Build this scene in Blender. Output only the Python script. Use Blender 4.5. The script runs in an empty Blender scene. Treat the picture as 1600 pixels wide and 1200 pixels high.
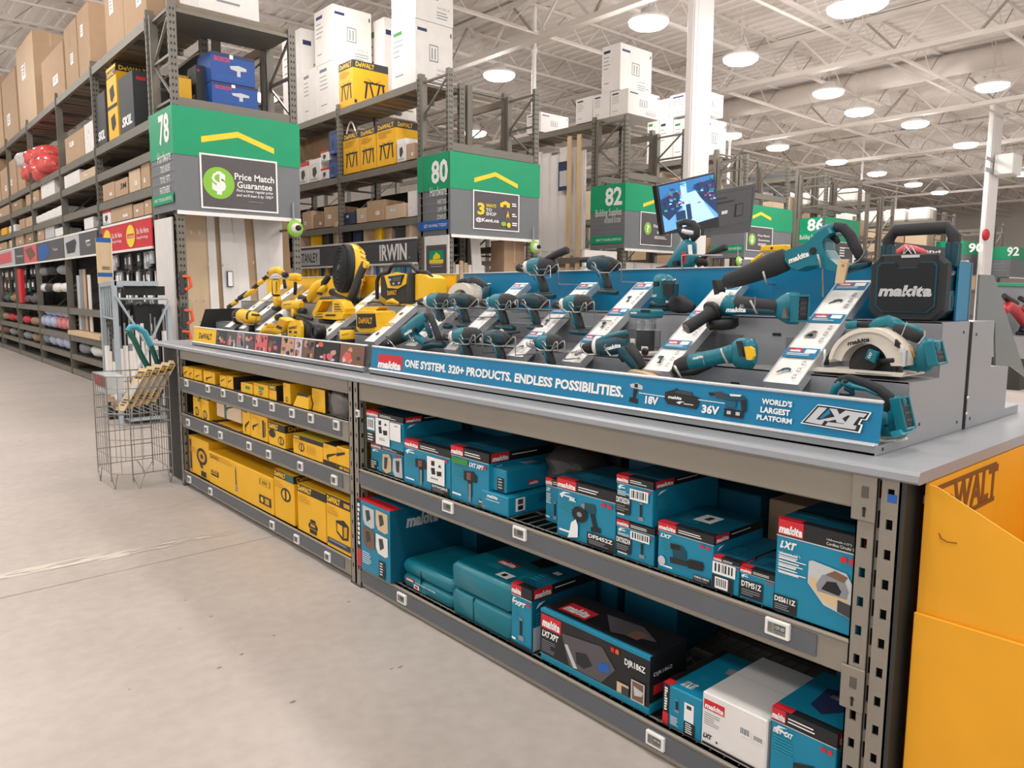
import bpy, bmesh, math, random
from mathutils import Vector, Matrix
random.seed(7)
scene = bpy.context.scene
C = scene.collection
V = Vector

# ------------------------------------------------------------------ camera
CAMH = 1.5
YAW, PIT, ROL, FPX = 0.71805417, 0.11958999, 0.00650619, 1187.996
_f = V((math.sin(YAW)*math.cos(PIT), math.cos(YAW)*math.cos(PIT), -math.sin(PIT)))
_r = V((math.cos(YAW), -math.sin(YAW), 0)); _u = _r.cross(_f)
_c, _s = math.cos(ROL), math.sin(ROL)
CR, CU, CF = _c*_r+_s*_u, -_s*_r+_c*_u, _f
CAM = V((0, 0, CAMH))
cd = bpy.data.cameras.new('camera'); co = bpy.data.objects.new('camera', cd); C.objects.link(co)
cd.sensor_width = 36; cd.lens = FPX/1600*36; cd.clip_end = 300; cd.clip_start = 0.05
co.matrix_world = Matrix(((CR.x, CU.x, -CF.x, 0), (CR.y, CU.y, -CF.y, 0), (CR.z, CU.z, -CF.z, CAMH), (0, 0, 0, 1)))
scene.camera = co
# ------------------------------------------------------------------ light, exposure
w = bpy.data.worlds.new('world'); scene.world = w; w.use_nodes = True
w.node_tree.nodes['Background'].inputs[0].default_value = (1, 0.985, 0.97, 1)
w.node_tree.nodes['Background'].inputs[1].default_value = 0.75
vs = scene.view_settings; vs.view_transform = 'Standard'; vs.look = 'None'; vs.gamma = 1; vs.use_curve_mapping = False
vs.exposure = -0.17
LAMP_W = 78.0
LAMP_P = 66.0
LAMP_E = 14.0


def ray(px, py):
    return (px-800)/FPX*CR - (py-600)/FPX*CU + CF
def on(px, py, ax, v):
    """the point of the plane (axis ax = v) measured at a pixel of the 1600 x 1200 photograph"""
    d = ray(px, py); return CAM + d*((v-CAM[ax])/d[ax])
def ox(px, py, x): return on(px, py, 0, x)
def oy(px, py, y): return on(px, py, 1, y)
def oz(px, py, z): return on(px, py, 2, z)

# ------------------------------------------------------------------ materials
def lin(h):
    h = h.lstrip('#'); o = []
    for i in (0, 2, 4):
        c = int(h[i:i+2], 16)/255; o.append(c/12.92 if c <= 0.04045 else ((c+0.055)/1.055)**2.4)
    return (*o, 1)
_M = {}
def mat(name, col, rough=0.5, metal=0.0, var=0.08, scale=6.0, bump=0.0, bscale=60.0, emit=0.0, spec=0.5):
    m = bpy.data.materials.new(name); m.use_nodes = True; nt = m.node_tree; b = nt.nodes['Principled BSDF']
    c = lin(col)
    tc = nt.nodes.new('ShaderNodeTexCoord')
    nz = nt.nodes.new('ShaderNodeTexNoise'); nz.inputs['Scale'].default_value = scale; nz.inputs['Detail'].default_value = 3
    nt.links.new(tc.outputs['Object'], nz.inputs['Vector'])
    mx = nt.nodes.new('ShaderNodeMix'); mx.data_type = 'RGBA'
    mx.inputs[6].default_value = tuple(min(1, k*(1-var)) for k in c[:3])+(1,)
    mx.inputs[7].default_value = tuple(min(1, k*(1+var)) for k in c[:3])+(1,)
    nt.links.new(nz.outputs['Fac'], mx.inputs[0]); nt.links.new(mx.outputs[2], b.inputs['Base Color'])
    b.inputs['Roughness'].default_value = rough; b.inputs['Metallic'].default_value = metal
    b.inputs['Specular IOR Level'].default_value = spec
    if bump:
        n2 = nt.nodes.new('ShaderNodeTexNoise'); n2.inputs['Scale'].default_value = bscale; n2.inputs['Detail'].default_value = 2
        nt.links.new(tc.outputs['Object'], n2.inputs['Vector'])
        bp = nt.nodes.new('ShaderNodeBump'); bp.inputs['Strength'].default_value = bump; bp.inputs['Distance'].default_value = 0.01
        nt.links.new(n2.outputs['Fac'], bp.inputs['Height']); nt.links.new(bp.outputs[0], b.inputs['Normal'])
    if emit:
        nt.links.new(mx.outputs[2], b.inputs['Emission Color']); b.inputs['Emission Strength'].default_value = emit
    _M[name] = m; return m
for a in [
    ('teal', '#0a7384', .36), ('teal_dark', '#0a4655', .42), ('teal_deep', '#0d3a45', .42), ('teal_lite', '#2a97a8', .4), ('rubber', '#26282b', .62), ('black', '#17181a', .5),
    ('black_gloss', '#141517', .22), ('grey_dark', '#3d3f42', .6), ('grip', '#3b4044', .75),
    ('dw_yellow', '#f6c21a', .42), ('dw_dark', '#222120', .55), ('red', '#d3242f', .45), ('white', '#f1efec', .5),
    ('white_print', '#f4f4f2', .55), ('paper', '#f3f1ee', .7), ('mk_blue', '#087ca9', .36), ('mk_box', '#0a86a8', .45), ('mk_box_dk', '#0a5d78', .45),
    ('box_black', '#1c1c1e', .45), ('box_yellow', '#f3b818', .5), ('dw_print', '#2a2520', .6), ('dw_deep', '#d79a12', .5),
    ('green_print', '#3b8f3a', .5), ('skin_print', '#c99b84', .6), ('brown_print', '#7d5a48', .6), ('sand_print', '#d9bd93', .6), ('grey_print', '#8d9096', .6), ('navy_print', '#27345c', .5),
    ('kraft', '#b99b7e', .8), ('kraft_dk', '#9d8163', .8), ('kraft_lt', '#d0b89d', .8), ('carton_white', '#ebe7e4', .65), ('mdf', '#c2a585', .6), ('mdf_lt', '#d5bd9d', .6),
    ('board_white', '#e6e2df', .5), ('sign_green', '#059a6b', .45), ('sign_grey', '#74787c', .45), ('sign_dark', '#55565a', .5), ('sign_yellow', '#f4d631', .5), ('lime', '#8cc63f', .45),
    ('plaque', '#5a5459', .5), ('tag_white', '#f2f1ee', .5), ('lcd', '#8f8f88', .4), ('lcd_dark', '#4c4c4b', .4), ('blue_box', '#1f4f9c', .5), ('sign_blue', '#1f5fae', .5),
    ('pink', '#e0626a', .5), ('saw_white', '#e7ded0', .35), ('orange', '#e9602f', .5), ('wood_pale', '#d9bd94', .65), ('wood', '#8e6b48', .7), ('brass', '#b08b56', .4, .6),
    ('plastic_clear', '#cfd6da', .15), ('bag', '#6f6a66', .35), ('hose_green', '#1d5f52', .4), ('hose_teal', '#3f9db0', .35), ('card_yellow', '#e8c93f', .5), ('bin_yellow', '#f0a91c', .55), ('bin_print', '#7a4a16', .6),
    ('towel_blue', '#b7bdd8', .9), ('towel_red', '#d98686', .9), ('silver_label', '#c7c9cb', .4), ('wall_paint', '#d9d2ca', .7), ('panel_dark', '#34332f', .6), ('panel_brown', '#5b4330', .6),
    ('deco_red', '#c22b38', .5), ('tv_black', '#18191c', .4), ('tv_back', '#47484b', .55), ('hood', '#6f7472', .25), ('red_tool', '#b32a2f', .45), ('milk', '#efe9e4', .4),
]:
    mat(a[0], a[1], a[2], *(a[3:]))
mat('rack', '#7a766d', .5, .25, .12, 3, .1, 40)
mat('rack_dark', '#5d5a54', .55, .25, .15, 3)
mat('rack_wood', '#857a6c', .7, 0, .2, 4)
mat('shelf_steel', '#918a7f', .45, .2, .08, 4, .08, 60)
mat('steel_grey', '#a3a4a8', .35, .35, .06, 5)
mat('steel_dark', '#85868a', .4, .35, .08, 5)
mat('table_top', '#9c9fa4', .38, .1, .06, 4)
mat('wire', '#a9a7a4', .3, .8, .08, 20)
mat('wire_dark', '#6c6a66', .4, .6, .1, 20)
mat('chrome', '#d3d5d7', .18, .9, .05, 20)
mat('alu', '#d8dadd', .32, .5, .05, 8)
mat('stand_grey', '#aeb9c0', .4, .2, .06, 8)
mat('strip_grey', '#62666b', .5, .1, .1, 5)
mat('deck', '#e6ded8', .6, 0, .05, 2)
mat('truss', '#ddd5ce', .55, .0, .08, 2)
mat('truss_dk', '#a39a92', .55, .1, .1, 2)
mat('column', '#f0eceb', .45, 0, .03, 2)
mat('lamp_lens', '#fff7ec', .4, 0, 0, 1, emit=LAMP_E)
mat('screen', '#5f9ad6', .3, 0, .1, 3, emit=.9)
def M(n): return _M[n]

# ------------------------------------------------------------------ text outlines
_T = {}
def textmesh(s, bold=0.0, shear=0.0):
    k = (s, bold, shear)
    if k in _T: return _T[k]
    cu = bpy.data.curves.new('t', 'FONT'); cu.body = s; cu.size = 1; cu.resolution_u = 2; cu.offset = bold; cu.shear = shear
    ob = bpy.data.objects.new('t', cu); C.objects.link(ob)
    dg = bpy.context.evaluated_depsgraph_get(); dg.update()
    me = ob.evaluated_get(dg).to_mesh()
    vv = [(v.co.x, v.co.y) for v in me.vertices]; ff = [tuple(p.vertices) for p in me.polygons]
    ob.evaluated_get(dg).to_mesh_clear(); bpy.data.objects.remove(ob); bpy.data.curves.remove(cu)
    x0 = min(a for a, b in vv); x1 = max(a for a, b in vv); y0 = min(b for a, b in vv); y1 = max(b for a, b in vv)
    vv = [((a-x0)/(x1-x0), (y1-b)/(y1-y0)) for a, b in vv]
    _T[k] = (vv, ff); return _T[k]

# ------------------------------------------------------------------ mesh builder
class MB:
    def __init__(s): s.v = []; s.f = []; s.mi = []; s.sm = []; s.mats = []
    def mid(s, m):
        m = M(m) if isinstance(m, str) else m
        if m not in s.mats: s.mats.append(m)
        return s.mats.index(m)
    def add(s, vs, fs, m, smooth=False):
        b = len(s.v); i = s.mid(m); s.v += [tuple(v) for v in vs]
        for f in fs: s.f.append([b+k for k in f]); s.mi.append(i); s.sm.append(smooth)
    def face(s, pts, m): s.add(pts, [range(len(pts))], m)
    def box(s, x0, x1, y0, y1, z0, z1, m, bev=0.0, T=None):
        if x0 > x1: x0, x1 = x1, x0
        if y0 > y1: y0, y1 = y1, y0
        if z0 > z1: z0, z1 = z1, z0
        if not bev:
            vs = [V((x, y, z)) for x in (x0, x1) for y in (y0, y1) for z in (z0, z1)]
            fs = [(0, 1, 3, 2), (4, 6, 7, 5), (0, 4, 5, 1), (2, 3, 7, 6), (0, 2, 6, 4), (1, 5, 7, 3)]
        else:
            c = ((x0+x1)/2, (y0+y1)/2, (z0+z1)/2); h = ((x1-x0)/2, (y1-y0)/2, (z1-z0)/2); b = min(bev, *h)
            idx = {}; vs = []; fs = []
            sg = (-1, 1)
            for a in sg:
                for d in sg:
                    for e in sg:
                        for k in range(3):
                            q = [h[j]-(0 if j == k else b) for j in range(3)]
                            idx[a, d, e, k] = len(vs); vs.append(V((c[0]+a*q[0], c[1]+d*q[1], c[2]+e*q[2])))
            for k in range(3):
                o = [j for j in range(3) if j != k]
                for t in sg:
                    r = []
                    for p, q in ((-1, -1), (1, -1), (1, 1), (-1, 1)):
                        kk = [0, 0, 0]; kk[k] = t; kk[o[0]] = p; kk[o[1]] = q; r.append(idx[(*kk, k)])
                    fs.append(r)
            for k in range(3):
                o = [j for j in range(3) if j != k]
                for p in sg:
                    for q in sg:
                        def g(t, w):
                            kk = [0, 0, 0]; kk[k] = t; kk[o[0]] = p; kk[o[1]] = q; return idx[(*kk, w)]
                        fs.append([g(-1, o[0]), g(1, o[0]), g(1, o[1]), g(-1, o[1])])
            for a in sg:
                for d in sg:
                    for e in sg: fs.append([idx[a, d, e, k] for k in range(3)])
        if T is not None: vs = [T @ v for v in vs]
        s.add(vs, fs, m)
    def prism(s, pts, vec, m, smooth=False):
        n = len(pts); vec = V(vec); p = [V(q) for q in pts]
        s.add(p+[q+vec for q in p], [range(n), range(2*n-1, n-1, -1)]+[(i, (i+1) % n, n+(i+1) % n, n+i) for i in range(n)], m, smooth)
    def rings(s, rr, m, cap=True, smooth=True, closed=False):
        n = len(rr[0]); vs = [v for r in rr for v in r]; fs = []
        L = len(rr)
        for k in range(L if closed else L-1):
            k2 = (k+1) % L
            for i in range(n): fs.append((k*n+i, k*n+(i+1) % n, k2*n+(i+1) % n, k2*n+i))
        s.add(vs, fs, m, smooth)
        if cap and not closed:
            s.add(rr[0], [range(n)], m); s.add(rr[-1], [range(n)], m)
    def tube(s, pts, r, m, seg=6, closed=False, smooth=True):
        p = [V(q) for q in pts]; n = len(p); rr = []
        ref = None
        for i in range(n):
            if closed: t = p[(i+1) % n]-p[i-1]
            else: t = p[min(i+1, n-1)]-p[max(i-1, 0)]
            t.normalize()
            if ref is None:
                ref = V((0, 0, 1)) if abs(t.z) < .9 else V((1, 0, 0))
            a = ref-t*ref.dot(t)
            if a.length < 1e-4: a = t.orthogonal()
            a.normalize(); ref = a; b = t.cross(a)
            ri = r[i] if isinstance(r, (list, tuple)) else r
            rr.append([p[i]+(a*math.cos(2*math.pi*k/seg)+b*math.sin(2*math.pi*k/seg))*ri for k in range(seg)])
        s.rings(rr, m, True, smooth, closed)
    def cyl(s, a, b, r0, r1, m, seg=14):
        s.tube([a, b], [r0, r1], m, seg)
    def lathe(s, o, axis, prof, m, seg=18):
        o = V(o); t = V(axis).normalized(); a = t.orthogonal().normalized(); b = t.cross(a)
        s.rings([[o+t*h+(a*math.cos(2*math.pi*k/seg)+b*math.sin(2*math.pi*k/seg))*max(r, 1e-4) for k in range(seg)] for h, r in prof], m)
    def bar(s, a, b, w, h, m, up=(0, 0, 1)):
        a = V(a); b = V(b); t = (b-a).normalized(); u = V(up); x = t.cross(u)
        if x.length < 1e-3: x = t.cross(V((1, 0, 0)))
        x.normalize(); y = x.cross(t)
        q = [x*w/2+y*h/2, -x*w/2+y*h/2, -x*w/2-y*h/2, x*w/2-y*h/2]
        s.rings([[a+k for k in q], [b+k for k in q]], m, True, False)
    def build(s, name, parent=None, loc=None, link=True, fix=True):
        off = V((0, 0, 0))
        if loc is not None: off = V(loc)
        elif parent is not None:
            q = parent
            while q is not None: off += q.location; q = q.parent
        me = bpy.data.meshes.new(name)
        me.from_pydata([(v[0]-off.x, v[1]-off.y, v[2]-off.z) for v in s.v], [], s.f)
        for k in s.mats: me.materials.append(k)
        me.polygons.foreach_set('material_index', s.mi); me.polygons.foreach_set('use_smooth', s.sm)
        if fix:
            bm = bmesh.new(); bm.from_mesh(me); bmesh.ops.recalc_face_normals(bm, faces=bm.faces); bm.to_mesh(me); bm.free()
        me.update()
        o = bpy.data.objects.new(name, me); C.objects.link(o)
        if loc is not None: o.location = loc
        if parent is not None:
            o.parent = parent
            if loc is not None: o.location = V(loc)-_wl(parent)
        return o
def _wl(q):
    off = V((0, 0, 0))
    while q is not None: off += q.location; q = q.parent
    return off

class Pr:
    """flat print on a planar face: o = top left corner, u = to the right, v = downwards (full lengths), n = outwards"""
    def __init__(s, mb, o, u, v, n, lift=0.0006):
        s.mb = mb; s.o = V(o); s.u = V(u); s.v = V(v); s.n = V(n).normalized(); s.l = lift; s.step = lift*.5
    def p(s, a, b): return s.o+s.u*a+s.v*b+s.n*s.l
    def up(s): s.l += s.step
    def rect(s, a, b, c, d, m): s.mb.face([s.p(a, b), s.p(c, b), s.p(c, d), s.p(a, d)], m); s.up()
    def poly(s, pts, m, box=None):
        if box: a, b, c, d = box; pts = [(a+(c-a)*x, b+(d-b)*y) for x, y in pts]
        s.mb.face([s.p(*q) for q in pts], m); s.up()
    def text(s, t, a, b, c, d, m, bold=.015, shear=0.0):
        vv, ff = textmesh(t, bold, shear)
        s.mb.add([s.p(a+(c-a)*x, b+(d-b)*y) for x, y in vv], ff, m); s.up()
    def disc(s, a, b, ra, rb, m, n=20): s.poly([(a+ra*math.cos(2*math.pi*k/n), b+rb*math.sin(2*math.pi*k/n)) for k in range(n)], m)
    def ring(s, a, b, c, d, t, m, tb=None):
        tb = tb or t
        for q in ((a, b, c, b+tb), (a, d-tb, c, d), (a, b+tb, a+t, d-tb), (c-t, b+tb, c, d-tb)): s.mb.face([s.p(q[0], q[1]), s.p(q[2], q[1]), s.p(q[2], q[3]), s.p(q[0], q[3])], m)
        s.up()
    def lines(s, a, b, c, d, n, m, fill=.45, seed=1):
        rn = random.Random(seed); h = (d-b)/n
        for i in range(n):
            e = a+(c-a)*rn.uniform(.6, 1); s.mb.face([s.p(a, b+h*i), s.p(e, b+h*i), s.p(e, b+h*(i+fill)), s.p(a, b+h*(i+fill))], m)
        s.up()
    def barcode(s, a, b, c, d, seed=1):
        s.rect(a, b, c, d, 'white_print'); rn = random.Random(seed); x = a+(c-a)*.1; b2 = b+(d-b)*.12; d2 = d-(d-b)*.2
        while x < c-(c-a)*.12:
            ww = (c-a)*rn.uniform(.03, .08); s.mb.face([s.p(x, b2), s.p(x+ww, b2), s.p(x+ww, d2), s.p(x, d2)], 'black'); x += ww*2
        s.up()
    def at(s, px, py):
        """fraction of the face hit by a photograph pixel"""
        d = ray(px, py); t = (s.o-CAM).dot(s.n)/d.dot(s.n); q = CAM+d*t-s.o
        return q.dot(s.u)/s.u.length_squared, q.dot(s.v)/s.v.length_squared
    def R(s, x0, y0, x1, y1): return (*s.at(x0, y0), *s.at(x1, y1))

def tag(o, label=None, cat=None, group=None, kind=None):
    if label: o['label'] = label
    if cat: o['category'] = cat
    if group: o['group'] = group
    if kind: o['kind'] = kind
    return o
def empty(name, loc, label=None, cat=None, group=None, kind=None, parent=None):
    o = bpy.data.objects.new(name, None); C.objects.link(o); o.location = loc; o.empty_display_size = .1
    if parent: o.parent = parent; o.location = V(loc)-_wl(parent)
    return tag(o, label, cat, group, kind)
def copy_tree(o, parent=None):
    c = o.copy(); C.objects.link(c)
    if parent: c.parent = parent
    for ch in list(o.children): copy_tree(ch, c)
    return c

# ================================================================== the building
FL = bpy.data.materials.new('concrete'); FL.use_nodes = True
def floor_mat():
    nt = FL.node_tree; b = nt.nodes['Principled BSDF']; N = nt.nodes.new; Lk = nt.links.new
    tc = N('ShaderNodeTexCoord')
    n1 = N('ShaderNodeTexNoise'); n1.inputs['Scale'].default_value = .9; n1.inputs['Detail'].default_value = 6; n1.inputs['Roughness'].default_value = .6
    n2 = N('ShaderNodeTexNoise'); n2.inputs['Scale'].default_value = 14; n2.inputs['Detail'].default_value = 5
    n3 = N('ShaderNodeTexNoise'); n3.inputs['Scale'].default_value = 5.5; n3.inputs['Detail'].default_value = 2
    for n in (n1, n2, n3): Lk(tc.outputs['Object'], n.inputs['Vector'])
    r1 = N('ShaderNodeValToRGB'); r1.color_ramp.elements[0].position = .3; r1.color_ramp.elements[0].color = lin('#a79d96'); r1.color_ramp.elements[1].position = .7; r1.color_ramp.elements[1].color = lin('#c3bab3')
    r2 = N('ShaderNodeValToRGB'); r2.color_ramp.elements[0].position = .35; r2.color_ramp.elements[0].color = lin('#b2a9a3'); r2.color_ramp.elements[1].position = .65; r2.color_ramp.elements[1].color = lin('#c4bbb5')
    Lk(n1.outputs['Fac'], r1.inputs[0]); Lk(n2.outputs['Fac'], r2.inputs[0])
    mx = N('ShaderNodeMix'); mx.data_type = 'RGBA'; mx.inputs[0].default_value = .45
    Lk(r1.outputs[0], mx.inputs[6]); Lk(r2.outputs[0], mx.inputs[7])
    # small dark spots of dirt
    r3 = N('ShaderNodeValToRGB'); r3.color_ramp.elements[0].position = .735; r3.color_ramp.elements[0].color = (0, 0, 0, 1); r3.color_ramp.elements[1].position = .8; r3.color_ramp.elements[1].color = (1, 1, 1, 1)
    Lk(n3.outputs['Fac'], r3.inputs[0])
    mx2 = N('ShaderNodeMix'); mx2.data_type = 'RGBA'; mx2.inputs[7].default_value = lin('#8c8077')
    Lk(r3.outputs[0], mx2.inputs[0]); Lk(mx.outputs[2], mx2.inputs[6]); Lk(mx2.outputs[2], b.inputs['Base Color'])
    b.inputs['Roughness'].default_value = .42; b.inputs['Specular IOR Level'].default_value = .35
    bp = N('ShaderNodeBump'); bp.inputs['Strength'].default_value = .05; Lk(n2.outputs['Fac'], bp.inputs['Height']); Lk(bp.outputs[0], b.inputs['Normal'])
floor_mat(); _M['concrete'] = FL
mat('joint', '#8b8077', .8); mat('scrape', '#d6ccc3', .7, 0, .2, 9)
XL, XR, YF, YB, ZC = -9.0, 66.0, -7.0, 34.0, 8.3
fl = tag(MB.build((lambda b: (b.box(XL, XR, YF, YB, -.1, 0, 'concrete'), b)[1])(MB()), 'floor'), 'pale worn concrete floor of the store', None, None, 'structure')
# saw-cut joint and the scraped pale line beside it (measured on the floor)
b = MB(); p0, p1 = oz(0, 935, 0), oz(428, 838, 0); d = (p1-p0).normalized()
p0 = p0-d*4; p1 = p1+d*.6; n = V((-d.y, d.x, 0))
b.face([p0+n*.004+V((0, 0, .0006)), p1+n*.004+V((0, 0, .0006)), p1-n*.004+V((0, 0, .0006)), p0-n*.004+V((0, 0, .0006))], 'joint'); b.build('joint', fl)
b = MB(); rn = random.Random(5)
a0, a1 = oz(0, 903, 0), oz(385, 826, 0); dd = (a1-a0); L = dd.length; dd.normalize(); nn = V((-dd.y, dd.x, 0)); t = -1.2
for i in range(170):     # many small pale flakes scattered along the scraped line
    t = -1.2+(L+1.1)*rn.random()**1.05; off = rn.gauss(0, .03); k = 1.25 if t < L*.62 else .6
    l, w2 = rn.uniform(.03, .13)*k, rn.uniform(.004, .014)*k; c = a0+dd*t+nn*off+V((0, 0, .0008+i*.00001))
    b.face([c+dd*(l*math.cos(q)*rn.uniform(.6, 1.1))+nn*(w2*math.sin(q)*rn.uniform(.5, 1.2)) for q in [2*math.pi*h/9 for h in range(9)]], 'scrape')
tag(b.build('scrape_mark', fl), kind='stuff')
b = MB(); rn = random.Random(9)     # specks of dirt lying where the photo shows them
for px, py in ((545, 940-0), (290, 938), (428, 993), (202, 1077), (343, 1043), (378, 1022), (458, 1096), (330, 963), (612, 1045), (626, 1042)):
    c = oz(px, py, .0008); r = rn.uniform(.006, .014)
    b.face([c+V((r*math.cos(q)*rn.uniform(.6, 1.6), r*.7*math.sin(q)*rn.uniform(.6, 1.3), 0)) for q in [2*math.pi*i/7 for i in range(7)]], 'joint')
tag(b.build('dirt_speck', fl), kind='stuff')

# walls far behind
b = MB(); b.box(XL, XR, YB, YB+.2, 0, ZC, 'wall_paint'); tag(b.build('wall_back'), 'far painted wall behind the racks', None, None, 'structure')
b = MB(); b.box(XR, XR+.2, YF, YB, 0, ZC, 'wall_paint'); tag(b.build('wall_right'), 'far painted wall at the end of the store', None, None, 'structure')
# ceiling: ribbed steel deck, joists, girders
b = MB(); x = XL; prof = []
while x < XR:
    prof += [(x, ZC), (x+.17, ZC), (x+.2, ZC+.035), (x+.33, ZC+.035)]; x += .36
vs_ = []; fs_ = []
for i, (a, z) in enumerate(prof): vs_ += [V((a, YF, z)), V((a, YB, z))]
fs_ = [(2*i, 2*i+1, 2*i+3, 2*i+2) for i in range(len(prof)-1)]
b.add(vs_, fs_, 'deck'); ceil = tag(b.build('ceiling', fix=False), 'pale ribbed steel roof deck', None, None, 'structure')
b = MB(); zt, zb_ = ZC-.02, ZC-.62
b.bar((XL, 0, zt), (XR, 0, zt), .1, .07, 'truss'); b.bar((XL, 0, zb_), (XR, 0, zb_), .09, .06, 'truss')
x = XL; k = 0
while x < XR-.7:
    b.bar((x, 0, zt if k % 2 else zb_), (x+.62, 0, zb_ if k % 2 else zt), .02, .02, 'truss' if k % 4 else 'truss_dk'); x += .62; k += 1
j0 = b.build('joist', ceil)
for y in [YF+1.0+2.5*i for i in range(1, 16)]:
    j = j0.copy(); C.objects.link(j); j.location.y = y
j0.location.y = YF+1.0
b = MB(); zt, zb_ = ZC-.1, ZC-1.0
b.bar((0, YF, zt), (0, YB, zt), .2, .12, 'truss'); b.bar((0, YF, zb_), (0, YB, zb_), .2, .12, 'truss')
y = YF; k = 0
while y < YB-.9:
    b.bar((0, y, zt if k % 2 else zb_), (0, y+.85, zb_ if k % 2 else zt), .05, .05, 'truss' if k % 3 else 'truss_dk'); y += .85; k += 1
g0 = b.build('girder', ceil); g0.location.x = -3.0
for x in [5.5, 12.4, 19.5, 26.5, 33.5, 40.5, 47.5, 54.5]:
    g = g0.copy(); C.objects.link(g); g.location.x = x
b = MB()
for y, z, r in ((8.9, 7.35, .035), (13.2, 7.3, .03), (19.0, 7.35, .03)): b.tube([(XL, y, z), (XR, y, z)], r, 'truss', 8)
b.build('sprinkler_pipe', ceil)
# round air duct running away over the right-hand aisles
def duct():
    a, c = ox(1140, 172, 24.0), ox(1600, 78, 24.0); b = MB(); z = (a.z+c.z)/2
    b.tube([(24, YF, z), (24, YB, z)], .3, 'truss', 18)
    for i in range(22): b.tube([(24, YF+i*1.8, z), (24, YF+i*1.8+.05, z)], .312, 'truss', 18)
    b.build('air_duct', ceil)
duct()
# white columns
def column(pl, pc, pr, py, y, label):
    """square boxed column: left edge, front corner and right edge in pixels at row py, front face at y"""
    x0, x1 = oy(pc, py, y).x, oy(pr, py, y).x; yb = ox(pl, py, x0).y; b = MB(); t = (x1-x0)*.1
    b.box(x0, x1, y, yb, 0, ZC, 'column', .01); b.box(x0+t*1.5, x1-t*1.5, y-.012, y+.02, 0, ZC, 'column', .004); b.box(x0-.012, x0+.02, y+(yb-y)*.2, y+(yb-y)*.8, 0, ZC, 'column', .004)
    o = b.build('column', None, ((x0+x1)/2, (y+yb)/2, 0)); return tag(o, label, None, None, 'structure')
column(1069, 1081, 1110, 190, 8.6, 'thick white roof column beside the screens')
c2 = column(1541, 1549, 1564, 235, 9.0, 'slim white roof column by the red alarm bell')
b = MB(); q = oy(1554, 258, 8.9); b.box(q.x-.62, q.x+.62, 8.95, 8.99, q.z-.25, q.z-.12, 'steel_grey'); b.box(q.x-.62, q.x+.62, 8.95, 8.99, q.z+.12, q.z+.22, 'steel_grey'); b.box(q.x+.1, q.x+1.0, 8.4, 8.95, q.z-.3, q.z+.35, 'white', .02)
tag(b.build('column_unit_heater', None, (q.x, 8.7, q.z)), 'white boxy heater strapped to the slim white column', 'heater')
b = MB(); q = oy(1537, 367, 8.985); b.lathe(q, (0, -1, 0), [(0, .16), (.05, .2), (.12, .17), (.16, .08), (.17, 0)], 'deco_red', 20); tag(b.build('alarm_bell', None, q), 'round red alarm bell fixed on the slim white column', 'bell')
# hanging lamps
def lamp_proto():
    r = empty('ceiling_light', (0, 0, 0)); b = MB()
    b.lathe((0, 0, .1), (0, 0, 1), [(0, .42), (.05, .42), (.12, .2), (.26, .14), (.27, 0)], 'white', 20)
    b.build('housing', r)
    b = MB(); b.lathe((0, 0, .1), (0, 0, -1), [(0, .40), (.05, .40), (.10, .33), (.13, .18), (.135, 0)], 'lamp_lens', 20); b.build('lens', r)
    b = MB(); b.tube([(0, 0, .36), (0, 0, 1.25)], .012, 'truss', 5); b.tube([(-.3, 0, 1.25), (0, 0, .4), (.3, 0, 1.25)], .006, 'truss', 4); b.build('hanger', r)
    li = bpy.data.lights.new('lamp', 'AREA'); li.shape = 'DISK'; li.size = .9; li.energy = LAMP_W; li.color = (1, .968, .935)
    lo = bpy.data.objects.new('lamp', li); C.objects.link(lo); lo.parent = r; lo.location = (0, 0, -.06)
    li = bpy.data.lights.new('lamp_glow', 'POINT'); li.shadow_soft_size = .3; li.energy = LAMP_P; li.color = (1, .968, .935)
    lo = bpy.data.objects.new('lamp_glow', li); C.objects.link(lo); lo.parent = r; lo.location = (0, 0, -.4)
    return r
lp = lamp_proto(); LZ = 7.0; first = True
LIST = [((1013, 42), 'large ceiling light left of the thick white column'), ((780, 123), 'ceiling light above the aisle 80 rack'), ((742, 212), 'ceiling light low behind the aisle 80 uprights'),
        ((1326, 20), 'left one of the two overlapping ceiling lights at the top'), ((1352, 13), 'right one of the two overlapping ceiling lights at the top'), ((1157, 98), 'ceiling light just right of the thick white column'),
        ((1294, 150), 'ceiling light right under the round duct'), ((1342, 179), 'ceiling light crossed by a thin white drop pipe'), ((1430, 198), 'ceiling light between the drop pipe and the slim column'),
        ((1140, 216), 'ceiling light behind the white cartons of aisle 84'), ((1215, 234), 'ceiling light above the black screen'), ((1307, 256), 'ceiling light above the aisle 86 rack'),
        ((1370, 274), 'small ceiling light above the radio handle'), ((1427, 291), 'small ceiling light above the white bundles'), ((1509, 230), 'ceiling light close left of the slim column'),
        ((1550, 140), 'ceiling light partly hidden behind the slim column top'), ((1468, 303), 'smallest ceiling light above the white bundles'), ((1570, 252), 'ceiling light right of the slim column'), ((1598, 274), 'ceiling light cut by the right photo edge')]
PTS = []
for (px, py), lab in LIST:
    q = oz(px, py, LZ); o = lp if first else copy_tree(lp); first = False; o.location = q; PTS.append(q)
    tag(o, lab, 'light', 'hanging warehouse lights')
EXTRA = [(x, y) for x in (-5, .5, 6) for y in (-4, 1.2, 6.4, 11.6, 17, 23)]+[(11, -4), (11, 1.2), (11.5, 5.5), (3, 28), (9.6, 22), (16.5, -4), (16.5, 1.2), (24, 1), (30, 3), (40, 4), (50, 8), (60, 12), (26, 26), (37, 25)]  # the distant ones are added to brighten the dark far end
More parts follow.
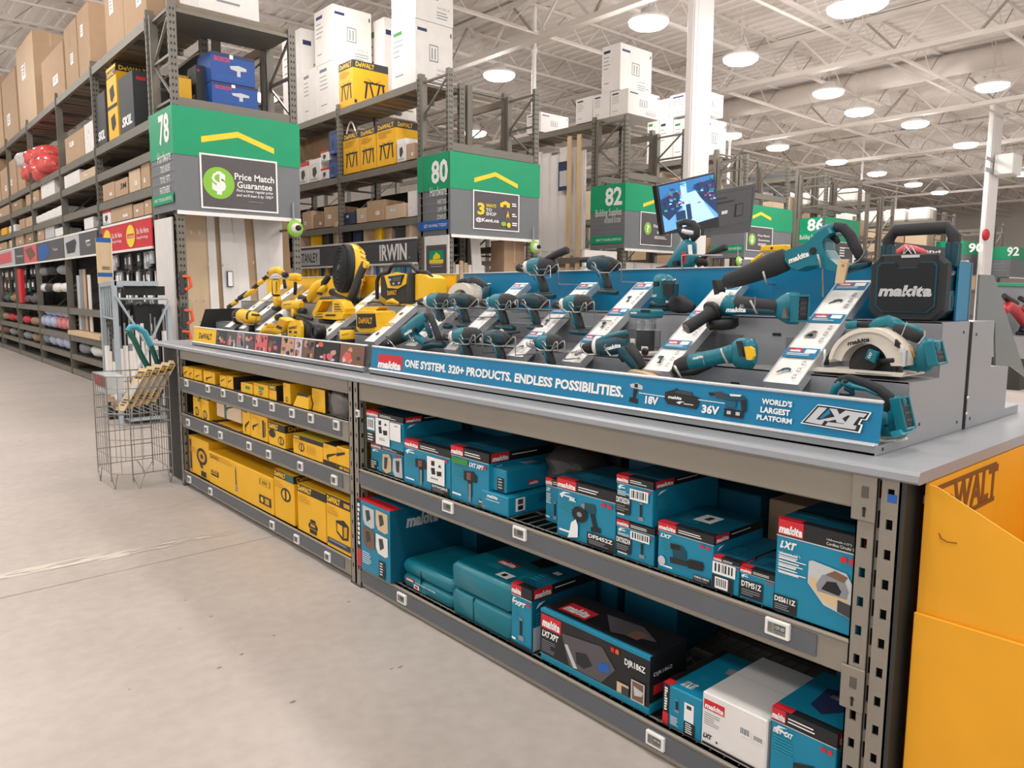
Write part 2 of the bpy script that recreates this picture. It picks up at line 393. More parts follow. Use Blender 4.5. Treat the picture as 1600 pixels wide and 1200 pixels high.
for x, y in EXTRA:
    if min((V((x, y, LZ))-q).length for q in PTS) < 2.5: continue
    o = copy_tree(lp); o.location = (x, y, LZ); tag(o, 'ceiling light added to fill out the rows overhead and far off', 'light', 'hanging warehouse lights overhead')
# thin white drop pipes
for i, (px, y, lab) in enumerate(((833, 14.0, 'thin white drop pipe above aisle 80'), (1348, 16.0, 'thin white drop pipe in front of a ceiling light'), (1139, 17.0, 'thin white drop pipe right of the thick column'), (1404, 20.0, 'thin white drop pipe above the white bundles'), (1468, 24.0, 'short thin drop pipe near the slim column'))):
    q = oy(px, 250, y); b = MB(); b.tube([(q.x, y, 3.0), (q.x, y, ZC+.02)], .055, 'column', 8); b.tube([(q.x, y, 7.2), (q.x, y, 7.3)], .075, 'column', 8)
    tag(b.build('drop_pipe', None, (q.x, y, 3.0)), lab, 'pipe')

# ================================================================== pallet racks
def post(b, x, y, z0, z1, w_=.075, holes=True, m='rack', face=('-y', '-x')):
    b.box(x-w_/2, x+w_/2, y-w_/2, y+w_/2, z0, z1, m)
    b.box(x-w_/2-.012, x+w_/2+.012, y-w_/2-.005, y-w_/2+.003, z0+.002, z1-.002, m)
    if holes:
        z = z0+.12
        while z < z1-.05:
            for s_ in (-.018, .018):
                if '-y' in face: b.box(x+s_-.008, x+s_+.008, y-w_/2-.0065, y-w_/2+.0, z-.014, z+.014, 'black')
                if '-x' in face: b.box(x-w_/2-.002, x-w_/2+.01, y+s_-.008, y+s_+.008, z-.014, z+.014, 'black')
            z += .076
def frame(root, x0, x1, y, z1, holes):
    """a ladder frame across the rack's depth"""
    b = MB(); xa, xb = x0+.04, x1-.04
    post(b, xa, y, 0, z1, .08, holes); post(b, xb, y, 0, z1, .08, holes)
    z = .25
    while z < z1-.6:
        b.bar((xa, y, z), (xb, y, z), .03, .03, 'rack'); b.bar((xa, y, z), (xb, y, z+.6), .025, .025, 'rack'); z += .62
    b.bar((xa, y, z1-.08), (xb, y, z1-.08), .03, .03, 'rack')
    b.build('upright_frame', root)
def rack(x0, x1, ys, levels, label, ztop=4.87, bays=None, holes=2):
    root = empty('pallet_rack', ((x0+x1)/2, ys[0], 0), label, 'rack', 'long rows of pallet racking'); xm = (x0+x1)/2
    for i, y in enumerate(ys):
        frame(root, x0, xm-.04, y, ztop, i < holes)
        if i == 0: frame(root, xm+.04, x1, y, ztop, False)
    for i in range(len(ys)-1):
        ya, yb = ys[i]+.04, ys[i+1]-.04
        for z in levels:
            if bays and not bays(i, z): continue
            hh = .11 if z > .5 else .09
            b = MB(); b.box(x0, x0+.05, ya, yb, z-hh, z, 'rack'); b.box(x0-.006, x0+.056, ya-.01, ya+.012, z-hh-.05, z+.03, 'rack'); b.build('beam', root)
            if i == 0 or z > 4:
                b = MB(); b.box(x1-.05, x1, ya, yb, z-hh, z, 'rack'); b.build('beam', root)
            b = MB(); n = int((yb-ya)/.24)
            for k in range(n):
                yy = ya+(yb-ya)*k/n; b.box(x0+.05, xm-.05, yy, yy+(yb-ya)/n*.82, z-.045, z-.012, 'rack_wood' if z > 2 else 'rack')
            for q in (.3, .7): b.box(x0+.05, xm-.05, ya+(yb-ya)*q-.03, ya+(yb-ya)*q+.03, z-.1, z-.05, 'rack')
            b.build('deck', root)
    return root
def rack_shade(root, x, y0, y1, z0, z1):
    b = MB(); b.box(x-.005, x+.005, y0, y1, z0, z1, 'panel_dark'); b.build('shade_sheet', root)  # added dark sheet, stops light coming through and darkens the rack's inside
YS78 = [10.25, 13.0, 15.5, 18.3, 20.9, 23.5, 26.1, 28.7, 31.3]
rk = rack(3.0, 4.52, YS78, [.1, .36, .71, 1.18, 2.05, 2.45, 2.79, 3.22, 3.6, 4.77], 'tall grey rack of aisle 78 crowded with cartons', 4.87,
     lambda i, z: not (z in (1.18, .71) and i == 0) and not (z == 2.05))
rack_shade(rk, 3.76, 10.3, 31, .1, 4.6)
rk = rack(6.95, 8.74, [10.2, 12.8, 15.4, 18.0, 20.6, 23.2], [.2, 2.3, 2.69, 3.57, 4.75], 'grey rack of aisle 80 with yellow sawhorse cartons', 4.85)
rack_shade(rk, 7.845, 10.3, 23, .1, 3.3)
rack(10.92, 12.7, [10.2, 12.9, 15.6, 18.3, 21.0], [.2, 2.2, 4.72], 'grey rack of aisle 82 holding upright white doors', 4.8)
rack(14.9, 16.7, [10.2, 12.9, 15.6, 18.3], [.2, 1.9, 3.4, 4.6], 'grey rack of aisle 84 behind the thick white column', 4.7, None, 0)
rack(18.5, 20.4, [10.2, 12.9, 15.6, 18.3], [.2, 1.7, 3.2, 4.5], 'grey rack of aisle 86 half hidden by the saw', 4.7, None, 0)
rack(22.5, 24.3, [10.2, 12.9, 15.6, 18.3], [.2, 1.7, 3.2, 4.2], 'far grey rack stacked with white bundles', 4.4, None, 0)
rack(27.5, 29.3, [10.2, 12.9, 15.6, 18.3], [.2, 1.7, 3.0, 4.0], 'far grey rack behind the slim column', 4.3, None, 0)
rack(32.4, 34.4, [10.2, 12.9, 15.6, 18.3], [.2, 1.7, 3.0, 4.0], 'farthest grey rack of aisle 92', 4.3, None, 0)

def endcap(x0, x1, label, ztop=4.78, z0=0):
    r = empty('end_rack', ((x0+x1)/2, 9.8, 0), label, 'rack', 'end racks under the aisle signs')
    for x in (x0+.035, x1-.035):
        b = MB(); post(b, x, 9.43, z0, ztop, .07); post(b, x, 10.1, z0, ztop, .07, False)
        for z in (.3, 1.2, 2.3, 3.7, 4.2): b.bar((x, 9.43, z), (x, 10.1, z), .03, .03, 'rack'); b.bar((x, 10.1 if z > 4 else 9.43, z), (x, 9.43 if z > 4 else 10.1, z+.5), .025, .025, 'rack')
        b.bar((x, 9.43, ztop-.08), (x, 10.1, ztop-.08), .03, .03, 'rack')
        b.build('upright_frame', r)
    for z in (.15, 3.72):
        b = MB(); b.box(x0+.07, x1-.07, 9.4, 9.45, z-.12, z, 'rack'); b.build('beam', r)
        b = MB(); b.box(x0+.07, x1-.07, 10.08, 10.13, z-.12, z, 'rack'); b.build('beam', r)
    b = MB()
    for k in range(6): b.box(x0+.07+k*(x1-x0-.14)/6, x0+.06+(k+1)*(x1-x0-.14)/6, 9.45, 10.08, .11, .14, 'rack_wood')
    b.build('deck', r)
    return r
endcap(3.0, 4.52, 'perforated end rack carrying the price match sign')
endcap(6.93, 8.74, 'perforated end rack carrying the ways to shop sign')
endcap(10.92, 12.75, 'perforated end rack carrying the building supplies sign', 4.72)
endcap(14.9, 16.7, 'end rack right of the thick white column', 4.5)
endcap(18.5, 20.4, 'end rack behind the large reciprocating saw', 4.5)

# ------------------------------------------------------------------ aisle signs
def sign(x0, x1, z0, z1, label, num, numpx, y0=9.36, y1=10.22, green=.465, front=None, side=None):
    r = empty('aisle_sign', ((x0+x1)/2, (y0+y1)/2, z0), label, 'sign', 'green and grey aisle signs')
    b = MB(); b.box(x0-.02, x1, y0, y0+.022, z0, z1, 'sign_grey'); b.build('front_panel', r)
    for xa in (x0-.02, x1-.002):
        b = MB(); b.box(xa, xa+.012, y0+.022, y1, z0, z1, 'sign_grey'); b.build('side_panel', r)
    zg = z1-(z1-z0)*green
    b = MB(); b.box(x0-.026, x1+.013, y0-.006, y0, zg, z1+.004, 'sign_green'); b.box(x0-.026, x0-.02, y0, y1, zg, z1+.004, 'sign_green'); b.build('green_header', r)
    b = MB(); b.box(x0-.01, x1, y0-.014, y0, z0-.045, z0, 'white'); b.build('white_edge', r)
    b = MB(); F = Pr(b, (x0-.02, y0-.007, z1), (x1-x0+.02, 0, 0), (0, 0, z0-z1), (0, -1, 0), .002)
    if front: front(F); b.build('front_print', r)
    b = MB(); S = Pr(b, (x0-.027, y1, z1), (0, y0-y1, 0), (0, 0, z0-z1), (-1, 0, 0), .002)
    S.text(num, *S.R(*numpx), 'white_print', .03)
    if side: side(S)
    b.build('side_print', r); return r
def roof_mark(F, pts, t):
    # the yellow roof line: left end, peak, right end in pixels
    (ax, ay), (bx, by), (cx, cy) = [F.at(*p) for p in pts]
    F.poly([(ax, ay), (bx, by), (cx, cy), (cx, cy+t), (bx, by+t), (ax, ay+t)], 'sign_yellow')
def f78(F):
    roof_mark(F, ((314, 213), (371, 206), (428, 232)), .058)
    q = F.R(311, 238, 435, 334); F.rect(*q, 'white_print'); t = .014
    F.rect(q[0]+t, q[1]+t*1.2, q[2]-t, q[3]-t*1.2, 'plaque')
    a = F.at(342, 286); F.disc(a[0], a[1], .122, .158, 'lime', 28); F.text('$', a[0]-.055, a[1]-.115, a[0]+.055, a[1]+.115, 'white_print', .06)
    F.text('Price Match', *F.R(366, 270, 428, 287), 'white_print', .02); F.text('Guarantee', *F.R(370, 283, 425, 299), 'white_print', .02)
    F.text('Find a lower regular price', *F.R(369, 295, 426, 306), 'white_print', .015, .25); F.text("and we'll beat it by 10%!*", *F.R(369, 302, 427, 313), 'white_print', .015, .25)
    F.rect(*F.R(388, 315, 411, 318), 'grey_print')
def s78(S):
    S.text('Hardware', *S.R(246, 240, 267, 250), 'white_print', .0)
    for i, (t, y) in enumerate((('TOOL BOXES', 262), ('TOOL SETS', 279), ('FASTENERS', 295))): S.rect(0, S.at(252, y-8)[1], 1, S.at(252, y-8)[1]+.006, 'grey_print'); S.text(t, *S.R(251, y-1, 267, y+5), 'white_print', 0)
    a = S.at(238, 309)[1]; S.rect(.04, a, .97, a+.1, 'sign_green'); S.text('PAINT  TOOLING & RENTALS', .15, a+.035, .9, a+.07, 'white_print', 0)
sign(3.0, 4.525, 2.43, 3.61, 'aisle 78 sign with the price match guarantee poster', '78', (247, 182, 265, 222), front=f78, side=s78, green=.46)
def f80(F):
    roof_mark(F, ((741, 278), (774, 269), (809, 288)), .055)
    q = F.R(739, 296, 811, 363); F.rect(*q, 'white_print'); t = .012; F.rect(q[0]+t, q[1]+t*1.2, q[2]-t, q[3]-t*1.2, 'plaque')
    F.text('3', *F.R(746, 316, 757, 336), 'sign_yellow', .04); F.text('WAYS', *F.R(759, 318, 775, 325), 'sign_yellow', .02); F.text('TO', *F.R(759, 325, 768, 331), 'white_print', .02); F.text('SHOP', *F.R(759, 331, 775, 338), 'white_print', .02)
    F.text('@Kent.ca', *F.R(743, 339, 779, 350), 'white_print', .03)
    F.rect(*F.R(781, 317, 796, 325), 'sign_yellow'); F.poly([F.at(780, 318), F.at(789, 314), F.at(797, 319)], 'sign_yellow'); F.rect(*F.R(786, 320, 791, 326), 'plaque')
    a = F.at(793, 332); F.disc(a[0], a[1], .008, .012, 'sign_yellow', 10); F.poly([F.at(791, 334), F.at(794, 334), F.at(795, 342), F.at(792.5, 338), F.at(790, 342)], 'sign_yellow')
    a = F.at(786, 350); F.disc(a[0], a[1], .03, .03, 'lime', 14); a = F.at(794, 352); F.disc(a[0], a[1], .022, .034, 'sign_yellow', 14)
    for y in (320, 336, 350): F.lines(*F.R(799, y-2, 807, y+5), 2, 'white_print', .6, y)
def s80(S):
    S.text('Hardware', *S.R(672, 293, 698, 304), 'white_print', .0)
    for t, y in (('HAND TOOLS', 313), ('CLAMPS / VISES', 325), ('STAPLES', 337)): S.rect(0, S.at(680, y-7)[1], 1, S.at(680, y-7)[1]+.006, 'grey_print'); S.text(t, *S.R(684, y-1, 698, y+4.5), 'white_print', 0)
    a = S.at(662, 347)[1]; S.rect(.04, a, .97, a+.115, 'sign_blue'); S.text('GET AN HVAC TODAY', .22, a+.04, .92, a+.08, 'white_print', .0)
sign(6.95, 8.74, 2.37, 3.58, 'aisle 80 sign with the 3 ways to shop poster', '80', (674, 252, 700, 284), front=f80, side=s80, green=.44)
def f82(F):
    roof_mark(F, ((1005, 318), (1028, 310), (1052, 322)), .055)
    q = F.R(1001, 330, 1049, 386); F.rect(*q, 'white_print'); t = .012; F.rect(q[0]+t, q[1]+t*1.2, q[2]-t, q[3]-t*1.2, 'plaque')
    a = F.at(1012, 357); F.disc(a[0], a[1], .056, .1, 'lime', 22); F.text('?', a[0]-.022, a[1]-.06, a[0]+.022, a[1]+.06, 'white_print', .03)
    F.text('Not sure how', *F.R(1021, 350, 1046, 358), 'white_print', .02); F.text('to do it?', *F.R(1026, 360, 1044, 367), 'white_print', .02); F.lines(*F.R(1022, 369, 1045, 376), 2, 'white_print', .5, 3)
def s82(S):
    S.text('Building Supplies', *S.R(931, 328, 971, 339), 'white_print', .0); S.text('INTERIOR DOORS', *S.R(945, 342, 970, 347), 'white_print', 0)
    for y in (350, 356, 362): S.rect(.03, S.at(950, y)[1], .97, S.at(950, y)[1]+.004, 'grey_print')
    a = S.at(930, 370)[1]; S.rect(.03, a, .97, a+.12, 'sign_green'); S.text('PAINT TOOLING & RENTALS', .2, a+.04, .93, a+.08, 'white_print', 0)
sign(10.92, 12.75, 2.33, 3.51, 'aisle 82 building supplies sign partly behind the lit screen', '82', (946, 294, 972, 320), front=f82, side=s82, green=.42)
def f84(F):
    roof_mark(F, ((1176, 337), (1189, 331), (1205, 340)), .06)
    q = F.R(1167, 352, 1206, 394); F.rect(*q, 'white_print'); t = .014; F.rect(q[0]+t, q[1]+t, q[2]-t, q[3]-t, 'plaque')
    a = F.at(1175, 374); F.disc(a[0], a[1], .07, .11, 'lime', 20); F.text('$', a[0]-.03, a[1]-.07, a[0]+.03, a[1]+.07, 'white_print', .05)
    F.text('Price Match', *F.R(1184, 366, 1202, 371), 'white_print', .02); F.text('Guarantee', *F.R(1184, 373, 1202, 378), 'white_print', .02); F.lines(*F.R(1184, 380, 1202, 386), 2, 'white_print', .5, 4)
def s84(S):
    a = S.at(1100, 385)[1]; S.rect(.03, a, .97, a+.13, 'sign_green'); S.text('PAINT TOOLING & RENTALS', .2, a+.045, .93, a+.09, 'white_print', 0)
sign(14.9, 16.85, 2.3, 3.45, 'aisle 84 sign behind the dark screen back', '84', (1130, 310, 1152, 330), front=f84, side=s84, green=.45)
def f86(F):
    q = F.R(1303, 377, 1338, 412); F.rect(*q, 'white_print'); t = .012; F.rect(q[0]+t, q[1]+t, q[2]-t, q[3]-t, 'plaque'); F.lines(*F.R(1312, 386, 1332, 404), 4, 'white_print', .5, 6)
def s86(S): S.text('Building Supplies', *S.R(1250, 367, 1284, 375), 'white_print', 0); S.lines(.3, .6, .95, .9, 3, 'grey_print', .3, 5)
sign(18.53, 20.3, 2.2, 3.42, 'aisle 86 sign behind the large reciprocating saw', '86', (1262, 342, 1287, 360), front=f86, side=s86, green=.5)
def s9(S): S.lines(.1, .55, .9, .85, 3, 'grey_print', .3, 5)
sign(27.9, 29.8, 2.2, 3.3, 'far aisle sign half hidden by the slim white column', '90', (1514, 380, 1536, 394), side=s9, green=.4)
sign(32.7, 34.6, 2.2, 3.32, 'aisle 92 sign, farthest to the right', '92', (1574, 386, 1592, 400), side=s9, green=.42)

# ------------------------------------------------------------------ cartons: body + print
def frames(b, d, w_, h):
    return (Pr(b, (-d/2, w_/2, h), (0, -w_, 0), (0, 0, -h), (-1, 0, 0)), Pr(b, (-d/2, -w_/2, h), (d, 0, 0), (0, 0, -h), (0, -1, 0)),
            Pr(b, (d/2, w_/2, h), (0, -w_, 0), (-d, 0, 0), (0, 0, 1)))
def carton(name, label, cat, xf, y0, y1, z0, z1, d, body, style=None, group=None, rz=0.0, bev=.004, **kw):
    if y0 > y1: y0, y1 = y1, y0
    w_, h = y1-y0, z1-z0
    b = MB(); b.box(-d/2, d/2, -w_/2, w_/2, 0, h, body, bev)
    o = b.build(name); o.location = (xf+d/2, (y0+y1)/2, z0); o.rotation_euler.z = rz
    tag(o, label, cat, group)
    if style:
        bs = [MB(), MB(), MB()]; style(*[frames(k_, d, w_, h)[j] for j, k_ in enumerate(bs)], **kw)
        for k_, nm in zip(bs, ('front_print', 'side_print', 'top_print')):
            if k_.f: q = k_.build(nm, fix=False); q.parent = o
    return o
def pbox(name, label, cat, pl, pr, pt, z0, xf, d, body, style=None, group=None, rz=0.0, bev=.004, pyr=None, **kw):
    """carton whose front face spans pixels pl..pr at plane xf, with its top left corner at pixel row pt"""
    a = ox(pl, pt, xf); c = ox(pr, pyr if pyr else pt+(pr-pl)*.25, xf)
    return carton(name, label, cat, xf, c.y, a.y, z0, a.z, d, body, style, group, rz, bev, **kw)
def st_kraft(F, S, T, seed=1, label=True):
    rn = random.Random(seed)
    F.rect(.0, .0, 1, .012, 'kraft_dk'); T.rect(.46, 0, .54, 1, 'kraft_lt'); S.rect(.47, 0, .53, .16, 'kraft_lt')
    if label:
        a, c = rn.uniform(.15, .6), rn.uniform(.2, .6); F.rect(a, c, a+.22, c+.18, 'white_print'); F.lines(a+.03, c+.03, a+.19, c+.15, 3, 'grey_print', .4, seed)
    if seed % 2: F.rect(.44, .25, .47, .37, 'kraft_dk'); S.lines(.2, .5, .6, .7, 2, 'kraft_dk', .4, seed)
def st_white(F, S, T, seed=1, logo=True):
    if logo: F.rect(.1, .1, .45, .16, 'navy_print' if seed % 2 else 'green_print')
    F.lines(.1, .24, .5, .56, 4, 'grey_print', .22, seed); F.lines(.15, .8, .5, .84, 1, 'grey_print', .5, seed)
    if logo: S.rect(.05, .12, .3, .17, 'navy_print')
    S.ring(.36, .35, .6, .62, .02, 'grey_print'); S.rect(.42, .4, .45, .58, 'grey_print'); S.rect(.5, .4, .53, .58, 'grey_print')
    S.text('THIS SIDE UP', .55, .72, .9, .755, 'grey_print', 0); S.lines(.55, .8, .92, .94, 3, 'grey_print', .35, seed+1); S.rect(.93, .1, .96, .17, 'black')
def st_sawhorse(F, S, T, seed=1):
    for P in (F, S):
        P.rect(0, 0, 1, .17, 'grey_dark'); P.text('DeWALT', .08, .03, .6 if P is S else .9, .14, 'dw_yellow', .03)
        q = (.3, .35, .9, .82) if P is S else (.15, .42, .88, .85)
        a, c, e, g = q; m = lambda x, y: (a+(e-a)*x, c+(g-c)*y)
        for l in (((0, .18), (1, .18), (1, .27), (0, .27)), ((.1, .27), (.2, .27), (.1, 1), (.02, 1)), ((.25, .27), (.33, .27), (.5, 1), (.42, 1)), ((.7, .27), (.78, .27), (.62, 1), (.54, 1)), ((.86, .27), (.95, .27), (1, 1), (.92, 1)), ((.1, 0), (.2, .05), (.5, .2), (.42, .2)), ((.9, 0), (.8, .05), (.5, .2), (.58, .2))):
            P.poly([m(*p) for p in l], 'dw_print')
    F.lines(.1, .2, .8, .36, 4, 'dw_deep', .4, seed); S.rect(.03, .88, .1, .95, 'dw_print')
def st_label(F, S, T, seed=1, band='red', txt=None):
    F.rect(0, 0, 1, .2, band); S.rect(0, 0, 1, .2, band); F.poly([(.3, .4), (.6, .35), (.7, .6), (.45, .85), (.3, .7)], 'grey_dark'); F.lines(.1, .86, .8, .96, 2, 'grey_print', .5, seed)
    if txt: F.text(txt, .06, .04, .8, .16, 'white_print', .03)
def st_skil(F, S, T, seed=1):
    F.text('SKIL', .15, .72, .85, .9, 'white_print', .04, .2); F.rect(.1, .05, .6, .12, 'grey_dark'); S.poly([(.3, .3), (.6, .25), (.75, .5), (.4, .6)], 'grey_dark'); S.rect(.08, .1, .3, .16, 'red')
    F.poly([(.3, .3), (.7, .28), (.75, .5), (.35, .6)], 'grey_dark')
def st_dwplain(F, S, T, seed=1):
    F.rect(0, .05, 1, .15, 'dw_print'); F.text('DeWALT', .1, .065, .9, .135, 'dw_yellow', .03); F.poly([(.3, .3), (.7, .26), (.8, .42), (.5, .5), (.35, .45)], 'dw_print'); F.rect(0, .53, 1, .58, 'dw_print'); F.poly([(.3, .7), (.7, .66), (.8, .82), (.5, .9), (.35, .85)], 'dw_print')
    S.rect(0, 0, 1, .1, 'dw_print'); S.text('DeWALT', .08, .02, .8, .085, 'dw_yellow', .03)

G78 = 'cartons on the aisle 78 rack'; X7 = 3.03
# top of the aisle 78 rack
for i, (pl, pr, pt, d, lab) in enumerate([
    (189, 224, -60, .62, 'tallest brown carton on the rack top beside the near upright'), (160, 188, -48, .62, 'tall brown carton second from the near end of the rack top'),
    (119, 137, 21, .6, 'narrow brown carton on the rack top with a plain near side'), (99, 118, 47, .6, 'brown carton with hand slots on the rack top'), (64, 98, 99, .58, 'wide low brown carton with hand slots on the rack top'),
    (24, 50, 80, .6, 'yellowish tall brown carton on the rack top'), (2, 23, 130, .6, 'brown carton at the left photo edge on the rack top'), (-25, 0, 150, .6, 'brown carton leaving the photo at its left edge')]):
    pbox('carton', lab, 'box', pl, pr, pt, 4.79, X7, d, 'kraft' if i != 5 else 'mdf', st_kraft, G78, seed=i+2, pyr=pt-(pr-pl)*.7)
# shelf at 3.6 m
Z = 3.62
pbox('carton', 'black power tool carton standing tall next to the 78 sign', 'box', 184, 206, 125, Z, X7, .55, 'grey_dark', st_skil, None, seed=1, pyr=108)
pbox('carton', 'black power tool carton left of the yellow one', 'box', 148, 163, 152, Z, X7, .5, 'grey_dark', st_skil, None, seed=2, pyr=146)
pbox('carton', 'tall yellow tool carton between the two black ones', 'box', 165, 180, 110, Z, X7, .5, 'box_yellow', st_dwplain, None, seed=2, pyr=103)
pbox('carton', 'pale grey carton left of the black power tool carton', 'box', 131, 146, 196, Z, X7, .4, 'carton_white', st_kraft, None, seed=3, pyr=190)
pbox('carton', 'large plain brown carton on the upper shelf by the red bags', 'box', 101, 130, 218, Z, X7, .5, 'kraft', st_kraft, G78, seed=4, pyr=203)
def bag(name, label, px, py, X, rx, ry, rz_, m, group=None, seed=1, cat='bag', jit=.86):
    c = ox(px, py, X); b = MB(); rn = random.Random(seed); rr = []
    n, mm = 9, 12
    for i in range(n+1):
        t = math.pi*i/n; ring = []
        for k in range(mm):
            q = 2*math.pi*k/mm; f = rn.uniform(jit, 1.08)
            pw = .6 if jit > .7 else 1.1; sx, sy = math.sin(t)**pw*math.cos(q), math.sin(t)**pw*math.sin(q)
            ring.append(V((c.x+rx*sx*f, c.y+ry*sy*f, c.z+rz_*(math.copysign(abs(math.cos(t))**.8, math.cos(t)))*rn.uniform(.93, 1.05))))
        rr.append(ring)
    b.rings(rr, m, True); return tag(b.build(name, None, (c.x, c.y, c.z-rz_)), label, cat, group)
mat('red_plastic', '#d8544f', .2, 0, .5, 9, .5, 14); mat('clear_bag', '#cfc8c6', .15, 0, .3, 12, .6, 18); mat('dark_bag', '#4a4643', .25, 0, .3, 12, .5, 18)
for i, (px, py, m_) in enumerate(((49, 252, 'clear_bag'), (62, 248, 'red_plastic'), (78, 243, 'red_plastic'), (70, 262, 'red_plastic'), (83, 258, 'red_plastic'), (57, 272, 'red_plastic'), (76, 272, 'red_plastic'))):
    bag('plastic_bag', ('clear wrapped bag left of the red bags' if i == 0 else 'shiny red plastic bag in the pile beside the large brown carton'), px, py, X7+.15, .3, .38, .17, m_, 'red bags on the upper shelf' if i else None, i)
for i, (pl, pr, pt) in enumerate(((26, 37, 250), (12, 24, 255), (0, 11, 268), (-20, -2, 262))):
    pbox('carton', 'small brown carton left of the red bags', 'box', pl, pr, pt, Z, X7, .4, 'kraft', st_kraft, 'small cartons left of the red bags', seed=i, pyr=pt)
# shelf at 3.22
Z = 3.24
for i, (pl, pr, pt, m_) in enumerate(((126, 148, 270, 'kraft_lt'), (100, 124, 276, 'carton_white'), (63, 84, 282, 'carton_white'), (40, 60, 306, 'kraft'), (18, 34, 318, 'kraft_dk'), (-8, 14, 330, 'kraft'))):
    pbox('carton', ['pale brown carton low between the upper shelves', 'white wrapped bundle between the upper shelves', 'white carton under the red bags', 'brown carton under the red bags', 'darker brown carton far along the third shelf', 'brown carton at the left photo edge, third shelf'][i], 'box', pl, pr, pt, Z, X7, .4, m_, st_kraft, None, seed=i+3, pyr=pt-5)
def st_3m(F, S, T, seed=1): st_kraft(F, S, T, 2, False); F.text('3M', .45, .25, .9, .6, 'black', .03)
Z = 2.81
for i, (pl, pr, pt, stl, lab) in enumerate(((160, 178, 290, st_kraft, 'small brown carton left of the one with two large black characters'), (179, 199, 284, st_3m, 'small brown carton marked with two large black characters'), (201, 218, 269, st_kraft, 'taller pale brown carton right of the one with two black characters'), (220, 233, 258, st_kraft, 'tallest small carton touching the 78 sign'))):
    pbox('carton', lab, 'box', pl, pr, pt, Z, X7, .35, 'kraft' if i != 2 else 'kraft_lt', stl, None, seed=i*2+2, pyr=pt-3)
for i in range(5):
    pl = 56+i*8; pbox('tote', 'pale grey bin in the even row on the fourth shelf', 'bin', pl, pl+7.4, 338-i*3.7, Z, X7, .4, 'carton_white', None, 'row of pale grey bins', bev=.02, pyr=336-i*3.6)
for i, (pl, pr, pt, m_) in enumerate(((30, 38, 344, 'kraft'), (40, 50, 341, 'mdf'), (14, 24, 354, 'carton_white'), (2, 10, 358, 'box_yellow'), (-15, -2, 364, 'kraft'))):
    pbox('carton', 'small carton far along the fourth shelf', 'box', pl, pr, pt, Z, X7, .35, m_, None, 'far small cartons, fourth shelf', pyr=pt-2)
Z = 2.47
for i, (pl, pr, pt, stl, lab) in enumerate(((160, 172, 330, st_label, 'small white labelled carton above the red banner'), (173, 206, 328, st_kraft, 'wide brown carton with a white label above the red banner'), (208, 224, 320, st_kraft, 'brown carton with a small label above the red banner'), (225, 236, 314, st_kraft, 'open brown carton touching the 78 sign, lowest shelf'))):
    pbox('carton', lab, 'box', pl, pr, pt, Z, X7, .35, 'kraft' if i else 'carton_white', stl, None, seed=i+1, pyr=pt-3)
for i, (pl, pr, pt, m_) in enumerate(((131, 145, 342, 'carton_white'), (146, 153, 346, 'grey_print'), (70, 84, 356, 'silver_label'), (86, 98, 358, 'carton_white'), (58, 68, 360, 'kraft'), (40, 52, 366, 'kraft_dk'), (24, 36, 370, 'kraft'), (14, 22, 376, 'kraft_lt'), (-6, 10, 382, 'kraft'))):
    pbox('carton', ['white upright carton above the grey banner', 'grey carton above the grey banner', 'silver carton above the blue banner', 'white carton above the blue banner', 'tan carton left of the silver one', 'dark brown carton above the far banners', 'brown carton above the far banners', 'pale brown carton above the far banners', 'brown carton at the left edge above the far banners'][i], 'box', pl, pr, pt, Z, X7, .3, m_, st_kraft if i > 3 else None, None, **({'seed': i} if i > 3 else {}), pyr=pt-2)
# banners on the rack face
def banner(pl, pr, body, draw, label, zt=2.41, zb=2.055, X=2.975, cat='sign', edge=True):
    a = ox(pl, 380, X); c = ox(pr, 380, X); r = empty('rack_banner', (X, (a.y+c.y)/2, zb), label, cat, 'banners along the racks')
    b = MB(); b.box(X, X+.015, c.y, a.y, zb, zt, body); b.build('board', r)
    if edge: b = MB(); b.box(X-.006, X+.016, c.y, a.y, zt, zt+.03, 'white'); b.box(X-.006, X+.016, c.y, a.y, zb-.03, zb, 'white'); b.build('edge_rail', r)
    b = MB(); F = Pr(b, (X, a.y, zt), (0, c.y-a.y, 0), (0, 0, zb-zt), (-1, 0, 0), .002); draw(F); b.build('printing', r, fix=False)
def d_red(F):
    for c in (.12, .62):
        F.disc(c, .52, .085, .42, 'sign_yellow', 22); F.rect(c-.07, .44, c+.07, .6, 'red'); F.text('Command', c-.065, .47, c+.065, .58, 'white_print', 0)
    for c in (.24, .745): F.text('Do. No Harm.', c, .3, c+.22, .5, 'white_print', .01); F.text('Damage-Free Hanging', c, .58, c+.2, .72, 'white_print', 0)
banner(160, 238, 'red', d_red, 'red banner with yellow discs hung below the small cartons')
banner(124, 152, 'sign_dark', lambda F: (F.rect(.38, .35, .62, .42, 'white_print'), F.text('Tape', .38, .46, .64, .66, 'white_print', 0)), 'dark grey banner reading tape')
banner(100, 123.5, 'silver_label', lambda F: F.poly([(.12, .3), (.75, .18), (.85, .35), (.7, .8), (.2, .82)], 'grey_dark'), 'light grey banner with a dark picture')
banner(57, 99, 'sign_dark', lambda F: (F.poly([(.06, .2), (.4, .08), (.5, .6), (.3, .95), (.08, .9)], 'sign_blue'), F.text('Tarps', .62, .42, .8, .6, 'white_print', 0)), 'dark banner with a blue picture')
banner(22, 56.5, 'sign_dark', lambda F: (F.rect(.45, 0, 1, 1, 'pink'), F.poly([(.5, .2), (.8, .1), (.95, .6), (.7, .9)], 'brown_print'), F.text('Safety', .08, .45, .4, .6, 'white_print', 0)), 'banner half dark and half pink')
banner(-20, 21.5, 'silver_label', lambda F: F.poly([(.1, .2), (.9, .1), (.9, .8), (.2, .9)], 'pink'), 'pale pink banner at the left photo edge')
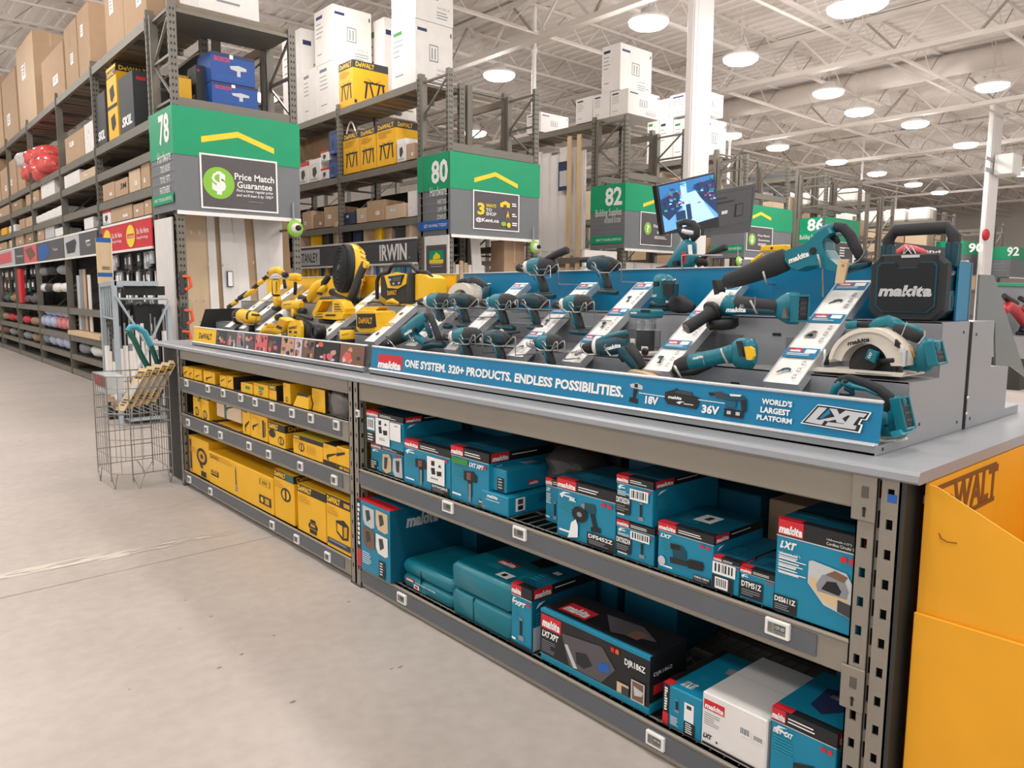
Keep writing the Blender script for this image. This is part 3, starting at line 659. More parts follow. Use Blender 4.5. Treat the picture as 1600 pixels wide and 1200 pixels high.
# lower shelves of rack 78: hanging packs, rolls, towels
def hang_rows(pl, pr, zs, X, cols, label, group, rn, wmin=.05, wmax=.12, h=.2, cat='pack'):
    a = ox(pl, 420, X).y; c = ox(pr, 420, X).y; first_ = {}
    for z in zs:
        y = c
        while y < a-.05:
            w_ = rn.uniform(wmin, wmax); m_ = rn.choice(cols); hh = h*rn.uniform(.7, 1)
            k = m_
            if k not in first_:
                b = MB(); b.box(0, .03, 0, .08, -.18, 0, m_, .006); b.box(-.002, .005, .02, .06, -.12, -.04, 'white_print'); b.tube([(.015, .04, 0), (.015, .04, .02), (.2, .04, .025)], .003, 'wire', 4)
                o = b.build('hanging_pack'); first_[k] = o
            else: o = first_[k].copy(); C.objects.link(o)
            o.location = (X+rn.uniform(0, .1), y, z); o.scale = (1, w_/.08, hh/.18); tag(o, label, cat, group); y += w_*1.15
rn = random.Random(3)
hang_rows(160, 245, (2.02, 1.76, 1.5), 3.08, ['black', 'grey_dark', 'grey_print', 'black', 'silver_label', 'rubber', 'plaque'], 'small pack hung in rows below the red banner', 'packs hanging below the red banner', rn, .12, .2, .24)
hang_rows(-10, 56, (1.98, 1.7, 1.42), 3.1, ['grey_dark', 'black', 'brown_print', 'rubber', 'panel_dark', 'grey_dark', 'plaque', 'hose_green', 'brown_print'], 'pack hung in rows below the far banners', 'packs hanging below the far banners', rn, .28, .5, .26)
b = MB(); q0, q1 = ox(29, 440, 3.0), ox(34, 440, 3.0); b.box(2.98, 3.06, q1.y, q0.y, 1.2, 1.95, 'red', .01); tag(b.build('display_strip', None, (3.0, q0.y, 1.2)), 'upright bright red strip among the far packs', 'sign')
def tray(pl, pr, z, X, n, cols, label, group, r=.14, cat='pack', rz_=.09):
    a = ox(pl, 500, X).y; c = ox(pr, 500, X).y
    for i in range(n):
        y = c+(a-c)*(i+.5)/n; m_ = rn.choice(cols)
        b = MB(); rr = []
        for k in range(7):
            t = math.pi*k/6; rr.append([V((X+.12+.1*math.sin(t)**.7*math.cos(q)*rn.uniform(.85, 1.1), y+(a-c)/n*.48*math.sin(t)**.7*math.sin(q), z+rz_-rz_*math.cos(t))) for q in [2*math.pi*j/9 for j in range(9)]])
        b.rings(rr, m_, True); tag(b.build('soft_pack', None, (X+.1, y, z)), label, cat, group)
tray(57, 103, 1.78, 3.02, 3, ['grey_dark', 'rubber', 'grey_print'], 'dark folded tarp on the shelf below the blue banner', 'tarps below the blue banner')
tray(57, 103, 1.45, 3.02, 4, ['grey_dark', 'milk', 'grey_print'], 'folded sheet pack on the middle shelves below the blue banner', 'folded packs, middle shelf')
tray(57, 103, .98, 3.02, 5, ['towel_blue', 'milk', 'grey_print'], 'pale folded cloth on the shelf at knee height', 'pale cloths at knee height')
tray(57, 82, .75, 3.0, 3, ['towel_blue'], 'pale blue folded cloth beside the pink ones', 'pale blue folded cloths', rz_=.12)
tray(83, 105, .75, 3.0, 3, ['towel_red'], 'pink folded cloth bundle on the low shelf', 'pink folded cloths', rz_=.12)
tray(60, 103, .4, 3.0, 4, ['towel_blue', 'grey_print'], 'pale blue bundle on the bottom shelf', 'pale blue bundles, bottom shelf', rz_=.12)
tray(-10, 55, 1.2, 3.0, 7, ['kraft_dk', 'grey_dark', 'plaque', 'hose_green', 'brown_print'], 'small mixed pack on the far waist-high shelf', 'mixed packs, far waist-high shelf')
tray(-10, 55, .73, 3.0, 6, ['brown_print', 'grey_dark', 'grey_print', 'plaque', 'kraft_dk', 'deco_red'], 'small coloured pack on the far knee-high shelf', 'coloured packs, far knee-high shelf')
tray(-10, 55, .38, 3.0, 6, ['kraft_dk', 'grey_print', 'kraft', 'brown_print'], 'small pack on the far bottom shelf', 'packs, far bottom shelf')
tray(112, 150, .4, 3.0, 2, ['milk', 'grey_print'], 'grey bundle on the shelf above the wooden spool', 'grey bundles by the stand')
b = MB(); q = ox(113, 569, 3.05); b.cyl((3.05, q.y, .2), (3.3, q.y, .2), .09, .09, 'wood_pale', 16); tag(b.build('rope_spool', None, (3.05, q.y, .11)), 'round pale wooden spool on the bottom shelf', 'spool')
b = MB(); q0, q1 = ox(108, 524, 2.95), ox(158, 534, 2.95); b.box(2.93, 3.2, q1.y, q0.y, .72, .79, 'wood_pale', .004); tag(b.build('wooden_plank', None, (3.05, q0.y, .72)), 'pale wooden plank lying along the low shelf', 'plank')
for i, (px, m_) in enumerate(((130, 'silver_label'), (140, 'mdf'), (147, 'milk'), (135, 'grey_print'))):
    q = ox(px, 500, 3.15); b = MB(); b.box(3.1, 3.12, q.y-.09, q.y+.09, .8, 1.75+.1*(i % 2), m_, .004); tag(b.build('moulding_strip', None, (3.1, q.y, .8)), ['silver', 'brown', 'white', 'grey'][i]+' tall strip standing left of the pipe stand', 'strip')

# ------------------------------------------------------------------ goods on rack 80
X8 = 6.99
pbox('carton', 'white carton on top of two others, left of the yellow sawhorse carton', 'box', 490.6, 519, 21.6, ox(496, 104, X8).z+.002, X8, .8, 'carton_white', st_white, None, seed=1, pyr=8)
pbox('carton', 'left of the two white cartons under the single one', 'box', 472, 495, 114, 4.77, X8, .8, 'carton_white', st_white, None, seed=3, pyr=106)
pbox('carton', 'right of the two white cartons under the single one', 'box', 496, 528, 104, 4.77, X8, .8, 'carton_white', st_white, None, seed=5, pyr=92)
pbox('carton', 'yellow sawhorse carton on the rack top', 'box', 529, 551, 102, 4.77, X8, .72, 'box_yellow', st_sawhorse, None, seed=1, pyr=94)
pbox('carton', 'lower of two large white cartons on the rack top', 'box', 611, 649, 46, 4.77, X8, .72, 'carton_white', st_white, None, seed=2, pyr=30)
pbox('carton', 'upper of two large white cartons, cut by the photo top', 'box', 611, 649, -48, ox(611, 46, X8).z+.002, X8, .72, 'carton_white', st_white, None, seed=2, pyr=-70)
pbox('carton', 'tall white carton between the 78 uprights and the stacked cartons', 'box', 440, 470, 60, 4.77, X8, .7, 'carton_white', st_white, None, seed=4, pyr=52)
pbox('carton', 'white carton far back between the stacks', 'box', 572, 600, 40, 4.77, X8+.9, .7, 'carton_white', st_white, None, seed=4, pyr=36)
for i, (pl, pr, pt) in enumerate(((536, 561, 211), (562, 587, 205), (588, 618, 196))):
    pbox('carton', ['left', 'middle', 'right'][i]+' one of the three yellow sawhorse cartons in a row', 'box', pl, pr, pt, 3.6, X8, .55, 'box_yellow', st_sawhorse, 'yellow sawhorse cartons in a row', seed=i, pyr=pt-5)
    if i < 2:
        q = ox((pl+pr)/2, pt, X8+.05); b = MB(); b.tube([(q.x, q.y-.2+.4*k/8, q.z-.05+.28*math.sin(math.pi*k/8)) for k in range(9)], .014, 'milk', 6)
        if i == 0: tag(b.build('carry_strap', None, q), 'pale looped strap standing above the left sawhorse carton', 'strap')
pbox('carton', 'small white carton right of the sawhorse cartons', 'box', 620, 634, 219, 3.6, X8-.02, .3, 'carton_white', st_label, None, seed=2, pyr=216, band='white_print')
pbox('carton', 'small brown carton beside the 80 sign upright', 'box', 635, 648, 226, 3.6, X8-.02, .3, 'kraft', st_kraft, None, seed=2, pyr=224)
pbox('carton', 'upper blue carton left of the sawhorse cartons', 'box', 514, 526, 206, 4.02, X8, .4, 'blue_box', st_label, None, seed=3, pyr=202, band='navy_print')
pbox('carton', 'lower blue carton left of the sawhorse cartons', 'box', 514, 526, 250, 3.6, X8, .4, 'blue_box', st_label, None, seed=4, pyr=246, band='navy_print')
pbox('carton', 'white carton with red band next to the 78 sign edge', 'box', 466, 481, 256, 3.6, X8, .35, 'carton_white', st_label, None, seed=5, pyr=252)
pbox('carton', 'wider white carton between two red banded ones', 'box', 483, 500, 251, 3.6, X8, .35, 'carton_white', st_label, None, seed=6, pyr=247, band='white_print')
pbox('carton', 'upper white carton with red band left of the blue cartons', 'box', 501, 513, 237, 3.93, X8, .35, 'carton_white', st_label, None, seed=7, pyr=234)
pbox('carton', 'lower white carton with red band left of the blue cartons', 'box', 501, 513, 264, 3.6, X8, .35, 'carton_white', st_label, None, seed=8, pyr=261)
pbox('carton', 'large brown carton lying behind the small red banded cartons', 'box', 466, 512, 222, 3.6, X8+.4, .3, 'kraft_dk', st_kraft, None, seed=3, pyr=214)
for i, (pl, pr, pt, m_, lab) in enumerate(((471, 489, 332, 'kraft', 'brown open carton close to the 78 sign, middle shelf'), (490, 505, 336, 'kraft_dk', 'darker brown carton second from the 78 sign, middle shelf'), (507, 526, 324, 'kraft', 'torn open brown carton left of the upright'), (536, 556, 333, 'navy_print', 'dark blue carton right of the upright'), (557, 573, 326, 'kraft_lt', 'pale carton right of the dark blue one'), (574, 597, 315, 'kraft', 'closed square brown carton on the middle shelf'), (600, 635, 322, 'kraft_lt', 'wide pale open carton on the middle shelf'), (637, 651, 299, 'carton_white', 'white upright carton touching the 80 sign upright'))):
    pbox('carton', lab, 'box', pl, pr, pt, 2.71, X8, .45, m_, st_kraft, None, seed=i+1, pyr=pt-4, rz=.1*((i % 3)-1))
    if i in (0, 2, 6):
        o = bpy.context.scene.collection.objects[-1]
rn = random.Random(8)
for i in range(11):
    pl = 470+i*16.3; m_ = ['kraft', 'dw_yellow', 'rubber', 'kraft_lt', 'black', 'navy_print', 'kraft', 'dw_yellow', 'kraft', 'grey_dark', 'kraft_lt'][i]; h = rn.uniform(8, 22)
    pbox('bin_box', 'small box or tool in the crowded row above the dark brand banner', 'box', pl, pl+13, 372-h-i*.9, 2.32, X8, .35, m_, None, 'row above the dark brand banner', rz=rn.uniform(-.3, .3), pyr=370-h)
def d_irwin(F):
    F.rect(*F.R(467, 392, 500, 414), 'silver_label'); F.text('STANLEY', *F.R(469, 397, 497, 410), 'black', .01)
    F.text('IRWIN', *F.R(593, 383, 636, 406), 'white_print', .035); F.disc(*F.at(640, 402), .003, .03, 'white_print', 8)
banner(464, 651, 'sign_dark', d_irwin, 'long dark banner with white brand lettering above the pegboard', 2.345, 1.975, 6.92)
b = MB(); b.box(7.0, 7.03, 10.3, 15.3, .25, 1.97, 'board_white'); tag(b.build('pegboard', None, (7.0, 12.8, .25)), 'white pegboard panel under the dark brand banner', 'pegboard')
rn = random.Random(4)
for i in range(26):
    px = 468+i*7.1; 
    if 530 < px < 575: continue
    yl = px < 530; q = ox(px, rn.uniform(424, 434), 6.95); h = rn.uniform(.1, .22); b = MB()
    b.tube([(6.96, q.y, q.z+h), (6.96, q.y, q.z+.03), (6.96, q.y+.03, q.z-h*.5)], [.02, .03, .018], rn.choice(['dw_yellow', 'dw_yellow', 'grey_dark'] if yl else ['sign_blue', 'hose_teal', 'milk']), 7)
    tag(b.build('hand_tool', None, q), 'yellow handled hand tool on the white pegboard' if yl else 'blue handled hand tool on the white pegboard', 'hand tool', 'yellow tools on the pegboard' if yl else 'blue tools on the pegboard')
# poster under the 80 sign
a_, c_ = ox(663, 370, 6.9), ox(701, 368, 6.9); r = empty('poster_board', (6.9, (a_.y+c_.y)/2, .5), 'dark poster with a green house logo under the 80 sign', 'poster')
b = MB(); b.box(6.9, 6.915, c_.y, a_.y, .5, 2.36, 'board_white'); b.build('board', r)
b = MB(); F = Pr(b, (6.9, a_.y, 2.36), (0, c_.y-a_.y, 0), (0, 0, -1.86), (-1, 0, 0), .002)
F.rect(.08, F.at(680, 383)[1], .92, 1, 'plaque'); q = F.R(671, 392, 693, 411); F.rect(*q, 'sign_green'); F.rect(q[0], q[3]-.03, q[2], q[3], 'sign_yellow'); F.poly([F.at(677, 401), F.at(682, 394), F.at(688, 399), F.at(688, 404), F.at(677, 406)], 'sign_yellow'); F.lines(*F.R(673, 412, 692, 419), 2, 'grey_print', .5, 2)
F.text('kent', *F.R(675, 428, 699, 440), 'white_print', .02); b.build('printing', r, fix=False)
# goods on rack 82, 84 and beyond
XB = 10.96
for i, (pl, pr, pt, z, lab) in enumerate(((900, 926, 156, 4.75, 'left white carton of the lower three on aisle 82'), (927, 953, 150, 4.75, 'middle white carton of the lower three on aisle 82'), (954, 982, 144, 4.75, 'right white carton of the lower three on aisle 82'), (941, 970, 75, ox(927, 150, XB).z+.002, 'single white carton standing on the three of aisle 82'))):
    pbox('carton', lab, 'box', pl, pr, pt, z, XB, .9, 'carton_white', st_white, None, seed=i*2+1, pyr=pt-5)
for i in range(6):
    px = 840+i*13.5; q = ox(px, 300, 11.1); b = MB(); b.box(11.08, 11.14, q.y-.11, q.y+.11, 2.25, 4.4-.06*(i % 3), 'board_white' if i != 4 else 'carton_white', .006); b.box(11.065, 11.085, q.y-.08, q.y+.08, 2.35, 4.25, 'column', .003)
    tag(b.build('white_door', None, (11.1, q.y, 2.25)), 'white door panel standing upright in the aisle 82 rack', 'door', 'white doors in the aisle 82 rack')
for i, px in enumerate((889, 904)):
    q = ox(px, 300, 10.95); b = MB(); b.box(10.93, 10.97, q.y-.05, q.y+.05, 1.9, 4.55, 'wood_pale', .004); tag(b.build('wooden_post', None, (10.95, q.y, 1.9)), ['left', 'right'][i]+' pale wooden batten leaning before the white doors', 'batten')
b = MB(); q = ox(880, 275, 10.95); b.box(10.95, 10.97, q.y-.14, q.y+.14, q.z-.28, q.z+.28, 'navy_print'); b.box(10.945, 10.955, q.y-.1, q.y+.1, q.z-.2, q.z+.1, 'silver_label'); tag(b.build('door_label', None, q), 'dark blue label sheet on a white door', 'label')
XD = 14.95
for i, (pl, pr, pt, z) in enumerate(((1012, 1030, 188, 4.62), (1031, 1052, 188, 4.62), (1053, 1076, 188, 4.62), (1077, 1100, 187, 4.62), (1016, 1046, 160, ox(1031, 188, XD).z+.002), (1047, 1095, 150, ox(1031, 188, XD).z+.002))):
    pbox('carton', ['leftmost lower white carton on the rack beside the thick column', 'second lower white carton left of the thick column', 'third lower white carton touching the thick column', 'lower white carton right behind the thick column', 'upper left white carton of the stack beside the thick column', 'wide upper white carton behind the thick column'][i], 'box', pl, pr, pt, z, XD, .9, 'carton_white', st_white, 'white cartons on aisle 84', seed=i, pyr=pt-4)
pbox('carton', 'white carton seen through the uprights far behind aisle 80', 'box', 823, 845, 180, 4.77, 10.96, .8, 'carton_white', st_white, None, seed=3, pyr=178)
for i in range(9):
    y = 10.6+i*.75; b = MB(); b.box(22.55, 23.3, y, y+.66, 4.22, 4.62+.12*(i % 2), 'milk', .06); tag(b.build('wrapped_bundle', None, (22.9, y, 4.22)), 'white wrapped bundle on top of the far rack', 'bundle', 'white wrapped bundles')
rn = random.Random(12)
for X_, lv, n, nm in ((18.55, (1.72, 3.22), 9, 'the rack behind the large saw'), (22.55, (1.72, 3.22), 10, 'the bundle rack'), (27.55, (1.72, 3.02), 9, 'the rack behind the slim column'), (32.45, (1.72, 3.02), 8, 'the farthest rack'), (14.95, (3.42, 1.92), 7, 'the rack beside the thick column')):
    for z in lv:
        y = 10.4
        for i in range(n):
            w_ = rn.uniform(.45, .85)
            if y+w_ > 18.0: break
            y = y if not any(y-.06 < f_ < y+w_+.06 for f_ in (10.2, 12.9, 15.6, 18.3)) else [f_ for f_ in (10.2, 12.9, 15.6, 18.3) if y-.06 < f_ < y+w_+.06][0]+.08; carton('carton', 'small far carton on the shelves of '+nm, 'box', X_, y, y+w_, z, z+rn.uniform(.35, 1.0), .6, rn.choice(['kraft', 'kraft_lt', 'mdf', 'carton_white', 'kraft']), None, 'far cartons of '+nm); y += w_+.04
for i in range(7):
    b = MB(); y = 10.4+.8*i; b.box(27.6, 28.3, y, y+.7, 4.02, 4.45, 'milk', .06); tag(b.build('wrapped_bundle', None, (27.9, y, 4.02)), 'white roll on the rack behind the slim column', 'bundle', 'white rolls by the slim column')
# goods on the end rack above the 78 sign
def st_endw(F, S, T): S.ring(.42, -.02, .72, .3, .012, 'grey_print'); S.rect(.5, .02, .53, .26, 'grey_print'); S.rect(.6, .02, .63, .26, 'grey_print'); S.lines(.3, .62, .75, .92, 4, 'grey_print', .35, 3)
def st_bosch(F, S, T): S.rect(0, 0, 1, .12, 'navy_print'); S.text('BOSCH', .08, .14, .42, .3, 'red', .03); S.poly([(.42, .4), (.62, .34), (.8, .4), (.8, .5), (.66, .52), (.66, .72), (.58, .72), (.58, .54), (.44, .5)], 'silver_label'); S.lines(.1, .75, .9, .9, 2, 'sign_blue', .5, 3); S.rect(.42, .02, .5, .16, 'white_print')
xa, xb = oy(309, 30, 9.5).x, oy(404, 30, 9.5).x; carton('carton', 'big white carton on top of the end rack behind the 78 sign', 'box', xa, 9.48, 10.1, 4.79, 5.75, xb-xa, 'carton_white', st_endw)
b = MB(); b.box(3.07, 4.45, 9.4, 10.13, 4.66, 4.70, 'rack'); b.box(3.07, 4.45, 9.44, 10.1, 4.70, 4.775, 'rack_wood'); tag(b.build('pallet_deck', None, (3.76, 9.7, 4.66)), 'wooden deck spanning the top of the end rack', 'deck')
xa, xb = oy(329, 150, 9.55).x, oy(397, 150, 9.55).x; carton('carton', 'upper dark blue tool carton standing above the 78 sign', 'box', xa, 9.5, 9.95, 4.0, 4.34, xb-xa, 'blue_box', st_bosch); carton('carton', 'lower dark blue tool carton standing above the 78 sign', 'box', xa, 9.5, 9.95, 3.735, 3.995, xb-xa+.03, 'blue_box', st_bosch)
xa, xb = oy(279, 150, 9.7).x, oy(300, 150, 9.7).x; carton('carton', 'small yellow carton between the uprights above the 78 sign', 'box', xa, 9.7, 10.0, 3.735, 4.05, xb-xa, 'box_yellow', st_dwplain); xa, xb = oy(303, 150, 9.8).x, oy(322, 150, 9.8).x; carton('carton', 'small black carton between the uprights above the 78 sign', 'box', xa, 9.7, 10.0, 3.735, 4.2, xb-xa, 'grey_dark', st_skil)
# boards standing under the 78 sign
for i, (tl, tr, bl, br, m_, yy) in enumerate(((288, 326, 292, 335, 'mdf_lt', 9.8), (325, 337, 333, 347, 'board_white', 9.78), (336, 347, 345, 360, 'mdf', 9.83), (345, 364, 354, 382, 'board_white', 9.77), (365, 384, 377, 398, 'carton_white', 9.8), (384, 399, 394, 412, 'mdf', 9.84), (398, 420, 410, 432, 'board_white', 9.8), (420, 443, 430, 447, 'carton_white', 9.82), (443, 452, 444, 462, 'kraft_dk', 9.95))):
    zt_, zb2 = 2.42, 1.0
    A, B_, Cc, D = oy(tl, 340, yy).x, oy(tr, 342, yy).x, oy(bl, 530, yy).x, oy(br, 535, yy).x
    k = (2.6-.16)/(oy(tl, 340, yy).z-oy(bl, 530, yy).z); zt_ = 2.7
    zz0 = oy(bl, 530, yy).z; zz1 = oy(tl, 340, yy).z
    ex = lambda t, b_, z: b_+(t-b_)*(z-zz0)/(zz1-zz0)
    b = MB(); z0_ = .16; b.prism([(ex(A, Cc, z0_), yy, z0_), (ex(B_, D, z0_), yy, z0_), (ex(B_, D, 2.7), yy+.06, 2.7), (ex(A, Cc, 2.7), yy+.06, 2.7)], (0, .022, 0), m_)
    if i == 3: q = oy(360, 436, yy-.002); b.box(q.x-.035, q.x+.035, yy-.001, yy+.03, q.z-.1, q.z+.1, 'navy_print'); b.box(q.x-.028, q.x+.028, yy-.003, yy+.02, q.z-.09, q.z+.09, 'white_print')
    for hx, hy in {0: ((297, 365), (310, 365), (324, 415), (296, 470), (306, 470), (318, 470)), 2: ((347, 415),), 5: ((394, 412),)}.get(i, ()):
        q = oy(hx, hy, yy-.01); b.tube([(q.x, yy, q.z), (q.x, yy-.05, q.z), (q.x, yy-.06, q.z+.03)], .008, 'milk', 5)
    tag(b.build('shelf_board', None, ((A+B_)/2, yy, .16)), ['widest brown board at the left under the 78 sign', 'first narrow white board beside the wide brown one', 'narrow brown board between two white ones, left side', 'white board with a small framed label', 'white board right of the labelled one', 'narrow brown board right of the middle', 'wide white board right of the second brown strip', 'rightmost white board under the 78 sign', 'dark brown board edge at the far right under the sign'][i], 'board', 'boards standing under the 78 sign')
b = MB(); b.box(2.96, 2.985, 9.5, 10.15, 0.05, 2.36, 'board_white', .004); tag(b.build('end_panel_board', None, (2.97, 9.8, .05)), 'tall white panel on the left side of the 78 end rack', 'panel')
# goods under the 80 sign
for i in range(9):
    x = 7.15+i*.085; b = MB(); b.box(x, x+.07, 9.75, 9.78, .16, 2.0-.03*(i % 3), ['mdf_lt', 'kraft_lt', 'carton_white'][i % 3], .003); tag(b.build('shelf_board', None, (x, 9.76, .16)), 'slim pale board in the close row under the 80 sign', 'board', 'slim boards under the 80 sign')
b = MB(); b.prism([(7.75, 9.7, .16), (8.0, 9.7, .16), (7.78, 9.74, 2.5), (7.6, 9.74, 2.5)], (0, .02, 0), 'board_white'); tag(b.build('shelf_board', None, (7.8, 9.7, .16)), 'white board leaning alone under the 80 sign', 'board')
carton('carton', 'tall brown carton under the right end of the 80 sign', 'box', 8.2, 9.6, 9.95, .16, 2.35, .45, 'kraft', st_kraft, None, seed=2)
# under 82: white shutters
for i in range(3):
    b = MB(); x = 11.1+i*.52; b.box(x, x+.5, 9.7, 9.73, .16, 2.1, 'board_white', .006)
    for k in range(12): b.box(x+.04, x+.46, 9.685, 9.7, .3+k*.15, .42+k*.15, 'column', .004)
    tag(b.build('shutter_panel', None, (x, 9.7, .16)), 'white louvred panel under the 82 sign', 'panel', 'white panels under the 82 sign')
b = MB(); q = oy(953, 400, 9.38); b.box(q.x-.75, q.x+.1, 9.3, 9.36, 0, 2.25, 'board_white'); tag(b.build('end_panel_board', None, (q.x, 9.3, 0)), 'white panel under the narrow side of the 82 sign', 'panel')
# lime round knobs at the sign corners
def knob(px, py, r_px, y, label):
    q = oy(px, py, y); s_ = (q-CAM).dot(CF)/FPX*r_px; rt = empty('sign_knob', q, label, 'knob', 'lime green round knobs')
    b = MB(); b.lathe(q, (0, -1, 0), [(-.02, s_*.9), (0, s_), (.02, s_), (.035, s_*.8), (.036, s_*.5)], 'lime', 24); b.build('disc', rt)
    b = MB(); b.tube([q+V((0, .02, 0)), q+V((0, .03, .32))], .012, 'steel_grey', 8); b.build('stem', rt)
    b = MB(); b.lathe(q+V((0, -.03, 0)), (0, -1, 0), [(0, s_*.62), (.03, s_*.58), (.06, s_*.4), (.075, s_*.2)], 'white', 18); b.build('dome', rt)
    b = MB(); b.lathe(q+V((0, -.09, 0)), (0, -1, 0), [(0, s_*.34), (.03, s_*.34), (.045, s_*.25), (.05, 0)], 'black', 14); b.build('cap', rt)
knob(460.5, 357, 13, 9.3, 'lime round knob at the corner of the 78 sign'); knob(835, 386, 9.5, 9.3, 'lime round knob at the corner of the 80 sign'); knob(1154, 408, 7, 9.3, 'lime round knob near the 84 sign')
# orange clamps on the post under the 78 sign
for i, (px, py) in enumerate(((289, 441), (292, 494), (289, 527))):
    q = oy(px, py, 9.36); b = MB(); b.tube([q+V((-.03, 0, .07)), q+V((.05, -.02, .06)), q+V((.06, -.02, -.05)), q+V((0, 0, -.09))], .02, 'orange', 8); b.box(q.x-.06, q.x, 9.35, 9.388, q.z-.14, q.z+.12, 'grey_dark', .01)
    tag(b.build('hand_clamp', None, q), ['upper', 'middle', 'lowest'][i]+' orange handled clamp hung on the perforated post', 'clamp')
# screens hanging by the column
def screen(corners, y, label, front):
    P = [oy(px, py, y) for px, py in corners]; r = empty('wall_screen', (sum(p.x for p in P)/4, y, min(p.z for p in P)), label, 'screen'); b = MB()
    b.prism(P, (0, .07, 0), 'tv_black' if front else 'tv_back'); b.build('casing', r)
    u = P[1]-P[0]; v = P[3]-P[0]
    b = MB(); F = Pr(b, P[0]+V((0, -.002, 0)), u, v, (0, -1, 0), .003)
    if front:
        F.rect(.03, .035, .97, .96, 'screen')
        rn = random.Random(2)
        mat('scr_dark', '#16335e', .3, 0, .1, 3, emit=.5); mat('scr_mid', '#2c6ea8', .3, 0, .1, 3, emit=.7); mat('scr_lite', '#9cc8ef', .3, 0, .1, 3, emit=1.0); mat('scr_red', '#a04a6a', .3, 0, .1, 3, emit=.5); mat('scr_green', '#2fa08a', .3, 0, .1, 3, emit=.6)
        F.rect(.03, .035, .97, .3, 'scr_mid'); F.poly([(.03, .3), (.34, .2), (.36, .55), (.12, .75), (.03, .6)], 'scr_dark'); F.poly([(.6, .16), (.97, .12), (.97, .9), (.8, .62), (.66, .4)], 'scr_dark'); F.poly([(.42, .3), (.62, .28), (.9, .95), (.3, .96)], 'scr_lite')
        F.rect(.37, .06, .47, .75, 'scr_lite'); F.rect(.24, .62, .4, .8, 'scr_dark'); F.rect(.42, .52, .5, .85, 'scr_dark'); F.rect(.36, .44, .4, .5, 'scr_red')
        for k in range(60):
            x, y_ = rn.uniform(.05, .95), rn.uniform(.05, .55)
            if .36 < x < .62 and y_ > .25: continue
            F.mb.face([F.p(x, y_), F.p(min(.97, x+rn.uniform(.02, .07)), y_), F.p(min(.97, x+.05), y_+rn.uniform(.02, .06)), F.p(x, y_+.03)], rn.choice(['scr_mid', 'scr_lite', 'scr_green', 'scr_red', 'scr_dark']))
        F.up()
    else:
        F.ring(.06, .08, .94, .92, .01, 'grey_dark'); F.rect(.2, .3, .55, .34, 'tv_black'); F.rect(.1, .2, .4, .23, 'tv_black'); F.rect(.3, .52, .42, .6, 'silver_label'); F.rect(.58, .42, .74, .72, 'tv_black'); F.rect(.6, .45, .72, .7, 'tv_back')
    b.build('picture' if front else 'rear_vents', r, fix=False)
    b = MB(); c = sum((p for p in P), V((0, 0, 0)))/4; b.bar((c.x, y+.07, c.z), (c.x+.5, y+.5, c.z), .08, .08, 'tv_black'); b.build('bracket', r)
screen(((1025, 290), (1116, 269), (1124, 355), (1036, 367)), 7.0, 'lit screen showing an overhead view of the store', True)
screen(((1105, 300), (1182, 286), (1172, 363), (1100, 368)), 7.4, 'dark back of a screen beside the lit one', False)
screen(((1172, 276), (1236, 268), (1234, 324), (1172, 330)), 12.0, 'black screen hung high behind the dark screen back', False)

# ================================================================== the counter
XF = 1.878; ZT = 1.085
NY, MY, FY = .727, 3.36, 6.04      # near end, joint of the two bays, far end
BACK = 2.62
def hole_strip(b, x, y0, y1, z0, z1, first, pitch, hw, hh, m='shelf_steel', t=.006, side=None):
    """a sheet-steel strip with a row of real punched holes, facing -X (or -Y when side is given)"""
    yc = (y0+y1)/2
    def q(a0, a1, za, zb):
        if side is None: b.box(x, x+t, a0, a1, za, zb, m)
        else: b.box(side+a0, side+a1, x, x+t, za, zb, m)
    q(y0, yc-hw/2, z0, z1); q(yc+hw/2, y1, z0, z1); z = z0; c = first
    while c < z1-.02:
        q(yc-hw/2, yc+hw/2, z, c-hh/2); z = c+hh/2; c += pitch
    q(yc-hw/2, yc+hw/2, z, z1)
def bay(y0, y1, levels, label, name='shelving_bay'):
    r = empty(name, (XF+.35, (y0+y1)/2, 0), label, 'shelf', 'steel shelving bays under the counter'); return r
mk = bay(NY, MY, None, 'grey steel shelving bay filled with teal tool boxes'); dw = bay(MY, FY, None, 'grey steel shelving bay filled with yellow tool boxes')
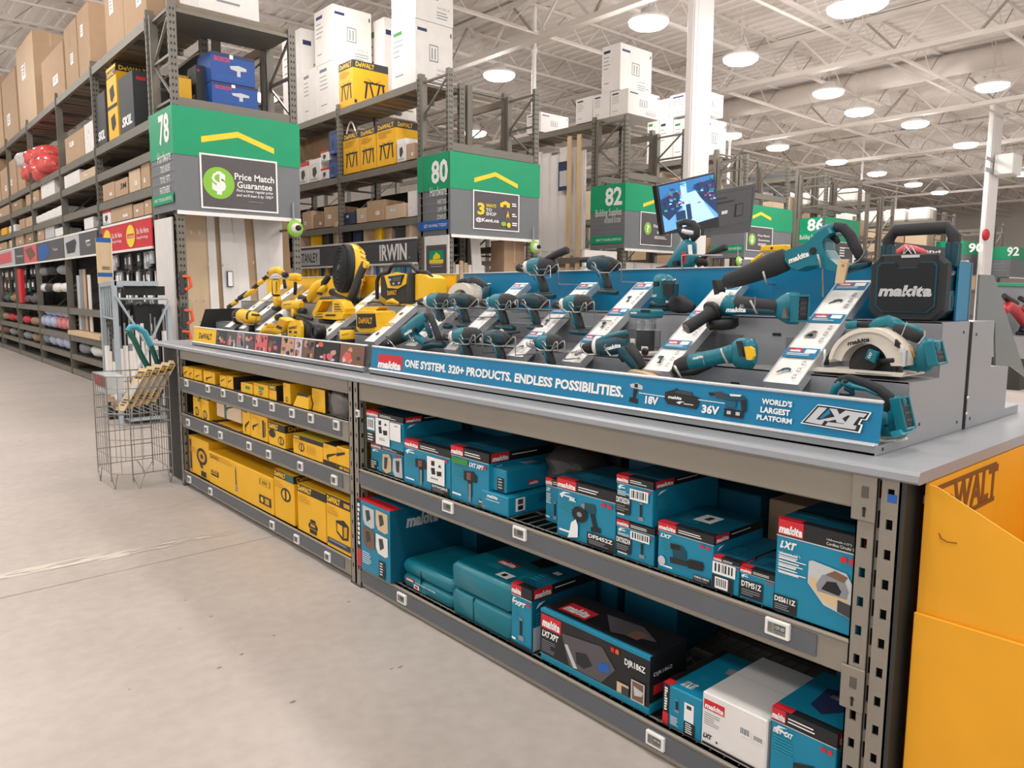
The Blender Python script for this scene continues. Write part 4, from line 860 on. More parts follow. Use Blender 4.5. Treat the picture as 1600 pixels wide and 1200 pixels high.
def posts(root, spec):
    for kind, y0, y1 in spec:
        b = MB()
        if kind == 'wide':
            hole_strip(b, XF, y0+.058, y1, 0, ZT-.03, .12, .0762, .016, .026); hole_strip(b, XF, y0, y0+.045, 0, ZT-.03, .105, .0762, .016, .026)
            hole_strip(b, XF+.012, y0+.045, y0+.058, 0, ZT-.03, .11, .0762, .009, .045, 'shelf_steel'); b.box(XF+.04, XF+.045, y0, y1, 0, ZT-.03, 'black')
            b.box(XF, XF+.06, y0, y0+.004, 0, ZT-.03, 'rack_dark'); b.box(XF, XF+.05, y1-.004, y1, 0, ZT-.03, 'shelf_steel'); b.box(XF-.004, XF+.06, y0-.004, y1+.004, 0, .012, 'rack_dark')
            for zz in (1.0, .5, .04):   # hooked beam connectors with their lock slot
                b.box(XF-.006, XF, y0+.055, y1+.012, zz-.06, zz+.055, 'shelf_steel', .002)
                b.box(XF-.0075, XF-.005, y1-.03, y1-.012, zz-.0, zz+.03, 'rack_dark', .001); b.cyl((XF-.0075, y1-.021, zz-.028), (XF-.004, y1-.021, zz-.028), .005, .005, 'black', 8); b.box(XF-.0076, XF-.004, y1-.024, y1-.018, zz-.048, zz-.03, 'black')
            b.box(XF-.001, XF, y0+.008, y0+.03, 1.0, 1.02, 'sign_blue')
        else:
            hole_strip(b, XF, y0, y1, 0, ZT-.03, .1, .0762, .012, .022); b.box(XF+.03, XF+.034, y0, y1, 0, ZT-.03, 'black')
            hole_strip(b, y0, .0, .045, 0, ZT-.03, .1, .0762, .012, .022, 'shelf_steel', .004, XF); hole_strip(b, y1-.004, .0, .045, 0, ZT-.03, .1, .0762, .012, .022, 'shelf_steel', .004, XF)
            b.box(XF-.004, XF+.05, y0-.003, y1+.003, 0, .01, 'rack_dark')
        b.build('post', root)
posts(mk, [('wide', NY, NY+.103), ('s', MY-.052, MY-.006)]); posts(dw, [('s', MY+.004, MY+.046), ('s', FY-.05, FY)])
for root, ya, yb in ((mk, NY, NY+.05), (mk, MY-.05, MY-.005), (dw, MY+.005, MY+.05), (dw, FY-.05, FY)):
    b = MB(); b.box(BACK, BACK+.045, ya, yb, 0, ZT-.03, 'shelf_steel'); b.build('post', root)
def beam(root, y0, y1, z0, z1, strip=True, name='beam', s0=.0, s1=1.0):
    b = MB(); b.box(XF+.004, XF+.04, y0, y1, z0, z1, 'shelf_steel', .004); b.box(XF-.002, XF+.03, y0, y1, z1-.012, z1, 'shelf_steel', .004); o = b.build(name, root)
    if strip:
        b = MB(); l = y1-y0; b.box(XF, XF+.006, y0+l*s0, y1-l*(1-s1), z0+(z1-z0)*.2, z1-.018, 'strip_grey', .001); q = b.build('price_rail', None); q.parent = o; q.location = -_wl(root)
    b = MB(); b.box(BACK, BACK+.04, y0, y1, z0, z1, 'shelf_steel'); b.build('rear_beam', root)
def deck(root, y0, y1, z):
    b = MB(); n = int((y1-y0)/.05)
    for i in range(n+1):
        y = y0+(y1-y0)*i/n; b.tube([(XF+.015, y, z-.02), (XF+.018, y, z-.001), (BACK+.02, y, z-.001)], .0028, 'wire', 4, smooth=False)
    for x in (XF+.03, XF+.18, XF+.35, XF+.52, XF+.68): b.tube([(x, y0, z-.007), (x, y1, z-.007)], .0032, 'wire', 4, smooth=False)
    b.build('wire_deck', root)
MI0, MI1 = NY+.1, MY-.05
DI0, DI1 = MY+.045, FY-.045
for z0, z1 in ((.008, .112), (.522, .62)): beam(mk, MI0, MI1, z0, z1, True, 'beam', .035); deck(mk, MI0+.01, MI1-.01, z1)
for z0, z1 in ((.028, .124), (.463, .572), (.735, .845)): beam(dw, DI0, DI1, z0, z1, True, 'beam', .03); deck(dw, DI0+.01, DI1-.01, z1)
for root, y0, y1 in ((mk, MI0, MI1), (dw, DI0, DI1)):
    b = MB(); b.box(XF+.006, XF+.04, y0, y1, .965 if root is mk else .985, ZT-.028, 'shelf_steel', .004); b.build('apron', root)
    b = MB(); b.box(BACK+.05, BACK+.062, y0-.05, y1+.05, .02, ZT-.03, 'panel_dark'); b.build('back_panel', root)  # the dark panel is added to keep light out of the shelves
    for y in (y0+.02, y1-.02):
        b = MB()
        for z in (.3, .8): b.bar((XF+.04, y, z), (BACK, y, z), .02, .03, 'rack_dark'); b.bar((XF+.04, y, z), (BACK, y, z+.35 if z < .5 else z+.2), .012, .02, 'rack_dark')
        b.build('side_brace', root)
b = MB(); b.box(XF+.075, BACK+.7, NY-.012, NY+.01, .01, ZT-.03, 'panel_brown'); b.build('end_board', mk)
b = MB(); b.box(XF, XF+.075, NY-.013, NY-.002, .01, ZT-.03, 'panel_dark'); b.build('end_trim', mk)
b = MB(); b.box(XF+.11, XF+.16, NY-.014, NY-.012, .985, 1.005, 'tag_white'); b.build('end_sticker', mk)
b = MB(); b.box(XF+.03, BACK, FY+.01, FY+.42, .012, ZT-.035, 'panel_dark', .004); b.build('end_cabinet', dw)
# price tags
def tag_at(px, py, w_, h, root, txt=None):
    q = ox(px, py, XF-.004); r = empty('price_tag', q, None, None, None, None, root)
    b = MB(); b.box(q.x-.006, q.x+.006, q.y-w_/2, q.y+w_/2, q.z-h/2, q.z+h/2, 'tag_white', .002); b.build('case', r)
    b = MB(); F = Pr(b, (q.x-.006, q.y+w_/2, q.z+h/2), (0, -w_, 0), (0, 0, -h), (-1, 0, 0), .0005)
    F.rect(.13, .18, .87, .82, 'lcd'); F.rect(.4, .22, .85, .6, 'lcd_dark'); F.lines(.16, .24, .36, .76, 5, 'lcd_dark', .35, int(px))
    if txt: F.text(txt, .44, .3, .82, .52, 'white_print', .0)
    F.lines(.42, .66, .84, .78, 2, 'grey_dark', .35, int(py)); b.build('display', r, fix=False)
for p in ((291.5, 598.5), (325, 607.5), (349, 614.5), (376.5, 621.5), (399, 628.5), (425.5, 636), (456.5, 645.6), (486, 653.7), (525.7, 664.5), (294, 660), (322.5, 671), (344.7, 680), (389.5, 697), (420, 710), (469.4, 728.5), (522.4, 750), (296, 749), (329, 768), (425.4, 820.6), (463.6, 842.4), (512, 870)):
    tag_at(*p, .062 if p[0] < 400 else .058, .05, dw)
for p, t in (((700, 792), None), ((812, 833), None), ((1215, 982), '159.00'), ((628, 935), None), ((1024, 1157), '299.00')): tag_at(*p, .073, .048, mk, t)
tag_at(559, 646, .03, .035, mk)
# worktop
b = MB(); TX1 = 3.42
pts = [(1.868, ZT-.008), (1.876, ZT), (TX1-.008, ZT), (TX1, ZT-.008), (TX1, ZT-.024), (TX1-.006, ZT-.03), (1.874, ZT-.03), (1.866, ZT-.024)]
b.prism([(x, .685, z) for x, z in pts], (0, 5.99, 0), 'table_top'); wt = b.build('counter_top', None, (2.6, 3.6, ZT-.03)); tag(wt, 'long pale grey metal worktop carrying the power tool displays', 'worktop')

# ------------------------------------------------------------------ box artwork
SH = {
 'drill': [('teal_dark', [(.0, .12), (.12, .05), (.55, .02), (.62, .2), (.58, .38), (.1, .36)]), ('grey_print', [(.0, .12), (.14, .06), (.14, .34), (.0, .28)]), ('black', [(.38, .36), (.56, .36), (.7, .82), (.52, .84)]), ('black', [(.42, .84), (.82, .78), (.84, .96), (.44, 1)])],
 'disc': [('black', [(.5+.48*math.cos(q/14*6.283), .5+.48*math.sin(q/14*6.283)) for q in range(14)]), ('grey_print', [(.5+.16*math.cos(q/8*6.283), .5+.16*math.sin(q/8*6.283)) for q in range(8)])],
 'sander': [('teal_dark', [(.1, .02), (.35, 0), (.48, .2), (.5, .6), (.1, .6), (.06, .2)]), ('black', [(.0, .02), (.3, .02), (.3, .22), (.02, .26)]), ('rubber', [(.0, .62), (.5, .6), (.52, .8), (.02, .86)]), ('black', [(.5, .62), (.58, .45), (.95, .42), (1, .6), (.96, .78), (.55, .84)])],
 'saw': [('grey_print', [(.05, .6), (.2, .25), (.5, .1), (.8, .2), (.95, .55), (.9, .8), (.1, .8)]), ('black', [(.2, .7), (.35, .4), (.6, .35), (.75, .6), (.7, .75)]), ('brown_print', [(.3, .2), (.55, 0), (.9, .1), (.8, .3)])],
 'recip': [('teal_dark', [(.2, .5), (.3, .28), (.6, .16), (.82, .18), (.85, .4), (.55, .46), (.4, .62)]), ('black', [(0, .72), (.2, .5), (.36, .58), (.08, .82)]), ('black', [(.8, .2), (1, .3), (1, .6), (.9, .62), (.88, .42)])],
 'slim': [('grey_print', [(.35, 0), (.65, .02), (.62, .12), (.38, .1)]), ('black', [(.4, .12), (.58, .12), (.6, .7), (.42, .7)]), ('grey_print', [(.3, .74), (.75, .72), (.75, .9), (.32, .92)])],
 'fan': [('dw_print', [(.5+.45*math.cos(q/14*6.283), .42+.42*math.sin(q/14*6.283)) for q in range(14)]), ('dw_deep', [(.5+.3*math.cos(q/14*6.283), .42+.28*math.sin(q/14*6.283)) for q in range(14)]), ('dw_print', [(.5+.12*math.cos(q/8*6.283), .42+.12*math.sin(q/8*6.283)) for q in range(8)]), ('dw_print', [(.15, .6), (.3, .6), (.62, 1), (.4, 1)])],
 'vac': [('dw_print', [(.3, .2), (.7, .18), (.75, .35), (.25, .36)]), ('dw_print', [(.1, .55), (.25, .38), (.78, .38), (.92, .6), (.85, .72), (.15, .72)]), ('dw_print', [(.2, .76), (.84, .76), (.8, 1), (.24, 1)]), ('dw_deep', [(.3, .45), (.7, .45), (.7, .6), (.3, .6)])],
 'lamp': [('dw_print', [(.05, .2), (.6, .05), (.95, .25), (.9, .9), (.5, 1), (.08, .75)]), ('box_yellow', [(.14, .3), (.5, .34), (.5, .85), (.14, .66)]), ('dw_deep', [(.6, .35), (.85, .3), (.82, .8), (.6, .88)])],
 'ring': [('dw_print', [(.5+.5*math.cos(q/14*6.283), .5+.5*math.sin(q/14*6.283)) for q in range(14)]), ('box_yellow', [(.5+.36*math.cos(q/14*6.283), .5+.36*math.sin(q/14*6.283)) for q in range(14)]), ('dw_print', [(.42, .15), (.58, .15), (.58, .9), (.42, .9)])],
 'bar': [('dw_print', [(.0, .6), (.1, .45), (.95, .1), (1, .2), (.2, .7), (.25, 1), (.1, .95)])],
 'impact': [('black', [(.1, .05), (.7, .0), (.95, .12), (.9, .32), (.12, .34)]), ('brown_print', [(.3, .08), (.55, .06), (.55, .28), (.3, .3)]), ('black', [(.36, .32), (.62, .32), (.62, .8), (.4, .8)]), ('grey_print', [(.42, .4), (.56, .4), (.56, .95), (.44, .95)])],
}
def pic(P, kind, a, b_, c, d):
    for m_, pts in SH[kind]: P.poly(pts, m_, (a, b_, c, d))
def st_mk(F, S, T, model=None, kind='drill', px=(.45, .3, .95, .85), plate=(.55, .78, .98, .96), lxt=True, band=.17, red=(.0, .34), title=True, sticker=None, top='mk_box_dk', seed=1, extra=None, side=True):
    F.rect(0, 0, 1, band, 'box_black'); F.rect(0, band, 1, band+.012, 'silver_label'); F.rect(red[0], 0.0, red[1], band*.92, 'red'); F.text('makita', red[0]+.02*(red[1]-red[0]), band*.32, red[1]-.03*(red[1]-red[0]), band*.86, 'white_print', .05, .18)
    if title: F.lines(red[1]+.04, band*.35, min(.95, red[1]+.5), band*.85, 2, 'white_print', .4, seed)
    if lxt: F.text('LXT', .05, band+.05, .26, band+.13, 'white_print', .06, .3)
    else: F.poly([(.05, band+.1), (.12, band+.04), (.26, band+.04), (.14, band+.07), (.1, band+.16)], 'white_print'); F.rect(.13, band+.09, .25, band+.115, 'white_print')
    F.lines(.05, band+.18, .38, band+.42, 6, 'teal_lite' if seed % 2 else 'white_print', .4, seed)
    if kind: pic(F, kind, *px)
    F.lines(.06, .86, .34, .93, 1, 'white_print', .5, seed)
    if model: F.rect(*plate, 'box_black'); a, b_, c, d = plate; F.text(model, a+.06*(c-a), b_+.1*(d-b_), c-.06*(c-a), b_+.42*(d-b_), 'white_print', .03); F.lines(a+.08*(c-a), b_+.55*(d-b_), c-.1*(c-a), b_+.92*(d-b_), 3, 'grey_print', .4, seed)
    for k in (.78, .88): F.rect(k, band+.05, k+.07, band+.11, 'red')
    if sticker: a, b_, c, d = sticker; F.barcode(a, b_, c, d, seed)
    if side:
        S.rect(0, 0, 1, band, 'box_black'); S.rect(.03, 0, .3, band*.92, 'red'); S.text('makita', .045, band*.3, .285, band*.84, 'white_print', .05, .18); S.lines(.34, band*.35, .8, band*.6, 1, 'white_print', .4, seed)
        S.rect(0, band, 1, 1, 'mk_box_dk' if seed % 3 == 0 else 'mk_box'); S.poly([(.06, band+.14), (.1, band+.06), (.2, band+.05), (.12, band+.1)], 'white_print'); S.lines(.06, band+.22, .3, band+.5, 6, 'teal_lite', .4, seed)
    T.rect(0, 0, 1, 1, top); T.rect(0, .9, 1, 1, 'box_black'); T.lines(.1, .55, .5, .8, 4, 'teal_lite', .35, seed); T.rect(.0, .9, .3, 1, 'red')
    if extra: extra(F, S, T)
def MK(label, pl, pr, pt, z, d=.32, xf=1.905, **kw):
    bd = kw.pop('body', 'mk_box'); rz = kw.pop('rz', 0.0); pyr = kw.pop('pyr', None)
    return pbox('tool_box', label, 'box', pl, pr, pt, z, xf, d, bd, kw.pop('style', st_mk), 'teal power tool boxes', rz, .003, pyr, **kw)
ZM, ZB = .622, .114
# --- middle shelf, from the joint post to the near post
def e1(F, S, T):
    F.barcode(.03, .22, .24, .58, 3); F.rect(.0, .64, .27, .98, 'box_black'); F.lines(.05, .7, .24, .95, 3, 'white_print', .4, 3)
    F.rect(.28, .16, .66, .95, 'white_print'); F.poly([(.36, .42), (.44, .4), (.46, .6), (.38, .62)], 'black'); F.poly([(.48, .5), (.6, .48), (.6, .62), (.5, .64)], 'black'); F.poly([(.37, .24), (.44, .22), (.44, .36), (.37, .36)], 'black'); F.poly([(.52, .34), (.56, .26), (.6, .34)], 'black'); F.lines(.38, .74, .58, .84, 2, 'grey_print', .4, 3)
    F.rect(.68, .2, .96, .72, 'white_print'); F.lines(.8, .27, .93, .32, 1, 'grey_print', .5, 3)
zst = ox(579.5, 690.4, 1.92).z
MK('lower teal box in the corner by the joint post with two round pictures', 579.5, 629.6, 690.4, ZM, .34, 1.92, kind=None, lxt=False, extra=lambda F, S, T: (F.poly([(.4, .3), (.6, .25), (.66, .4), (.66, .85), (.5, .98), (.38, .85)], 'sand_print'), F.poly([(.72, .35), (.98, .25), (1, .95), (.78, .98), (.7, .8)], 'silver_label'), F.poly([(.45, .4), (.56, .38), (.52, .8), (.44, .82)], 'grey_dark'), F.poly([(.8, .4), (.92, .38), (.9, .8), (.82, .78)], 'grey_dark'), F.rect(.0, .62, .22, .98, 'box_black'), F.lines(.03, .66, .2, .95, 4, 'white_print', .35, 2)))
MK('upper teal box by the joint post with white stickers', 572.5, 630, 640, zst+.002, .34, 1.90, kind=None, lxt=False, extra=e1)
def e3(F, S, T):
    F.rect(.54, .24, .9, .8, 'white_print'); F.poly([(.62, .48), (.7, .46), (.72, .6), (.64, .62)], 'black'); F.poly([(.74, .52), (.84, .5), (.84, .6), (.75, .62)], 'black'); F.poly([(.63, .32), (.7, .31), (.7, .42), (.63, .42)], 'black'); F.poly([(.77, .42), (.81, .35), (.84, .42)], 'black'); F.lines(.62, .68, .84, .74, 1, 'grey_print', .5, 3)
MK('teal impact wrench box with a white guidance sheet', 630.4, 704, 684.6, ZM, .36, kind='impact', px=(.24, .35, .56, .98), lxt=False, model='DTW285Z', plate=(.62, .82, .98, .99), seed=3, extra=e3)
MK('teal impact driver box with a green sticker', 704.6, 764, 695, ZM, .36, kind='impact', px=(.32, .38, .74, .98), lxt=False, model='DHP486Z', plate=(.76, .84, 1, .99), seed=5, extra=lambda F, S, T: (F.rect(.04, .2, .48, .31, 'green_print'), F.text('LXT XPT', .52, .22, .9, .3, 'white_print', .05, .2)))
def st_mkplain(F, S, T, seed=1, up=False):
    if up: F.rect(.0, .05, .16, .9, 'box_black'); F.rect(.02, .5, .12, .88, 'red'); F.rect(.55, .35, .9, .95, 'box_black'); F.lines(.6, .4, .85, .9, 4, 'silver_label', .4, 3); F.lines(.2, .15, .45, .9, 6, 'teal_lite', .2, 4); S.rect(.44, .62, .66, .82, 'red'); S.text('makita', .46, .66, .64, .8, 'white_print', .04, .15)
    else: F.text('makita', .22, .1, .62, .28, 'white_print', .05, .15); F.lines(.18, .38, .7, .48, 1, 'white_print', .3, 2); S.rect(.13, .12, .3, .8, 'white_print'); S.rect(.17, .2, .26, .45, 'grey_dark'); S.rect(.17, .52, .26, .74, 'black'); S.lines(.55, .15, .9, .6, 5, 'mk_box_dk', .5, 3)
    T.rect(.2, .2, .6, .45, 'silver_label' if up else 'mk_box_dk')
ZM5 = ox(752, 763, 1.90).z
pbox('tool_box', 'plain bright teal box under a smaller one, middle shelf', 'box', 752, 794, 765, ZM, 1.90, .3, 'mk_box', st_mkplain, 'teal power tool boxes')
pbox('tool_box', 'small bright teal box on top of the plain one', 'box', 761, 791, 728, ZM5, 1.92, .27, 'mk_box', st_mkplain, 'teal power tool boxes', up=True)
MK('narrow teal box half hidden behind the screwdriver box', 853, 884, 745, ZM, .22, 1.99, kind='slim', px=(.3, .5, .7, .95), seed=4)
MK('teal screwdriver box with a black disc and a white figure picture', 871, 963, 746, ZM, .3, kind='drill', px=(.44, .28, .84, .75), lxt=False, model='DFS452Z', plate=(.55, .77, 1, .98), seed=7, extra=lambda F, S, T: (pic(F, 'disc', .28, .38, .56, .66), F.poly([(.25, .88), (.28, .7), (.36, .62), (.4, .72), (.4, .92), (.22, .98)], 'white_print'), F.text('BL', .24, .26, .36, .33, 'white_print', .05, .2)))
zdr = ox(964, 810, 1.90).z
MK('lower of two stacked teal trimmer boxes with barcode stickers', 964, 1023, 810, ZM, .36, kind='slim', px=(.55, .4, .85, .9), lxt=False, model='DRT50ZX4', plate=(.0, .42, .42, .86), seed=6, sticker=(.4, .2, .9, .42))
MK('upper of two stacked teal trimmer boxes with barcode stickers', 964, 1021, 740.6, zdr+.001, .36, kind='slim', px=(.55, .5, .85, .95), lxt=False, model='DRT50ZX4', plate=(.0, .45, .42, .86), seed=8, sticker=(.4, .24, .9, .48))
MK('teal sander box with a white shipping sticker on its top', 1029, 1116, 814, ZM, .27, kind='sander', px=(.24, .36, .86, .84), model='DBO180Z', plate=(.68, .85, .98, .97), seed=5, extra=lambda F, S, T: (F.disc(.1, .78, .07, .1, 'silver_label', 12), T.rect(.3, .35, .62, .65, 'white_print'), T.rect(.42, .42, .52, .56, 'grey_dark')))
MK('small teal box with two white barcode stickers', 1115, 1156, 868, ZM, .27, 1.9, kind=None, lxt=False, seed=9, band=.12, extra=lambda F, S, T: (F.barcode(0, .14, .88, .5, 2), F.rect(.0, .54, .8, .96, 'box_black'), F.barcode(.12, .58, .62, .92, 5)))
MK('small teal multi tool box touching the tallest teal box', 1157, 1212, 884, ZM, .26, 1.9, kind=None, lxt=False, model='DTM51Z', plate=(.03, .35, .68, .9), seed=2)
MK('tallest teal box with a circular saw photo, next to the near post', 1215, 1347, 809, ZM, .27, 1.893, kind=None, lxt=True, model='DSS611Z', plate=(.0, .8, .3, .98), seed=4, red=(.02, .33), pyr=852, title=False, extra=lambda F, S, T: (
    F.poly([(.42, .36), (.46, .34), (.86, .38), (.95, .5), (.95, .82), (.62, .76), (.42, .58)], 'silver_label'), F.poly([(.44, .5), (.9, .62), (.9, .78), (.62, .73), (.44, .58)], 'sand_print'), pic(F, 'saw', .5, .38, .92, .7), F.poly([(.78, .66), (.93, .68), (.93, .81), (.78, .78)], 'grey_dark'), F.text('165mm(6-1/2")', .62, .075, .9, .1, 'white_print', .0), F.text('Cordless Circular Saw', .62, .11, .98, .14, 'white_print', .0),
    F.text('165mm(6-1/2")', .05, .33, .32, .36, 'white_print', 0), F.lines(.05, .37, .4, .56, 7, 'white_print', .35, 8), T.rect(0, .55, 1, .62, 'box_black')))
# second row in the dark
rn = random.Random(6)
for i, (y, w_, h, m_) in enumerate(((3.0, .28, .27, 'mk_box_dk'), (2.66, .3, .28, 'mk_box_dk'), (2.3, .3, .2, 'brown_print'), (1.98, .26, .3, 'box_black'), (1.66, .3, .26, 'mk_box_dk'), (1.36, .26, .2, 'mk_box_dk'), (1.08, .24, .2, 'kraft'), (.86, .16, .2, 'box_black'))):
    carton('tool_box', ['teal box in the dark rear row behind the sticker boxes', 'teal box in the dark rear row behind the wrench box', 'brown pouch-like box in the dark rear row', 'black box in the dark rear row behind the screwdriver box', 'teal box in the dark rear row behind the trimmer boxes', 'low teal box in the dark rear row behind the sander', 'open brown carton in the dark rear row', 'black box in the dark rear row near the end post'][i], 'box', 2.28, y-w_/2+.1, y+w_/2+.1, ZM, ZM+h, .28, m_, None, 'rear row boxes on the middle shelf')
bag('cloth_bag', 'dark crumpled bag between the plain teal box and the screwdriver box', 900, 736, 2.2, .13, .14, .1, 'dark_bag', None, 4)
# --- bottom shelf
def st_b1(F, S, T):
    F.rect(0, 0, .13, 1, 'box_black'); F.rect(0, .72, .12, .98, 'red'); F.lines(.03, .06, .1, .68, 9, 'white_print', .7, 2)
    for a, b_, m_ in ((.2, .06, 'silver_label'), (.6, .05, 'sand_print'), (.2, .36, 'brown_print'), (.6, .38, 'milk')):
        F.poly([(a, b_), (a+.34, b_+.01), (a+.35, b_+.26), (a+.26, b_+.29), (a+.06, b_+.27), (a, b_+.2)], m_); F.poly([(a+.08, b_+.06), (a+.2, b_+.04), (a+.24, b_+.16), (a+.12, b_+.22)], 'grey_dark')
    F.lines(.18, .72, .5, .9, 6, 'white_print', .35, 3); F.rect(.68, .74, .86, .98, 'box_black'); F.lines(.71, .77, .83, .96, 5, 'white_print', .4, 4)
    S.rect(0, 0, 1, 1, 'mk_box_dk'); S.text('makita', .2, .1, .62, .28, 'silver_label', .05, .18); T.rect(0, .85, 1, 1, 'red')
carton_b1 = pbox('tool_box', 'tall teal box with four round pictures on the bottom shelf', 'box', 557, 609, 778, ZB, 1.866, .45, 'mk_box', st_b1, 'teal power tool boxes', pyr=797)
def case(label, pl, pr, pt, z0, d, xf, labelf=None, pyr=None, latch=False):
    a = ox(pl, pt, xf); c = ox(pr, pyr or pt+20, xf); y0, y1, z1 = c.y, a.y, a.z; w_ = y1-y0; h = z1-z0
    r = empty('carry_case', (xf+d/2, (y0+y1)/2, z0), label, 'tool case', 'moulded teal carry cases')
    def shell(b, za, zb, ins, m_):
        rr = []
        for z, k in ((za, ins), (za+.006, ins*.45), (za+.018, 0.003), (zb-.02, 0.0), (zb-.007, ins*.4), (zb, ins)):
            x0, x1, ya, yb = xf+k, xf+d-k, y0+k, y1-k; ch = .022
            rr.append([V(q) for q in ((x0+ch, ya, z), (x1-ch, ya, z), (x1, ya+ch, z), (x1, yb-ch, z), (x1-ch, yb, z), (x0+ch, yb, z), (x0, yb-ch, z), (x0, ya+ch, z))])
        b.rings(rr, m_, True, True)
    mid = z0+h*.5
    b = MB(); shell(b, z0, mid-.0015, .016, 'teal'); b.build('lower_shell', r)
    b = MB(); shell(b, mid+.0015, z1, .018, 'teal'); b.build('upper_shell', r)
    b = MB(); b.box(xf-.001, xf+.02, y0+w_*.6, y0+w_*.606, z0+.012, mid-.004 if not latch else z1-.02, 'teal_deep'); b.build('seam', r)
    b = MB(); F = Pr(b, (xf+.002, y1, z1), (0, -w_, 0), (0, 0, -h), (-1, 0, 0), .003); T = Pr(b, (xf+d, y1, z1), (0, -w_, 0), (-d, 0, 0), (0, 0, 1), .001)
    if labelf: labelf(F, T)
    b.build('sticker', r, fix=False); return z1
def cl1(F, T):
    F.rect(.1, .6, .26, .72, 'red'); F.text('makita', .11, .62, .25, .7, 'white_print', .05, .15); F.text('CORDLESS DRIVER', .3, .62, .7, .68, 'white_print', 0); F.rect(.28, .72, .38, .88, 'white_print'); F.rect(.3, .75, .36, .85, 'red'); F.lines(.4, .74, .6, .9, 4, 'teal_lite', .4, 2); T.text('makita', .55, .45, .98, .6, 'white_print', .05, .18)
case('smaller teal carry case beside the tall picture box', 627, 707, 872, ZB, .34, 1.905, cl1, 888, True)
def cl2(F, T): T.rect(.35, .55, .62, .66, 'red'); T.text('makita', .37, .57, .6, .65, 'white_print', .05, .15); T.lines(.35, .7, .6, .8, 3, 'teal_lite', .4, 3); T.rect(.62, .78, .8, .9, 'white_print'); T.rect(.67, .81, .73, .87, 'black'); T.poly([(.6, .2), (.85, .25), (.8, .45), (.6, .42)], 'black')
case('large deep teal carry case with a red label on its lid', 703, 800, 876, ZB, .42, 1.893, cl2, 905)
MK('slim tall teal box right of the large carry case', 799.5, 831, 910, ZB, .36, 1.9, kind='slim', px=(.2, .5, .8, .9), red=(.0, .5), lxt=False, title=False, seed=3, extra=lambda F, S, T: (F.rect(.0, .93, 1, 1, 'box_black'), F.text('XPT', .2, .24, .75, .32, 'white_print', .05, .25), S.rect(.02, .6, .16, .98, 'silver_label'), T.rect(.3, .4, .6, .48, 'white_print')))
def st_djr(F, S, T):
    F.rect(0, 0, 1, .07, 'mk_box'); F.rect(0, .07, 1, .86, 'box_black'); F.rect(0, .86, 1, .885, 'teal_lite'); F.rect(.01, .1, .21, .36, 'red'); F.text('makita', .02, .17, .2, .33, 'white_print', .06, .18); F.text('LXT XPT', .02, .4, .19, .52, 'white_print', .05, .25); F.lines(.02, .58, .16, .82, 6, 'grey_print', .35, 2)
    F.poly([(.22, .3), (.6, .2), (.72, .5), (.6, .84), (.3, .84)], 'plaque'); F.poly([(.25, .48), (.28, .46), (.38, .82), (.34, .84)], 'silver_label'); F.poly([(.36, .52), (.46, .46), (.52, .62), (.44, .76), (.37, .72)], 'rubber'); F.poly([(.56, .52), (.66, .46), (.68, .6), (.58, .66)], 'sign_blue')
    F.rect(.68, .12, .71, .2, 'red'); F.rect(.72, .12, .75, .2, 'orange'); F.text('DJR186Z', .8, .2, .97, .34, 'white_print', .03); F.rect(.74, .66, .84, .84, 'sand_print'); F.rect(.78, .7, .84, .84, 'grey_dark'); F.rect(.86, .5, .97, .85, 'silver_label'); F.rect(.87, .52, .96, .83, 'brown_print'); F.poly([(.88, .6), (.96, .64), (.95, .72), (.89, .76)], 'silver_label')
    S.rect(0, 0, 1, .8, 'box_black'); S.rect(.1, .52, .8, .68, 'red'); S.text('DJR186Z', .1, .3, .6, .38, 'white_print', .0); S.rect(0, .82, 1, .86, 'teal_lite')
    T.rect(0, 0, 1, .92, 'box_black'); T.rect(.1, .4, .36, .8, 'red'); T.text('makita', .12, .48, .34, .74, 'white_print', .05, .18); T.poly([(.4, .3), (.7, .2), (.9, .5), (.6, .8)], 'plaque'); T.rect(.7, .4, .8, .7, 'brown_print')
pbox('tool_box', 'long black and teal saw box lying on the bottom shelf', 'box', 845, 1016, 948.7, ZB, 1.9, .2, 'mk_box', st_djr, 'teal power tool boxes', pyr=1034)
def st_b6(F, S, T):
    F.rect(0, 0, .17, 1, 'box_black'); F.rect(0, .7, .15, .98, 'red'); F.lines(.04, .08, .12, .66, 9, 'white_print', .7, 2); F.rect(.56, .22, .8, .66, 'white_print'); F.rect(.62, .27, .74, .36, 'grey_dark'); F.rect(.56, .68, .84, .98, 'box_black'); F.lines(.6, .7, .8, .96, 5, 'white_print', .45, 3); pic(F, 'slim', .24, .25, .5, .6); F.lines(.22, .7, .48, .92, 6, 'white_print', .35, 4)
    T.text('LXT BL XPT', .3, .8, .6, .92, 'white_print', .04, .2); T.lines(.4, .6, .9, .78, 5, 'teal_lite', .3, 3); T.poly([(.6, .3), (.9, .25), (.85, .4), (.65, .42)], 'grey_print'); T.rect(0, 0, .14, 1, 'box_black'); T.rect(0, .9, .2, 1, 'red')
pbox('tool_box', 'teal box standing on its end between the long saw box and the white box', 'box', 1037, 1098, 1066, ZB, 1.905, .34, 'mk_box', st_b6, 'teal power tool boxes', pyr=1095)
def st_b7(F, S, T):
    F.rect(.03, .12, .36, .3, 'red'); F.text('makita', .045, .18, .345, .28, 'white_print', .05, .15); F.lines(.04, .36, .3, .6, 6, 'grey_print', .3, 2); F.barcode(.6, .3, .76, .46, 2); F.barcode(.8, .34, .94, .46, 6); F.text('LXT', .04, .74, .18, .83, 'black', .05, .2); F.disc(.26, .82, .015, .025, 'black', 8); F.rect(.03, .9, 1, .95, 'black')
    T.rect(.0, .5, 1, .505, 'kraft_lt')
pbox('tool_box', 'plain white box with a red label on the bottom shelf', 'box', 1098, 1200, 1079, ZB, 1.9, .34, 'carton_white', st_b7, None, pyr=1127)
